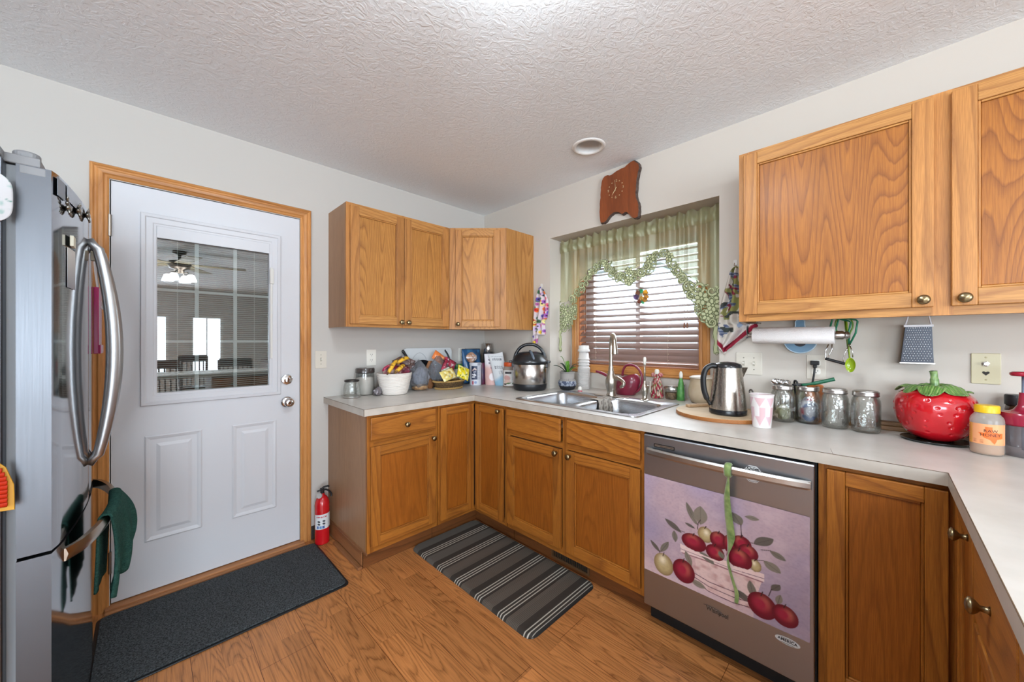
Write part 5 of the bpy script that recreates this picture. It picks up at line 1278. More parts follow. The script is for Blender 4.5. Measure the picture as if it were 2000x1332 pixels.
for z in (-.042, .042): lathe(b, [(.003, .005), (.0025, .0062), (0, .0063)], 10, M=F @ Matrix.Translation((0, z, 0)))
O('screw', b, M('screw_tan', '8A7E60', rough=.4, metal=.5), c, world=True)

# ================================================================ COUNTER, LEFT RUN
Z = .9143
jg = thin_glass('jar_glass', (.93, .95, .94), k=.05, rough=.03, fres=.9)
def glassbump(name, tint, sc, st, k=.05):
    m = thin_glass(name, tint, k=k, rough=.05, fres=1.0); N = m.node_tree.nodes; L = m.node_tree.links
    n = N.new('ShaderNodeTexNoise'); n.inputs['Scale'].default_value = sc; tc = N.new('ShaderNodeTexCoord'); L.new(tc.outputs['Object'], n.inputs['Vector'])
    bp = N.new('ShaderNodeBump'); bp.inputs['Strength'].default_value = st; bp.inputs['Distance'].default_value = .004; L.new(n.outputs[0], bp.inputs['Height'])
    L.new(bp.outputs[0], N['Glossy BSDF'].inputs['Normal']); L.new(bp.outputs[0], N['Layer Weight'].inputs['Normal'])
    return m
gemb = glassbump('embossed_glass', (.95, .97, .95), 70, .9, k=.08)
c = T('glass_jar', 'short embossed glass jar standing upside down on its silver lid', 'jar', (-1.275, -.150, Z))
b = nb(); lathe(b, [(.044, .012), (.050, .016), (.052, .03), (.050, .075), (.044, .095), (.043, .100), (.043, .108), (.0, .108)], 36, cap0=False); O('glass', b, gemb, c, smooth=True)
b = nb(); lathe(b, [(.053, 0), (.055, .003), (.055, .010), (.050, .012), (0, .012)], 36); O('lid', b, M('jar_lid_silver', 'C8C6C2', rough=.3, metal=1), c, smooth=True, angle=.6)
b = nb(); lathe(b, [(.0445, .104), (.046, .107), (.046, .114), (.043, .116), (.040, .112)], 36, cap0=False, cap1=False); O('top_ring', b, M('dark_rim', '3A3634', rough=.3, metal=.5), c, smooth=True)
c = T('glass_canister', 'tall clear canister of flour with a dark lid behind the short jar', 'canister', (-1.157, -.082, Z))
b = nb(); lathe(b, [(.055, .002), (.060, .006), (.061, .135), (.058, .15), (.058, .155)], 36, cap1=False); O('glass', b, jg, c, smooth=True)
b = nb(); lathe(b, [(.052, .003), (.057, .008), (.058, .118), (.030, .126), (0, .122)], 36); O('flour', b, M('flour', 'CFC6BE', rough=.9), c, smooth=True)
b = nb(); lathe(b, [(.060, .150), (.063, .154), (.063, .178), (.058, .186), (.030, .189), (0, .189)], 36); O('lid', b, M('canister_lid', '3C3634', rough=.25, coat=.5), c, smooth=True, angle=.6)
def crinkle(bm, cx, cy, z0, w, d, h, seed, nu=36, nv=26, puff=1.0, sag=.0, top=.25, rz=0.0, amp=.10, M0=None):
    """a crumpled bag: closed lobed surface"""
    R = random.Random(seed); ph = [R.uniform(0, 6.28) for _ in range(12)]
    def f(u, v):
        a = 2*PI*u; t = v
        r = math.sin(PI*min(1, (t*.92+.04)))**.45
        if t > .7: r *= 1-(t-.7)/.3*(1-top)
        wr = 1+amp*math.sin(5*a+ph[0]+6*t)+amp*.7*math.sin(9*a+ph[1]-9*t)+amp*.5*math.sin(14*a+ph[2]+17*t)
        x = w/2*r*wr*math.cos(a); y = d/2*r*wr*math.sin(a)
        z = h*t+(amp*.12*h)*math.sin(7*a+ph[3])*t+sag*math.cos(a)*t
        X = x*math.cos(rz)-y*math.sin(rz); Y = x*math.sin(rz)+y*math.cos(rz)
        p = Vector((cx+X, cy+Y, z0+z))
        return tuple(M0 @ p) if M0 is not None else tuple(p)
    sheet(nu, nv, f, bm)
    bmesh.ops.remove_doubles(bm, verts=bm.verts[:], dist=.00002)
    return bm
foil = M('silver_bag_foil', '8E888C', rough=.28, metal=.6, bump=(60, .9, .006))
c = T('small_bag', 'small crumpled silvery bag between the canister and the white basket', 'bag', (-1.115, -.195, Z))
b = crinkle(nb(), 0, 0, .001, .075, .040, .058, 4, top=.3, rz=.5, amp=.26); O('foil', b, foil, c, smooth=True)

wb = T('ribbed_basket', 'white round basket with fine horizontal ribs full of fruit and snack bags', 'basket', (-.998, -.195, Z))
b = nb(); pr = [(.070, 0), (.082, .002)]
n = 15
for k in range(n):
    z0 = .004+.146*k/n; z1 = .004+.146*(k+1)/n; r0 = .084+.034*(k/n)**.8; r1 = .084+.034*((k+1)/n)**.8
    pr += [(r0, z0), (r0+.0035, z0+(z1-z0)*.25), (r0+.0038, z0+(z1-z0)*.6), (r1+.0005, z1-.0006)]
pr += [(.119, .150), (.112, .150), (.108, .13), (.080, .01), (0, .008)]
lathe(b, pr, 48); O('wall', b, M('white_ribbed', 'DAD2CA', rough=.6), wb, smooth=True, angle=1.2)
ban = MP('banana_skin', rough=.5)
def banana(pts, lab, seed):
    b = nb(); sp = spline(pts, 8); n = len(sp)
    rs = [.0165*math.sin(PI*(.10+.80*i/(n-1)))**.6 if 2 < i < n-4 else (.007 if i >= n-4 else .006) for i in range(n)]
    tube(b, sp, rs, 6); 
    for e in b.verts: pass
    o = O('banana', b, ban, None, smooth=True, sub=1)
    P0 = Vector(pts[0]); P1 = Vector(pts[-1])
    def f(P):
        A = Art(srgb('E2AE2C'), len(P)); s = vnoise(P[:, 0]*1+9, P[:, 2]+P[:, 1]*.7+5, 95, seed)
        A.mix((s-.60)*6, srgb('5A3418')); t = np.linalg.norm(P-np.array(P0), axis=1); e = np.linalg.norm(P-np.array(P1), axis=1)
        A.mix((.02-t)*80, srgb('4A3418')); A.mix((.022-e)*80, srgb('6A5420')); return A.c
    paint(o, f); tag(o, lab, 'banana', 'bananas on the white basket'); return o
banana([(-1.110, -.310, 1.062), (-1.085, -.312, 1.10), (-1.055, -.298, 1.132), (-1.015, -.272, 1.158)], 'frontmost yellow banana hanging over the rim of the white basket', 1)
banana([(-1.065, -.318, 1.068), (-1.035, -.320, 1.092), (-1.0, -.305, 1.112), (-.965, -.280, 1.120)], 'spotted short banana lying lowest on the white basket rim', 2)
banana([(-1.02, -.255, 1.125), (-.985, -.262, 1.150), (-.94, -.250, 1.165), (-.90, -.225, 1.160)], 'spotted banana lying highest on the heap in the white basket', 3)
def bagart(o, base, blobs, seed, sc=40):
    def f(P):
        U = P[:, 0]+P[:, 1]*.6+3; V = P[:, 2]+3; A = Art(srgb(base), len(P))
        for i, (cc, th) in enumerate(blobs): A.mix((vnoise(U, V, sc+i*9, seed+i)-th)*7, srgb(cc))
        return A.c
    paint(o, f)
bagp = MP('printed_bag', rough=.25, coat=.4, bump=(60, .8, .006)); bagm = MP('printed_paper_bag', rough=.55, bump=(50, .3, .004))
def bag(name, lab, loc, w, d, h, seed, base, blobs, rz=0, top=.5, amp=.1, mat=None, group=None, tilt=None, cat='bag', sc=40):
    c = T(name, lab, cat, loc, group=group); 
    M0 = tilt
    b = crinkle(nb(), 0, 0, 0, w, d, h, seed, rz=rz, top=top, amp=amp, M0=M0)
    o = O('wrapper', b, mat or bagp, c, smooth=True); bagart(o, base, blobs, seed, sc); return c
RX = lambda a: Matrix.Rotation(math.radians(a), 4, 'X'); RY = lambda a: Matrix.Rotation(math.radians(a), 4, 'Y'); RZ = lambda a: Matrix.Rotation(math.radians(a), 4, 'Z')
bag('snack_bag', 'dark red and purple printed bag filling the white basket', (-.975, -.195, Z+.085), .19, .15, .14, 11, '5A1E30', [('8E2E48', .55), ('3A2440', .6), ('C8A898', .75), ('9A4A30', .72)], top=.7, amp=.08)
bag('snack_bag', 'clear bag of brown snacks on top of the white basket heap', (-.915, -.165, Z+.15), .16, .11, .115, 15, '6A5450', [('A8A8B0', .58), ('3E2A28', .62), ('CDD0D6', .74)], top=.45, amp=.12)
bag('snack_bag', 'pink edged bag standing up in the white basket', (-1.02, -.185, Z+.14), .12, .03, .065, 19, 'A83050', [('6A1E38', .6), ('C86878', .7)], top=.8, amp=.05)
clearbag = thin_glass('clear_plastic_bag', (.82, .86, .92), k=.22, rough=.12, fres=1.2)
N_ = clearbag.node_tree.nodes; L_2 = clearbag.node_tree.links
nn = N_.new('ShaderNodeTexNoise'); nn.inputs['Scale'].default_value = 38; nn.inputs['Detail'].default_value = 4; nn.inputs['Distortion'].default_value = 1.5
bpn = N_.new('ShaderNodeBump'); bpn.inputs['Strength'].default_value = 1; bpn.inputs['Distance'].default_value = .012; L_2.new(nn.outputs[0], bpn.inputs['Height']); L_2.new(bpn.outputs[0], N_['Glossy BSDF'].inputs['Normal'])
dfn = N_.new('ShaderNodeBsdfDiffuse'); dfn.inputs[0].default_value = (*srgb('D4D8E4'), 1); L_2.new(bpn.outputs[0], dfn.inputs['Normal'])
mxn = N_.new('ShaderNodeMixShader'); mxn.inputs[0].default_value = .13; outn = N_['Material Output']; srcn = outn.inputs[0].links[0].from_socket
L_2.new(srcn, mxn.inputs[1]); L_2.new(dfn.outputs[0], mxn.inputs[2]); L_2.new(mxn.outputs[0], outn.inputs[0])
c = T('plastic_bag', 'crinkled clear plastic bag of nuts leaning beside the white basket', 'bag', (-.778, -.165, Z))
b = crinkle(nb(), 0, 0, .001, .15, .11, .225, 23, top=.35, amp=.09, rz=.2, sag=-.01); O('film', b, clearbag, c, smooth=True, solid=0)
b = crinkle(nb(), .005, 0, .002, .125, .09, .05, 24, top=.8, amp=.05); o = O('nuts', b, M('nuts', 'B08E68', rough=.8, bump=(90, 1, .006), var=('8A6444', 60)), c, smooth=True)
b = crinkle(nb(), .01, .0, .04, .12, .06, .13, 25, top=.5, amp=.26); o = O('inner_bag', b, M('inner_film', 'D0D4E0', rough=.25, alpha=.4, bump=(60, 1.0, .01)), c, smooth=True)

# things leaning on the back wall behind the baskets
cb = T('cutting_board', 'thin white plastic cutting board leaning on the wall behind the baskets', 'cutting board', (-.62, -.03, Z))
b = nb(); prism(b, rrect(-.845, -.395, .0, .315, .03), frame((0, -.034, Z), (1, 0, 0), (0, -.9975, .07)), 0, .004)
bmesh.ops.transform(b, matrix=Matrix.Identity(4), verts=b.verts)
O('board', b, M('translucent_white', 'CACED0', rough=.35), cb, world=True, bevel=.0015)
b = nb(); tube(b, spline([(-.79, -.045, 1.05), (-.77, -.042, 1.14), (-.73, -.040, 1.185), (-.69, -.040, 1.19), (-.65, -.041, 1.15), (-.63, -.045, 1.06)], 6), .0016, 6)
O('groove', b, M('groove_grey', 'A4A8AC', rough=.5), cb, world=True, smooth=True)
c = T('frying_pan', 'black round frying pan leaning on the wall behind the plastic bag', 'pan', (-.700, -.08, Z))
Mp = Matrix.Translation((-.700, -.080, Z+.115)) @ RX(80)
b = nb(); lathe(b, [(0, -.018), (.085, -.018), (.105, .012), (.109, .013), (.109, .016), (.102, .015), (.082, -.013), (0, -.013)], 44, M=Mp); O('pan_body', b, M('pan_black', '1E2126', rough=.25, coat=.3), c, world=True, smooth=True, angle=.6)
b = nb(); tube(b, [(-.775, -.055, 1.105), (-.815, -.050, 1.155), (-.850, -.048, 1.205), (-.858, -.048, 1.215)], [.008, .009, .012, .009], 10, flat=.6); O('pan_handle', b, black, c, world=True, smooth=True)
bag('paper_bag', 'brown paper bag standing behind the wicker basket', (-.655, -.115, Z), .085, .05, .215, 31, '8A5C38', [('6E4628', .6)], top=.9, amp=.04, mat=bagm)

wk = T('wicker_basket', 'low oval brown wicker basket holding yellow packets', 'basket', (-.550, -.215, Z))
def wicker_mat():
    m, nt, N, L, b = nm('wicker'); tc = N.new('ShaderNodeTexCoord'); w = N.new('ShaderNodeTexWave'); w.inputs['Scale'].default_value = 38; w.bands_direction = 'Z'; w.inputs['Distortion'].default_value = 5; w.inputs['Detail Scale'].default_value = 4
    L.new(tc.outputs['Object'], w.inputs['Vector']); r = N.new('ShaderNodeValToRGB'); r.color_ramp.elements[0].color = (*srgb('2E2010'), 1); r.color_ramp.elements[1].color = (*srgb('8A6A3E'), 1)
    L.new(w.outputs[0], r.inputs[0]); L.new(r.outputs[0], b.inputs['Base Color']); bp = N.new('ShaderNodeBump'); bp.inputs['Distance'].default_value = .006; L.new(w.outputs[0], bp.inputs['Height']); L.new(bp.outputs[0], b.inputs['Normal']); b.inputs['Roughness'].default_value = .7
    return m
wm = wicker_mat(); wl = M('wicker_light', 'A8854E', rough=.7)
b = nb(); lathe(b, [(.098, .004), (.112, .012), (.126, .045), (.132, .058), (.126, .058), (.105, .016), (0, .010)], 60, sy=.72); O('wall', b, wm, wk, smooth=True)
b = nb()
for ph, z0, rr_, w in ((0, .008, .113, .006), (PI, .008, .113, .006), (0, .062, .131, .006), (PI, .062, .131, .006)):
    P = [((rr_+.003*math.sin(24*a+ph))*math.cos(a), (rr_+.003*math.sin(24*a+ph))*math.sin(a)*.72, z0+.004*math.cos(24*a+ph)) for a in [2*PI*k/240 for k in range(241)]]
    tube(b, P, .0042, 6, cap=False)
O('braided_rim', b, wl, wk, smooth=True)
def packet(name, lab, P0, w, h, rot, base, blobs, seed, cat='packet', th=.014, sc=60):
    c = T(name, lab, cat, P0); M0 = rot
    b = nb()
    def f(u, v, s):
        x = (u-.5)*w; z = (v-.5)*h; t = th*math.sin(PI*u)**.5*math.sin(PI*v)**.5*(1+.15*math.sin(u*17+v*9))
        return tuple(M0 @ Vector((x, s*t, z)))
    sheet(22, 22, lambda u, v: f(u, v, -1), b); sheet(22, 22, lambda u, v: f(1-u, v, 1), b)
    bmesh.ops.remove_doubles(b, verts=b.verts[:], dist=.00001)
    o = O('wrapper', b, bagp if False else MP('packet_'+str(seed), rough=.3, coat=.3, bump=(50, .35, .004)), c, smooth=True)
    def pf(P):
        Q = P; U = Q[:, 0]+3; V = Q[:, 2]+3; A = Art(srgb(base), len(P))
        for i, (cc, t_) in enumerate(blobs): A.mix((vnoise(U, V, sc+13*i, seed+i)-t_)*9, srgb(cc))
        return A.c
    paint(o, pf); return c
packet('snack_packet', 'pale yellow wrapper lying slanted at the front of the wicker basket', (-.605, -.285, 1.030), .150, .085, RZ(8) @ RX(-28) @ RY(-12), 'E0CC74', [('F0E6B4', .55), ('8A9098', .74), ('C8A23A', .7)], 41)
packet('snack_packet', 'bright yellow packet on the right side of the wicker basket', (-.455, -.275, 1.035), .105, .115, RZ(0) @ RX(-30) @ RY(28), 'E8D222', [('F2EC9A', .62), ('5A6A2A', .74)], 47)
packet('snack_packet', 'dark red packet standing in the middle of the wicker basket', (-.545, -.205, 1.085), .11, .13, RZ(0) @ RX(-12) @ RY(30), '8A1A34', [('B8405A', .62), ('4A1022', .6), ('D8D0D4', .76)], 53)
packet('snack_packet', 'green and white packet between the yellow wrapper and the red packet', (-.590, -.245, 1.055), .09, .05, RX(-25) @ RY(-18), 'B8C4B0', [('3E6A4A', .55), ('DADAD6', .66)], 59)
packet('snack_packet', 'small pale green packet at the right end of the wicker basket', (-.435, -.225, 1.01), .08, .07, RX(-18) @ RY(40), 'C8CCA0', [('8AA058', .58), ('E6E2C0', .66)], 61)
packet('cracker_bag', 'orange packet inside a clear bag at the back of the wicker basket', (-.600, -.150, 1.155), .11, .075, RX(-8) @ RY(35), 'E07A3A', [('F0A070', .62)], 67)
c = T('plastic_bag', 'clear twisted plastic bag standing at the back of the wicker basket', 'bag', (-.615, -.165, Z+.055)); b = crinkle(nb(), 0, 0, 0, .15, .06, .20, 37, top=.4, amp=.1); O('film', b, clearbag, c, smooth=True)
c = T('spice_jar', 'white jar with a green lid standing behind the wicker basket', 'jar', (-.395, -.105, Z))
b = nb(); lathe(b, [(.040, 0), (.043, .004), (.043, .135), (.038, .142)], 28); O('jar_body', b, M('milky_jar', 'BFC2BC', rough=.3), c, smooth=True, angle=.8)
b = nb(); lathe(b, [(.045, .142), (.0455, .145), (.0455, .178), (.043, .181), (0, .181)], 28); O('lid', b, M('green_lid', '1E6A34', rough=.35), c, smooth=True, angle=.8)
c = T('ladle', 'black curved utensil handle rising behind the green-lidded jar', 'utensil', (-.44, -.05, Z))
b = nb(); tube(b, spline([(-.405, -.045, Z+.002), (-.41, -.045, 1.02), (-.42, -.042, 1.12), (-.437, -.038, 1.17), (-.462, -.036, 1.205), (-.468, -.036, 1.21)], 5), .0085, 10, flat=.7); O('utensil_handle', b, M('dark_blue_grey', '34383E', rough=.4), c, world=True, smooth=True)

# corner group
cn = T('drink_mix_tub', 'white round tub with a navy label in front of the blue bag', 'tub', (-.262, -.190, Z))
b = nb(); lathe(b, [(.045, 0), (.049, .004), (.050, .168), (.052, .170), (.052, .186), (.048, .190), (0, .190)], 60); o = O('tub_body', b, MP('tub_print', rough=.35), cn, smooth=True, angle=.8)
me_fine = o.data
bm3 = nb(); bm3.from_mesh(me_fine); bmesh.ops.subdivide_edges(bm3, edges=[e for e in bm3.edges if abs(e.verts[0].co.z-e.verts[1].co.z) > .1], cuts=60, use_grid_fill=True); bm3.to_mesh(me_fine); bm3.free()
def tubp(P):
    a = np.mod(np.arctan2(P[:, 1], P[:, 0])+2*PI, 2*PI); U = (a-PI)/1.9; V = P[:, 2]/.17; A = Art(srgb('D2D4DC'), len(P))
    A.mix(((U > .10) & (U < .62) & (V > .30) & (V < .96))*1., srgb('1E2A48'))
    A.line(U, V, [(.18, .42), (.30, .42)], .05, srgb('E6E6EC')); A.line(U, V, [(.18, .55), (.34, .52)], .045, srgb('E6E6EC')); A.line(U, V, [(.36, .40), (.36, .58), (.48, .50)], .04, srgb('E6E6EC')); A.line(U, V, [(.20, .74), (.40, .84), (.52, .78)], .05, srgb('D0B8B0')); A.line(U, V, [(.26, .66), (.48, .68)], .03, srgb('B8B8C4'))
    A.mix(((U > .66) & (U < .95) & (V > .3))*(np.mod(V*24, 1) < .4)*.6, srgb('5A6278')); A.ell(U, V, .22, .14, .10, .10, srgb('B05A68'), 0, .3); A.ell(U, V, .48, .16, .12, .07, srgb('8A9AC0'), 0, .3)
    return A.c
paint(o, tubp)
packet('chip_bag', 'blue bag with a tan picture standing in the back corner', (-.215, -.085, Z+.155), .19, .30, RZ(-6) @ RX(-6), '2E5A86', [('1E3E62', .6), ('3E7AA8', .7)], 71, cat='bag', th=.03, sc=18)
c = T('bun_bag', 'tan rolls showing in an open clear bag above the white tub', 'bag', (-.262, -.135, Z+.19)); b = crinkle(nb(), 0, 0, .0, .10, .06, .085, 73, top=.6, amp=.1); o = O('wrapper', b, bagp, c, smooth=True); bagart(o, 'C09A82', [('8E6450', .6), ('E4DCDC', .66)], 74)
c = T('dark_tin', 'narrow dark red and navy can between the tub and the pink pouch', 'can', (-.178, -.180, Z)); b = nb(); lathe(b, [(.026, 0), (.027, .004), (.027, .18), (.024, .184), (0, .184)], 24); o = O('can_body', b, M('dark_can', '3A2A48', rough=.3, var=('6A1E34', 12)), c, smooth=True, angle=.8)
pk = T('pouch', 'pink and white stand-up pouch in the corner', 'pouch', (-.135, -.262, Z))
def pouchmesh(w, h, th, lean, rz):
    def f(u, v, s):
        x = (u-.5)*w*(1+.02*math.sin(v*7)); t = th*(1-v)**.7*math.sin(PI*u)**.5+.002; z = h*v
        return tuple(Matrix.Rotation(rz, 4, 'Z') @ Matrix.Rotation(lean, 4, 'Y') @ Vector((x, s*t, z)))
    b = nb(); sheet(26, 60, lambda u, v: f(u, v, -1), b); sheet(26, 60, lambda u, v: f(1-u, v, 1), b); return b
b = pouchmesh(.118, .262, .032, math.radians(-2), math.radians(-42)); o = O('pouch_body', b, MP('pink_pouch_print', rough=.4), pk, smooth=True)
IR1 = Matrix.Rotation(math.radians(42), 3, 'Z')
def pinkp(P):
    U = P[:, 0]*math.cos(.733)-P[:, 1]*math.sin(.733); V = P[:, 2]/.262; A = Art(srgb('CFA49C'), len(P)); A.mix((V-.52)*6, srgb('D8D4D8')); A.ell(U*8, V, .0, .26, .22, .12, srgb('E2D8D8'), 0, .2)
    A.mix((np.abs(V-.80) < .02)*(np.abs(U) < .035)*1., srgb('5A4A5A')); A.mix((np.abs(V-.70) < .03)*(np.abs(U) < .03)*(np.mod(U*160, 1) < .6), srgb('4A4452')); A.line(U*8, V, [(-.1, .55), (.3, .48)], .03, srgb('A87A88')); return A.c
paint(o, pinkp)
bl_ = T('pouch', 'grey-white pouch with a blue foot leaning to the left against the pink pouch', 'pouch', (-.108, -.362, Z))
b = pouchmesh(.120, .272, .030, math.radians(-13), math.radians(-50)); o = O('pouch_body', b, MP('blue_pouch_print', rough=.4), bl_, smooth=True)
def bluep(P):
    U = P[:, 0]*math.cos(.873)-P[:, 1]*math.sin(.873)+P[:, 2]*.22; V = P[:, 2]/.262; A = Art(srgb('D0D2D4'), len(P)); A.mix((.34-V+U*2.5)*8, srgb('8EB4CC'))
    for vv, th_ in ((.83, .035), (.60, .02), (.55, .02)): A.mix((np.abs(V-vv) < th_)*(np.abs(U-.0) < .038)*(np.mod(U*100, 1) < .55), srgb('4A4E5A'))
    A.mix((np.abs(V-.92) < .008)*(np.abs(U) < .05)*1., srgb('9AA0A6')); A.mix((np.abs(V-.42) < .05)*(np.abs(U-.02) < .025)*(np.mod(V*60, 1) < .5)*.7, srgb('7A8088')); return A.c
paint(o, bluep)
c = T('storage_tin', 'tall dark tin in the corner behind the pouches under the steel tumbler', 'tin', (-.062, -.125, Z)); b = nb(); lathe(b, [(.044, 0), (.045, .003), (.045, .268), (.043, .272), (0, .272)], 28); O('tin_body', b, M('tin_dark', '4A4A4E', rough=.4, metal=.6), c, smooth=True, angle=.8)
c = T('steel_tumbler', 'small steel tumbler turned upside down in the corner', 'tumbler', (-.062, -.125, Z+.2725)); b = nb(); lathe(b, [(.040, 0), (.0415, .002), (.032, .074), (.030, .077), (0, .077)], 32, cap0=False); O('tumbler_body', b, metal_brushed('tumbler_steel', 'B4B0AC', .25, 'z'), c, smooth=True, angle=.8)
oj = T('nut_butter_jar', 'clear jar with an orange lid and white label beside the pressure cooker', 'jar', (-.130, -.470, Z))
b = nb(); lathe(b, [(.052, 0), (.056, .004), (.057, .14), (.050, .162), (.044, .170)], 40, cap1=False); O('glass', b, M('jar_plastic', 'A8988C', rough=.15, alpha=.75), oj, smooth=True)
b = nb(); sheet(70, 50, lambda u, v: (.0578*math.cos(PI*.9+u*PI), .0578*math.sin(PI*.9+u*PI), .012+.125*v), b); o = O('label', b, MP('jar_label', rough=.5), oj, smooth=True)
def ojl(P):
    a = np.mod(np.arctan2(P[:, 1], P[:, 0]), 2*PI); U = (a-PI*.9)/PI; V = (P[:, 2]-.012)/.125; A = Art(srgb('D8D4D0'), len(P))
    A.mix((np.abs(V-.84) < .07)*(U > .12)*(U < .42)*1., srgb('3A3438')); A.mix((np.abs(V-.84) < .05)*(U > .55)*(np.mod(U*30, 1) < .6), srgb('6A6468')); A.ell(U, V, .22, .50, .15, .18, srgb('C89A94'), .4, .4); A.ell(U, V, .22, .26, .16, .12, srgb('D0B0A4'), 0, .4)
    A.leaf(U, V, (.15, .12), (.42, .20), .05, srgb('4A6A3A')); A.leaf(U, V, (.45, .10), (.58, .25), .04, srgb('5A7A48')); A.ell(U, V, .12, .10, .08, .05, srgb('3A2A24'), 0, .4); A.line(U, V, [(.45, .55), (.8, .58)], .012, srgb('8A7A78')); A.line(U, V, [(.45, .44), (.75, .46)], .012, srgb('8A7A78')); return A.c
paint(o, ojl)
b = nb(); lathe(b, [(.048, .166), (.049, .168), (.049, .194), (.046, .198), (0, .198)], 40); O('lid', b, M('orange_lid', 'C8501E', rough=.4), oj, smooth=True, angle=.7)

# pressure cooker
pc = T('pressure_cooker', 'stainless electric pressure cooker with a black lid and arched handle', 'pressure cooker', (-.145, -.705, Z), rz=0)
b = nb(); lathe(b, [(.112, 0), (.120, .006), (.126, .018), (.130, .046), (.127, .052)], 56, cap1=False); O('base', b, M('cooker_black', '1C1D20', rough=.35), pc, smooth=True, angle=.7)
b = nb(); lathe(b, [(.1275, .050), (.1285, .052), (.1285, .205), (.127, .207)], 64, cap0=False, cap1=False); O('steel_body', b, metal_brushed('cooker_steel', 'B8B2AC', .22, 'z', .12), pc, smooth=True, angle=.8)
pcb = M('cooker_lid', '1D2024', rough=.28, coat=.3)
b = nb(); lathe(b, [(.130, .200), (.140, .206), (.142, .214), (.138, .226), (.128, .240), (.112, .262), (.085, .282), (.05, .291), (0, .293)], 56); lathe(b, [(.132, .196), (.134, .202), (.130, .206)], 48, cap0=False, cap1=False)
O('lid', b, pcb, pc, smooth=True, angle=.6)
Mh = RZ(-52)
b = nb(); P = [(-.118, 0, .235), (-.106, 0, .275), (-.080, 0, .315), (-.040, 0, .340), (0, 0, .346), (.040, 0, .340), (.080, 0, .315), (.106, 0, .275), (.118, 0, .235)]
tube(b, [tuple(Mh @ Vector(p)) for p in spline(P, 5)], [.014]*6+[.0125]*29+[.014]*6, 12, flat=1.9, up=(0, 0, 1)); O('handle', b, pcb, pc, smooth=True)
b = nb(); Mq = RZ(-135)
tube(b, [tuple(RZ(-120) @ Vector(p)) for p in [(.060, -.02, .296), (.085, -.02, .290), (.112, -.015, .262), (.122, -.010, .235), (.128, -.008, .215)]], [.008, .010, .010, .009, .008], 10); O('steam_pipe', b, M('steam_grey', '5A6470', rough=.25), pc, smooth=True)
for a in (178, -2):
    b = nb(); Mr = RZ(a-52); box(b, .120, .158, -.030, .030, .204, .222, M=Mr); box(b, .124, .140, -.022, .022, .170, .206, M=Mr); O('side_grip', b, pcb, pc, bevel=.005)
b = nb(); Mr = RZ(-20); box(b, .127, .138, -.022, .022, .045, .20, M=Mr); O('rear_bracket', b, pcb, pc, bevel=.004)

# ================================================================ AROUND THE SINK
c = T('plant_pot', 'grey and blue textured pot with a small green succulent by the alcove', 'plant', (.062, -.905, Z))
b = nb(); lathe(b, [(.044, 0), (.052, .004), (.068, .035), (.071, .052), (.064, .070), (.054, .082), (.055, .125), (.060, .134), (.056, .137), (.050, .130), (.0, .118)], 60)
bmesh.ops.subdivide_edges(b, edges=b.edges[:], cuts=3, use_grid_fill=True)
o = O('pot', b, MP('pot_print', rough=.7, bump=(90, .5, .003)), c, smooth=True)
def potp(P):
    a = np.arctan2(P[:, 1], P[:, 0]); z = P[:, 2]; A = Art(srgb('A29C96'), len(P)); A.mix((np.mod(z, .011) < .003)*(z > .08)*.6, srgb('6E6A68')); A.mix((np.mod(a*14, 1) < .4)*(z > .066)*(z < .088)*.8, srgb('5E5C60'))
    A.mix((z < .066)*1., srgb('4A5268')); A.mix((z < .066)*(vnoise(a*3+9, z*40, 3, 5) > .55)*1., srgb('9EA4B0')); A.mix((z < .034)*1., srgb('16181E')); return A.c
paint(o, potp)
b = nb(); lathe(b, [(.0, .126), (.05, .122)], 24); O('soil', b, M('dark_soil', '241A14', rough=.9), c)
lf = [M('leaf_bright', '5C8E2C', rough=.4, coat=.2, sss=0), M('leaf_dark', '1E3A22', rough=.4, coat=.2)]
def leafm(a, L_, up, w, mi):
    b = nb(); n = 10; r = []
    for i in range(n+1):
        t = i/n; rr = L_*t; z = .122+up*math.sin(t*PI*.55)*L_; ww = w*math.sin(PI*min(.98, .12+.88*t))**.7
        d = Vector((math.cos(a), math.sin(a), 0)); s = Vector((-math.sin(a), math.cos(a), 0)); base = d*(rr*(1.25-up*.55))+Vector((0, 0, z))
        r.append([b.verts.new(base-s*ww+Vector((0, 0, ww*.3))), b.verts.new(base-Vector((0, 0, ww*.25))), b.verts.new(base+s*ww+Vector((0, 0, ww*.3)))])
    for p, q in zip(r, r[1:]):
        for k in range(2): b.faces.new((p[k], p[k+1], q[k+1], q[k]))
    O('leaf', b, lf[mi], c, smooth=True, solid=.0015)
for a, L_, up, w, mi in ((-2.3, .085, .85, .011, 0), (2.2, .10, 1.3, .012, 0), (.5, .085, 1.1, .011, 0), (1.5, .09, .8, .010, 1), (2.5, .115, .55, .010, 1), (-.6, .095, .75, .010, 1), (3.4, .11, .25, .009, 1), (-1.4, .08, .6, .010, 0), (-.1, .10, .5, .009, 1), (.9, .07, 1.3, .009, 0), (2.9, .09, .9, .010, 1)): leafm(a, L_, up, w, mi)
c = T('scrubber_knob', 'tiny pink pot scrubber with a white round knob behind the sink', 'scrubber', (.018, -1.052, Z)); b = nb(); lathe(b, [(.015, 0), (.017, .003), (.016, .009), (.010, .011)], 24); O('bristle_base', b, M('pink_plastic', 'C0606E', rough=.5), c, smooth=True)
b = nb(); lathe(b, [(.012, .010), (.016, .017), (.0165, .026), (.012, .036), (0, .040)], 24); O('knob', b, white, c, smooth=True)
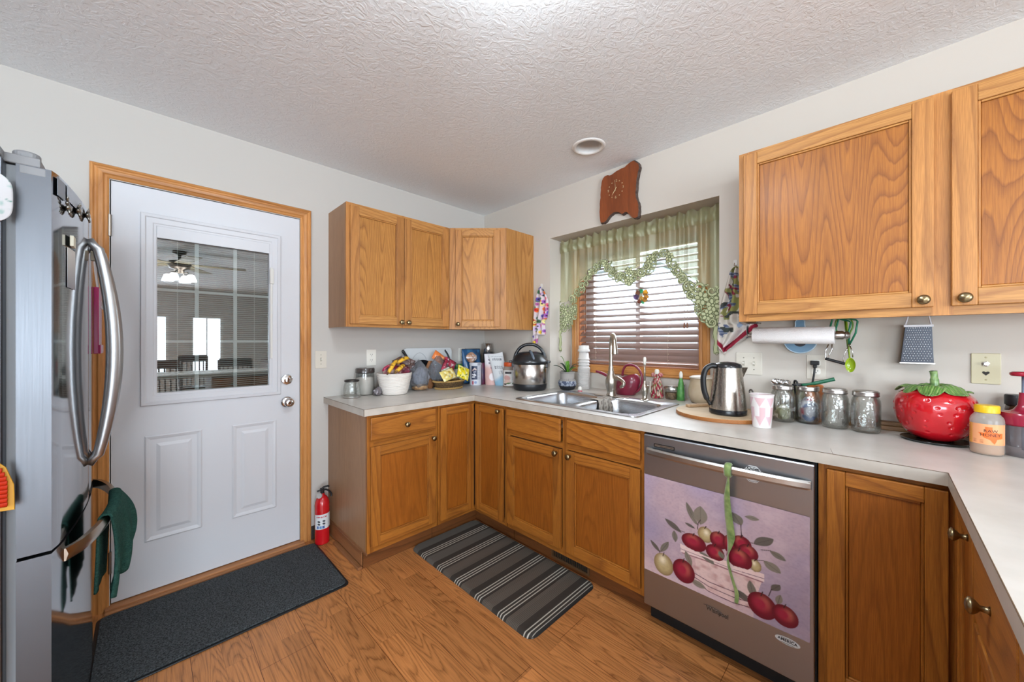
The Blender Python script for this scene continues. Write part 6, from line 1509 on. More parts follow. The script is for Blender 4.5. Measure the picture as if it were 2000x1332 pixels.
# stack of cups
cupm = M('white_paper_cup', 'DCD8D4', rough=.5); cupr = M('cup_side_grey', 'A8A29C', rough=.6)
def cup_mesh():
    b = nb(); lathe(b, [(.0, .003), (.030, .003), (.0305, 0), (.032, .001), (.0415, .088), (.0475, .0895), (.0485, .0915), (.047, .0935), (.0425, .093), (.0405, .086), (.0305, .004)], 32, cap0=False, cap1=False); return b
cup0 = O('paper_cup', cup_mesh(), cupm, None, smooth=True)
cup0.location = (.185, -.972, Z+.0945); cup0.rotation_euler = (PI, 0, 0); tag(cup0, 'upturned white cup in the tightly nested part of the tall cup stack', 'cup', 'nested white cups')
zc = Z+.0945
gaps = [.0073]*22+[.022, .022, .022]
for k, g in enumerate(gaps):
    zc += g; q = cup0.copy(); COL.objects.link(q); q.location = (.185+.0009*math.sin(k*1.3), -.972+.0009*math.cos(k*2.1), zc)
    if k >= 22: q['label'] = ['upturned white cup just above the tightly nested part of the stack', 'upturned white cup two below the wide cap of the cup stack', 'upturned white cup right under the wide cap of the cup stack'][k-22]
b = nb(); lathe(b, [(.041, 0), (.042, .002), (.040, .036), (.038, .048), (0, .050)], 36, cap0=False); lathe(b, [(.046, .0), (.0475, .003), (.046, .016), (.041, .018)], 36, cap0=False, cap1=False)
o = O('plastic_lid_cup', b, M('cap_white', 'E4E2DE', rough=.35), None, smooth=True, angle=.8); o.location = (.185, -.972, zc-.0335+.001); tag(o, 'wide white cap sitting on the very top of the cup stack', 'cup')
# watering can
wc = T('watering_can', 'burgundy plastic watering can with a loop handle behind the faucet', 'watering can', (.13, -1.36, Z))
wcm = M('burgundy_plastic', '7E2238', rough=.3, coat=.3)
b = nb()
def ell(cx, cy, rx, ry, z, n=28, sk=0): return [(cx+rx*math.cos(2*PI*k/n), cy+ry*math.sin(2*PI*k/n), z+sk*math.sin(2*PI*k/n)) for k in range(n)]
rings = [ell(.13, -1.355, .048, .062, Z), ell(.13, -1.355, .052, .068, Z+.006), ell(.13, -1.362, .058, .084, Z+.045, sk=-.004), ell(.13, -1.368, .060, .092, Z+.085, sk=-.012), ell(.13, -1.375, .050, .074, Z+.122, sk=-.016), ell(.13, -1.385, .034, .044, Z+.136, sk=-.012), ell(.13, -1.388, .028, .036, Z+.132, sk=-.012)]
rv = [[b.verts.new(p) for p in r] for r in rings]
for p, q in zip(rv, rv[1:]):
    for k in range(28): b.faces.new((p[k], p[(k+1) % 28], q[(k+1) % 28], q[k]))
b.faces.new(rv[0][::-1]); b.faces.new(rv[-1])
O('body', b, wcm, wc, world=True, smooth=True, angle=.9)
b = nb(); tube(b, spline([(.13, -1.285, Z+.06), (.13, -1.245, Z+.098), (.13, -1.19, Z+.128), (.13, -1.135, Z+.144), (.13, -1.118, Z+.146)], 5), [.017]+[.015]*6+[.011]*7+[.0085]*7, 12); O('spout', b, wcm, wc, world=True, smooth=True)
b = nb(); tube(b, spline([(.13, -1.330, Z+.128), (.13, -1.335, Z+.165), (.13, -1.355, Z+.198), (.13, -1.395, Z+.208), (.13, -1.440, Z+.190), (.13, -1.470, Z+.145), (.13, -1.475, Z+.095), (.13, -1.455, Z+.045), (.13, -1.425, Z+.02)], 6), .0095, 12, flat=.8); O('handle', b, wcm, wc, world=True, smooth=True)
# soap dispenser in floral cover
sp_ = T('soap_dispenser', 'bottle in a red floral fabric cover with a bow and white cap', 'soap bottle', (.125, -1.578, Z))
b = nb(); lathe(b, [(.036, 0), (.041, .004), (.042, .03), (.036, .075), (.027, .115), (.020, .135), (.026, .150), (.022, .158)], 72, sx=.75); bmesh.ops.subdivide_edges(b, edges=b.edges[:], cuts=3, use_grid_fill=True)
o = O('fabric_cover', b, MP('floral_print', rough=.9), sp_, smooth=True)
def flor(bg, cols, sc, seed):
    def f(P):
        a = np.arctan2(P[:, 1], P[:, 0]); U = a*.045+5; V = P[:, 2]+P[:, 1]*.3+5; A = Art(srgb(bg), len(P))
        for i, cc in enumerate(cols): A.mix((vnoise(U, V, sc+7*i, seed+i*3)-.63)*12, srgb(cc))
        return A.c
    return f
paint(o, flor('3A3230', ['A01E38', 'C8B8A0', '6A7A3A', 'B8304A', 'D8C8B8', '8E1830'], 90, 4))
b = nb(); lump(b, (0, -.022, .152), .018, (.6, 1, .8)); lump(b, (0, .022, .150), .018, (.6, 1, .8)); lump(b, (-.012, 0, .150), .008); O('bow', b, M('red_bow', 'A01E3C', rough=.8, var=('D8A8A0', 90)), sp_, smooth=True)
b = nb(); lathe(b, [(.013, .155), (.015, .160), (.014, .180), (.010, .186), (0, .187)], 20); O('cap', b, white, sp_, smooth=True)
c = T('candle_jar', 'small glass candle jar with a silver rim and dried petals', 'candle jar', (.150, -1.662, Z))
b = nb(); lathe(b, [(.034, 0), (.038, .003), (.042, .055), (.043, .062)], 36, cap1=False); O('glass', b, jg, c, smooth=True)
b = nb(); lathe(b, [(.032, .002), (.036, .006), (.0385, .042), (0, .044)], 36); O('wax', b, M('wax_petals', '9A7A56', rough=.7, var=('4E3A2C', 70)), c, smooth=True)
b = nb(); lathe(b, [(.0435, .060), (.046, .062), (.046, .076), (.043, .080), (.038, .078), (.038, .066), (0, .064)], 36); O('rim', b, M('silver_rim', 'B8B6B2', rough=.25, metal=1), c, smooth=True, angle=.7)
c = T('green_bottle', 'narrow green cone-shaped bottle with a white tip beside the crock', 'bottle', (.145, -1.722, Z))
b = nb(); lathe(b, [(.024, 0), (.026, .003), (.024, .05), (.015, .11), (.009, .135), (.009, .14)], 24); O('bottle_body', b, M('green_wax', '3E7A3C', rough=.4, var=('5E9A4E', 40)), c, smooth=True, angle=.9)
b = nb(); lathe(b, [(.009, .138), (.011, .146), (.011, .165), (.005, .180), (0, .182)], 16); O('tip', b, white, c, smooth=True)
b = nb(); tube(b, [(-.015, -.030, 0), (-.010, -.028, .07), (-.004, -.022, .10)], .0035, 8); O('side_tube', b, M('tube_grey', '6A6A66', rough=.4), c, smooth=True)
c = T('crock', 'beige stoneware crock with a lid in the right corner of the alcove', 'crock', (.150, -1.860, Z))
b = nb(); lathe(b, [(.068, 0), (.076, .004), (.091, .045), (.092, .075), (.082, .12), (.079, .142), (.083, .148)], 48, cap1=False); O('pot_body', b, M('beige_glaze', 'BFAA8C', rough=.35, coat=.2, var=('C8B69C', 20)), c, smooth=True)
b = nb(); lathe(b, [(.084, .148), (.086, .152), (.070, .160), (.030, .166), (.012, .168), (.011, .174), (.016, .180), (.014, .188), (0, .190)], 48); O('lid', b, M('cream_lid', 'D4C8B8', rough=.35), c, smooth=True)
# wash cloth on the sink divider
def clf(u, v):
    x = -.125-.155*u; rip = .004*math.sin(u*16+1)
    if v < .12: k = (.12-v)/.12; return (x, -1.331+.002*k, .924-.03*k+rip*.3)
    if v < .38: k = (v-.12)/.26; return (x, -1.333-.060*k, .926+.003*math.sin(k*PI)+rip*.4)
    k = (v-.38)/.62; return (x-.02*k, -1.396-.010*k-rip*1.2-.006*math.sin(k*3), .926-.10*k+.012*k*math.sin(u*5))
b = sheet(30, 44, clf)
o = O('dish_cloth', b, MP('cloth_print', rough=.95, bump=(300, .6, .003)), None, smooth=True, solid=.003); tag(o, 'grey striped dish cloth folded over the sink divider', 'cloth')
paint(o, lambda P: np.where((np.mod(P[:, 0], .022) < .003)[:, None], srgb('5A4A46'), srgb('A8A096')))

# ================================================================ RIGHT COUNTER
bd = T('cutting_board', 'round wooden cutting board under the kettle', 'cutting board', (-.20, -2.045, Z))
b = nb(); pts = [(-.20+.205*math.cos(t), -2.045+.205*math.sin(t)) for t in [2*PI*k/64 for k in range(64)]]
prism(b, pts, Matrix.Identity(4), Z, Z+.019, mi=0, mi_side=1); O('board_disc', b, [oak('board_top', 'y', light='D4BEA0', dark='B89A74', dens=5, seed=20, rough=.5), oak('board_edge', 'y', light='B4743C', dark='7E4A22', dens=4, seed=22)], bd, world=True, bevel=.003)
c = T('wooden_paddle', 'small pale wooden paddle lying on the cutting board behind the kettle', 'utensil', (-.13, -1.93, Z+.0195))
b = nb(); prism(b, rrect(-.085, .06, -.016, .016, .008), Matrix.Translation((-.115, -1.925, Z+.0195)) @ RZ(-35), 0, .014); O('paddle_body', b, oak('paddle', 'x', light='C8A884', dark='A07850', dens=4), c, world=True, bevel=.003)
kt = T('electric_kettle', 'brushed steel cordless kettle with a black handle on the wooden board', 'kettle', (-.235, -2.085, Z+.0195))
ks = metal_brushed('kettle_steel', 'B0A89E', .26, 'z', .14)
b = nb(); lathe(b, [(.074, 0), (.080, .004), (.081, .022), (.079, .026)], 48, cap1=False); O('base', b, M('kettle_black', '17171A', rough=.25), kt, smooth=True, angle=.7)
b = nb(); lathe(b, [(.079, .024), (.0795, .03), (.074, .09), (.066, .16), (.0605, .215), (.0600, .226)], 64, cap0=False, cap1=False); 
O('steel_body', b, ks, kt, smooth=True)
b = nb(); lathe(b, [(.0602, .224), (.060, .232), (.054, .242), (.030, .250), (0, .252)], 48); O('lid', b, M('kettle_lid', '1E1F22', rough=.22, coat=.3), kt, smooth=True, angle=.8)
ang = math.radians(-62)   # spout direction
Mk = Matrix.Rotation(ang, 4, 'Z')
b = nb(); vs = [Mk @ Vector(p) for p in [(.052, -.026, .226), (.088, 0, .226), (.052, .026, .226), (.064, 0, .168)]]
V4 = [b.verts.new(p) for p in vs]; b.faces.new((V4[0], V4[3], V4[1])); b.faces.new((V4[1], V4[3], V4[2])); b.faces.new((V4[0], V4[1], V4[2])); b.faces.new((V4[0], V4[2], V4[3])); bmesh.ops.recalc_face_normals(b, faces=b.faces[:]); O('spout', b, ks, kt, bevel=.003)
b = nb(); Mk2 = Matrix.Rotation(math.radians(128), 4, 'Z')
P = [(.050, 0, .228), (.075, 0, .232), (.100, 0, .215), (.112, 0, .175), (.110, 0, .12), (.096, 0, .072), (.080, 0, .042)]
tube(b, [tuple(Mk2 @ Vector(p)) for p in spline(P, 5)], [.013]*5+[.0125]*21+[.008]*5, 12, flat=1.25); O('handle', b, black, kt, smooth=True)
mg = T('patterned_cup', 'tall white cup with pink triangle pattern in front of the kettle', 'cup', (-.352, -2.247, Z))
b = nb(); prc = [(.031, 0), (.034, .001)]+[(.034+.010*k/60, .002+.136*k/60) for k in range(61)]+[(.0455, .139), (.0455, .143), (.0425, .142), (.042, .130), (.0325, .006), (0, .004)]
lathe(b, prc, 160); o = O('cup_body', b, MP('cup_print', rough=.35, coat=.2), mg, smooth=True, angle=.9)
def cupp(P):
    a = np.mod(np.arctan2(P[:, 1], P[:, 0]), 2*PI); z = P[:, 2]; A = Art(srgb('DDD8D6'), len(P)); s = a/(2*PI)*12; i = np.floor(s).astype(int); u = s-i; r = (z-.010)/.040; j = np.floor(r).astype(int); v = r-j
    ok = (z > .010) & (z < .130); tri = np.where(i % 2 == 0, u < v*.95, u > 1-v*.95); half = np.where(j == 1, ((i % 2) == 0), tri)
    A.mix((ok & half)*1., srgb('D2AEB2')); A.mix((ok & half & (i % 3 == 1))*.5, srgb('C8B4C0')); return A.c
paint(o, cupp)
sn = T('spoon', 'metal spoon handle curling over the rim of the pink patterned cup', 'spoon', (-.352, -2.247, Z+.01)); b = nb()
tube(b, spline([(-.352, -2.242, Z+.012), (-.333, -2.222, Z+.10), (-.322, -2.208, Z+.142), (-.316, -2.200, Z+.153), (-.312, -2.193, Z+.148), (-.315, -2.194, Z+.138)], 5), .0032, 8); O('spoon_handle', b, M('spoon_dark', '5A5450', rough=.3, metal=1), sn, world=True, smooth=True)
# mason jars
jl = M('jar_ring', 'B4B0AC', rough=.3, metal=1)
gj = glassbump('mason_glass', (.97, .98, .97), 55, .6, k=.07)
def mason():
    c = T('mason_jar', 'x', 'jar', (0, 0, Z), group='mason jars on the right counter')
    b = nb(); n = 48; pf = [(.036, 0), (.041, .002), (.0445, .010), (.0455, .02), (.0455, .115), (.0445, .128), (.040, .140), (.0365, .146), (.0365, .152)]
    lathe(b, pf, n, cap1=False); 
    pi_ = [(.0335, .15), (.037, .139), (.0425, .115), (.0425, .02), (.038, .009), (0, .007)]; lathe(b, pi_, n, cap0=False)
    O('glass', b, gj, c, smooth=True)
    b = nb(); ang_ = []
    for k in range(4):
        for q in range(3): tube(b, [(.0462*math.cos(k*PI/2+.5+q*.12), .0462*math.sin(k*PI/2+.5+q*.12), .03), (.0462*math.cos(k*PI/2+.5+q*.12), .0462*math.sin(k*PI/2+.5+q*.12), .11)], .0012, 5)
    for k in range(14): a = -2.4+.06*k; tube(b, [(.0460*math.cos(a), .0460*math.sin(a), .062+.010*math.sin(k*1.7)), (.0460*math.cos(a+.06), .0460*math.sin(a+.06), .062+.010*math.sin((k+1)*1.7))], .0014, 5)
    O('embossing', b, gj, c, smooth=True, kind='stuff')
    b = nb(); lathe(b, [(.0395, .146), (.0415, .148), (.0420, .153), (.0405, .156), (.0415, .160), (.0410, .165), (.0395, .1665), (.0365, .1665)], 48, cap0=False, cap1=False); O('ring_band', b, jl, c, smooth=True)
    return c
def copy_thing(root, loc, label, rz=0):
    r = root.copy(); COL.objects.link(r); r.location = loc; r.rotation_euler = (0, 0, rz); r['label'] = label
    for ch in list(root.children):
        q = ch.copy(); COL.objects.link(q); q.parent = r
    return r
m1_ = mason(); m1_.location = (-.139, -2.288, Z); m1_['label'] = 'open glass mason jar nearest the pink patterned cup'
JL = [((-.108, -2.376, Z), 'glass mason jar holding foil and coloured wrappers, second from the cup', .4), ((-.140, -2.471, Z), 'lidded glass mason jar, third from the pink patterned cup', .9), ((-.152, -2.567, Z), 'lidded glass mason jar nearest the strawberry jar', 1.5)]
js = [m1_]+[copy_thing(m1_, l, lb, r) for l, lb, r in JL]
for q in js[2:]:
    b = nb(); lathe(b, [(.0375, .1655), (.0370, .1685), (.030, .1675), (0, .1675)], 40); O('lid', b, M('jar_disc', 'A09A94', rough=.35, metal=1), q, smooth=True, angle=.6)
b = crinkle(nb(), 0, 0, 0, .074, .074, .11, 81, top=.6, amp=.05); o = O('wrapper', b, bagp, None, smooth=True); o.location = (-.108, -2.376, Z+.0075); bagart(o, '8A8A94', [('3E5A86', .60), ('A8485A', .66), ('C8C8D0', .62)], 82); tag(o, 'crumpled foil and coloured wrappers inside the second mason jar', 'wrapper')
b = crinkle(nb(), 0, 0, 0, .060, .060, .07, 83, top=.5, amp=.12); o = O('tea_bags', b, bagm, None, smooth=True); o.location = (-.139, -2.288, Z+.0075); bagart(o, 'A8A48A', [('7A7A58', .6), ('DCD8CC', .62)], 84); tag(o, 'pale crumpled packets at the bottom of the first mason jar', 'packet')
# behind the jars
c = T('measuring_spoons', 'small steel measuring spoons lying behind the first mason jar', 'measuring spoons', (-.05, -2.27, Z))
for k, (dy, rr_) in enumerate(((0, .020), (.022, .017), (.044, .014))):
    b = nb(); lathe(b, [(0, -rr_*.6), (rr_*.6, -rr_*.5), (rr_, 0), (rr_*.97, .001), (rr_*.55, -rr_*.42), (0, -rr_*.52)], 20, M=Matrix.Translation((-.052, -2.248-dy, 1.085)) @ RY(-55) @ RZ(20)); tube(b, [(-.05, -2.248-dy, 1.075), (-.045, -2.262-dy*.5, 1.0), (-.045, -2.275, Z+.002)], .0035, 8, flat=.5); O('spoon', b, chrome, c, world=True, smooth=True, angle=.8)
c = T('orange_cup', 'orange cup standing behind the second mason jar under the outlet', 'cup', (-.045, -2.392, Z)); b = nb(); lathe(b, [(.026, 0), (.029, .003), (.034, .165), (.030, .170), (.020, .172), (0, .172)], 36); O('cup_body', b, M('orange_plastic', 'D07A3E', rough=.35, trans=.2), c, smooth=True, angle=.8)
c = T('soap_bottle', 'pale green translucent bottle lying low behind the first two jars', 'bottle', (-.035, -2.335, Z)); b = nb(); lathe(b, [(.022, 0), (.026, .004), (.026, .13), (.014, .155), (.010, .160), (0, .160)], 24); O('bottle_body', b, M('pale_green', 'B4BC8A', rough=.3, trans=.3), c, smooth=True)
c = T('peeler', 'green handled peeler resting slanted on the second mason jar', 'peeler', (-.095, -2.40, 1.085)); b = nb(); tube(b, spline([(-.098, -2.352, 1.0835), (-.098, -2.385, 1.091), (-.094, -2.41, 1.098), (-.088, -2.45, 1.112), (-.085, -2.466, 1.118)], 4), [.004]+[.006]*5+[.008]*11, 10, flat=.8); O('grip', b, M('dark_green_handle', '1A5C40', rough=.4), c, world=True, smooth=True)
b = nb(); tube(b, [(-.098, -2.356, 1.0845), (-.100, -2.335, 1.082), (-.105, -2.318, 1.083)], [.006, .007, .003], 8, flat=.4); O('blade', b, black, c, world=True, smooth=True)
c = T('round_weight', 'black cord loop drooping between the first two mason jars', 'cord', (-.10, -2.33, 1.0)); b = nb(); tube(b, spline([(-.078, -2.33, Z+.006), (-.075, -2.33, 1.0), (-.08, -2.325, 1.06), (-.09, -2.325, 1.098), (-.098, -2.335, 1.096), (-.098, -2.340, 1.07)], 5), .004, 8); O('loop', b, black, c, world=True, smooth=True)
c.name = 'cord_loop'

# strawberry jar on a dark plate
pl = T('dark_plate', 'flat black round plate under the strawberry jar', 'plate', (-.165, -2.752, Z)); b = nb(); lathe(b, [(.06, 0), (.082, .002), (.090, .007), (.090, .009), (.080, .0065), (0, .006)], 48); O('plate_body', b, M('black_plate', '15181A', rough=.15, coat=.4), pl, smooth=True)
sj = T('strawberry_jar', 'large glossy red ceramic strawberry jar with a green leaf lid', 'cookie jar', (-.160, -2.753, Z+.0068))
b = nb(); NS, NV = 96, 60
seeds = []
R_ = random.Random(5)
rows = [(.22, 9), (.34, 12), (.46, 13), (.58, 13), (.70, 12), (.82, 10)]
for j, (v, n) in enumerate(rows):
    for k in range(n): seeds.append((2*PI*(k+.5*(j % 2))/n+R_.uniform(-.08, .08), v+R_.uniform(-.015, .015)))
SPV = [(0, .045), (.08, .064), (.2, .082), (.4, .099), (.6, .1065), (.75, .1055), (.88, .094), (.96, .072), (1, .05)]
def sprof(v):
    n = len(SPV)
    for i in range(n-1):
        a, ra = SPV[i]; c_, rb_ = SPV[i+1]
        if a <= v <= c_+1e-9:
            h = c_-a; t = (v-a)/h
            p = SPV[i-1] if i else (a-h, ra-.02); q = SPV[i+2] if i+2 < n else (c_+h, rb_-.03)
            m0 = (rb_-p[1])/(c_-p[0])*h; m1 = (q[1]-ra)/(q[0]-a)*h
            return (2*t**3-3*t*t+1)*ra+(t**3-2*t*t+t)*m0+(-2*t**3+3*t*t)*rb_+(t**3-t*t)*m1
    return SPV[-1][1]
def sfn(u, v):
    a = 2*PI*u; r = sprof(v)*(1+.018*math.sin(5*a+.6)); z = .002+.188*v**1.12
    d = 0
    for sa, sv in seeds:
        da = (a-sa+PI) % (2*PI)-PI; q = math.hypot(da*r, (v-sv)*.19)
        if q < .0075: d = max(d, .5+.5*math.cos(q/.0075*PI))
        if q < .0055: d = min(d, (q/.0055)**2*.5) if False else d
    return (r*math.cos(a)-.0030*d*math.cos(a), r*math.sin(a)-.0030*d*math.sin(a), z)
sheet(300, 150, sfn, b); bmesh.ops.remove_doubles(b, verts=b.verts[:], dist=.00002); O('berry_body', b, M('strawberry_glaze', 'BC1420', rough=.12, coat=.6, var=('A80E18', 14)), sj, smooth=True)
b = nb()
for sa, sv in seeds: r = sprof(sv)*(1+.018*math.sin(5*sa+.6)); lump(b, ((r-.0060)*math.cos(sa), (r-.0060)*math.sin(sa), .002+.188*sv**1.12), .0024, (1, 1, 1.4), seg=8)
O('seed_dimples', b, M('seed_red', 'CC3A30', rough=.15, coat=.5), sj, smooth=True, kind='stuff')
lm, nt, N, L, bb = nm('strawberry_leaf'); bb.inputs['Roughness'].default_value = .3; bb.inputs['Coat Weight'].default_value = .4
at = N.new('ShaderNodeAttribute'); at.attribute_name = 'print'; L.new(at.outputs['Color'], bb.inputs['Base Color'])
for k in range(7):
    a0 = 2*PI*k/7+.25; b = nb(); Ll = .088+.012*math.sin(k*2.3)
    def lfn(u, v, a0=a0, Ll=Ll, k=k):
        s = (u-.5)*2; w = .036*math.sin(PI*min(.97, .10+.85*v))**.75
        r = .012+Ll*v; z = .196+.006*math.sin(v*PI)+.0012*math.cos(s*14)-.022*v*v+.006*math.sin(v*9+k)-(abs(s)**2)*.008*math.sin(PI*v)
        return (r*math.cos(a0)-s*w*math.sin(a0), r*math.sin(a0)+s*w*math.cos(a0), z)
    sheet(40, 24, lfn, b); o = O('leaf', b, lm, sj, smooth=True, solid=.003)
    def lc(P, a0=a0):
        s = -P[:, 0]*math.sin(a0)+P[:, 1]*math.cos(a0); r = P[:, 0]*math.cos(a0)+P[:, 1]*math.sin(a0); A = Art(srgb('4E7A38'), len(P)); A.mix((np.mod(s*150+r*20, 1) < .28)*.85, srgb('94A468')); A.mix((np.abs(s)/.036-.8)*3, srgb('8EA468')); return A.c
    paint(o, lc)
b = nb(); tube(b, spline([(0, 0, .190), (.002, .001, .215), (.006, .002, .238), (.004, .004, .252)], 4), [.016]+[.012]*5+[.010]*6+[.011], 16); O('stem_knob', b, M('stem_green', '5C7E48', rough=.35, coat=.3, var=('8EA86A', 60)), sj, smooth=True)
hj = T('honey_jar', 'plastic honey jar with a yellow lid and orange RAW HONEY label', 'jar', (-.275, -2.858, Z))
b = nb(); lathe(b, [(.031, 0), (.035, .003), (.0365, .012), (.0365, .112), (.034, .122), (.026, .134), (.023, .138)], 44, cap1=False); O('plastic', b, M('frosted_plastic', 'C8BEB4', rough=.2, alpha=.45), hj, smooth=True)
b = nb(); lathe(b, [(.029, .002), (.034, .006), (.0350, .045), (0, .045)], 40); O('honey', b, M('honey', 'B4783C', rough=.3), hj, smooth=True, angle=.8)
HA = math.atan2(-2.6156+2.858, -2.242+.275)
b = nb(); sheet(90, 50, lambda u, v: (.0369*math.cos(HA-1.35+2.7*u), .0369*math.sin(HA-1.35+2.7*u), .036+.066*v), b); lbl = O('label', b, MP('honey_label', rough=.45), hj, smooth=True)
def hl(P):
    a = np.arctan2(P[:, 1], P[:, 0]); a = np.mod(a-HA+PI, 2*PI)-PI; U = (1.35+a)/2.7; U = U; V = (P[:, 2]-.036)/.066; A = Art(srgb('E8A070'), len(P)); A.mix((U < .16)*.8, srgb('D8A040'))
    A.poly(U, V, [(.46, .88), (.62, .88), (.62, .62), (.86, .58), (.86, .34), (.72, .28), (.66, .04), (.56, .24), (.44, .34), (.32, .56), (.46, .58)], srgb('E06A28')); A.mix((U < .12)*(np.mod(V*10, 1) < .4)*.6, srgb('8A5A2A'))
    for k in range(3): A.line(U, V, [(.20, .22-.06*k), (.42, .20-.06*k)], .008, srgb('A0542C'))
    return A.c
paint(lbl, hl)
def wrap_text(s, size, R, zc, a_c, parent, mat, name, xs_=1.0):
    b = text_mesh(s, size, Matrix.Identity(4), .0002, None, xs=xs_)
    for v in b.verts:
        a = a_c+v.co.x/R; z = zc+v.co.y; r = R+v.co.z+.0003; v.co = Vector((r*math.cos(a), r*math.sin(a), z))
    return O(name, b, mat, parent)
ink = M('label_ink', '4A2A1C', rough=.5)
wrap_text('RAW', .013, .0369, .080, HA+.22, lbl, ink, 'lettering'); wrap_text('HONEY', .013, .0369, .067, HA+.22, lbl, ink, 'lettering')
b = nb(); n = 48; lathe(b, [(.026, .136), (.0275, .137), (.0275, .158), (.025, .161), (0, .161)], n); O('lid', b, M('yellow_lid', 'E0B41E', rough=.35), hj, smooth=True, angle=.7)
ch = T('hand_chopper', 'clear food chopper with a dark red lid and plunger at the right edge', 'chopper', (-.235, -2.938, Z))
b = nb(); lathe(b, [(.038, 0), (.043, .003), (.047, .06), (.048, .108)], 44, cap1=False); O('bowl', b, M('smoky_plastic', '7A7478', rough=.1, alpha=.45), ch, smooth=True)
b = nb(); lathe(b, [(.050, .100), (.054, .104), (.054, .132), (.050, .140), (.030, .144), (.022, .150), (.014, .165), (.011, .20), (.011, .205)], 44); O('lid', b, M('burgundy_lid', '8E1E36', rough=.2, coat=.3), ch, smooth=True, angle=.7)
b = nb(); tube(b, [(0, 0, .02), (0, 0, .262)], .006, 12); O('plunger_rod', b, M('rod_clear', '8A98B0', rough=.15, metal=.4), ch, smooth=True)
b = nb(); lathe(b, [(.0, .258), (.026, .258), (.030, .262), (.030, .268), (.024, .272), (0, .273)], 32); O('plunger_top', b, M('burgundy_knob', '9E1E34', rough=.25), ch, smooth=True)
c = T('spice_bottle', 'brown bottle with a black lid behind the food chopper', 'bottle', (-.055, -2.955, Z)); b = nb(); lathe(b, [(.028, 0), (.031, .004), (.031, .13), (.028, .145)], 28); O('bottle_body', b, M('amber_glass', '3A2418', rough=.15, coat=.5), c, smooth=True)
b = nb(); lathe(b, [(.030, .145), (.032, .147), (.032, .178), (.030, .181), (0, .181)], 28); O('lid', b, black, c, smooth=True, angle=.7)
c = T('black_appliance', 'small shiny black appliance with a cord behind the honey jar', 'appliance', (-.075, -2.882, Z)); b = nb(); lump(b, (0, 0, .052), .052, (.9, .6, 1)); box(b, -.03, .03, -.022, .022, 0, .02); O('housing', b, blackg, c, smooth=True)
b = nb(); tube(b, spline([(0, .02, .085), (.02, .055, .12), (.03, .11, .128), (.045, .16, .10), (.06, .18, .05)], 5), .003, 8); O('cord', b, black, c, smooth=True)
c = T('wooden_board', 'narrow wooden board lying along the wall behind the strawberry jar', 'board', (-.03, -2.75, Z)); b = nb(); box(b, -.052, -.006, -2.83, -2.50, Z, Z+.018); box(b, -.045, -.006, -2.83, -2.52, Z+.018, Z+.034); O('board_body', b, oak('board_brown', 'y', light='8E6A44', dark='6A4A2C', dens=4), c, world=True, bevel=.003)

# ================================================================ HANGING THINGS
def towel(name, lab, outline, x0, fold, mat, fn, hook):
    """hung cloth: outline polygon (y,z) filled as a folded sheet with depth"""
    ys = [p[0] for p in outline]; zs_ = [p[1] for p in outline]; ya, yb, za, zb = min(ys), max(ys), min(zs_), max(zs_)
    def span(z):
        xs_ = []
        n = len(outline)
        for i in range(n):
            (a, za_), (c_, zc_) = outline[i], outline[(i+1) % n]
            if (za_ > z) != (zc_ > z): xs_.append(a+(c_-a)*(z-za_)/(zc_-za_))
        return (min(xs_), max(xs_)) if len(xs_) >= 2 else None
    def f(u, v):
        z = za+.0005+(zb-za-.001)*v; s = span(z) or (hook[0]-.002, hook[0]+.002); y = s[1]+(s[0]-s[1])*u
        w = s[1]-s[0]
        return (x0-.012-.013*math.sin(u*fold*PI+.7*math.sin(v*5))*min(1, w/.04)-.008*math.sin(u*PI), y, z)
    b = sheet(70, 110, f); o = O(name, b, mat, None, smooth=True, solid=.003); paint(o, fn); return tag(o, lab, 'towel')
FT = [(-0.700, 1.716), (-0.735, 1.690), (-0.762, 1.645), (-0.782, 1.60), (-0.776, 1.52), (-0.762, 1.47), (-0.735, 1.44), (-0.745, 1.36), (-0.74, 1.335), (-0.700, 1.372), (-0.672, 1.36), (-0.666, 1.263), (-0.625, 1.262), (-0.625, 1.393), (-0.632, 1.532), (-0.652, 1.642), (-0.685, 1.700)]
def ftp(P):
    U, V = P[:, 1], P[:, 2]; A = Art(srgb('CFC2C6'), len(P)); R = random.Random(2)
    for k in range(95):
        cy, cz = R.uniform(-.80, -.61), R.uniform(1.26, 1.71); r = R.uniform(.008, .020); cc = R.choice(['C42A2A', 'E0702A', 'E8C238', '9A5AB0', 'B0609A', 'D85A70', '5A4A9A', '3E6A48', '2E3A4A', 'C8B4D8', 'E4D890'])
        A.ell(U, V, cy, cz, r, r*R.uniform(.7, 1.2), srgb(cc), R.uniform(0, 3), .3); A.ell(U, V, cy, cz, r*.3, r*.3, srgb('3A2A30'), 0, .5)
    return A.c
towel('floral_towel', 'white towel with bright mixed flowers hanging by the corner wall cabinet', FT, 0, 5, MP('floral_towel_print', rough=.95), ftp, (-.70, 0))
DT = [(-2.060, 1.688), (-2.035, 1.655), (-2.020, 1.598), (-2.005, 1.537), (-1.992, 1.476), (-1.980, 1.351), (-1.976, 1.262), (-2.009, 1.213), (-2.024, 1.240), (-2.105, 1.295), (-2.167, 1.350), (-2.160, 1.372), (-2.125, 1.382), (-2.118, 1.40), (-2.112, 1.52), (-2.100, 1.62), (-2.085, 1.672)]
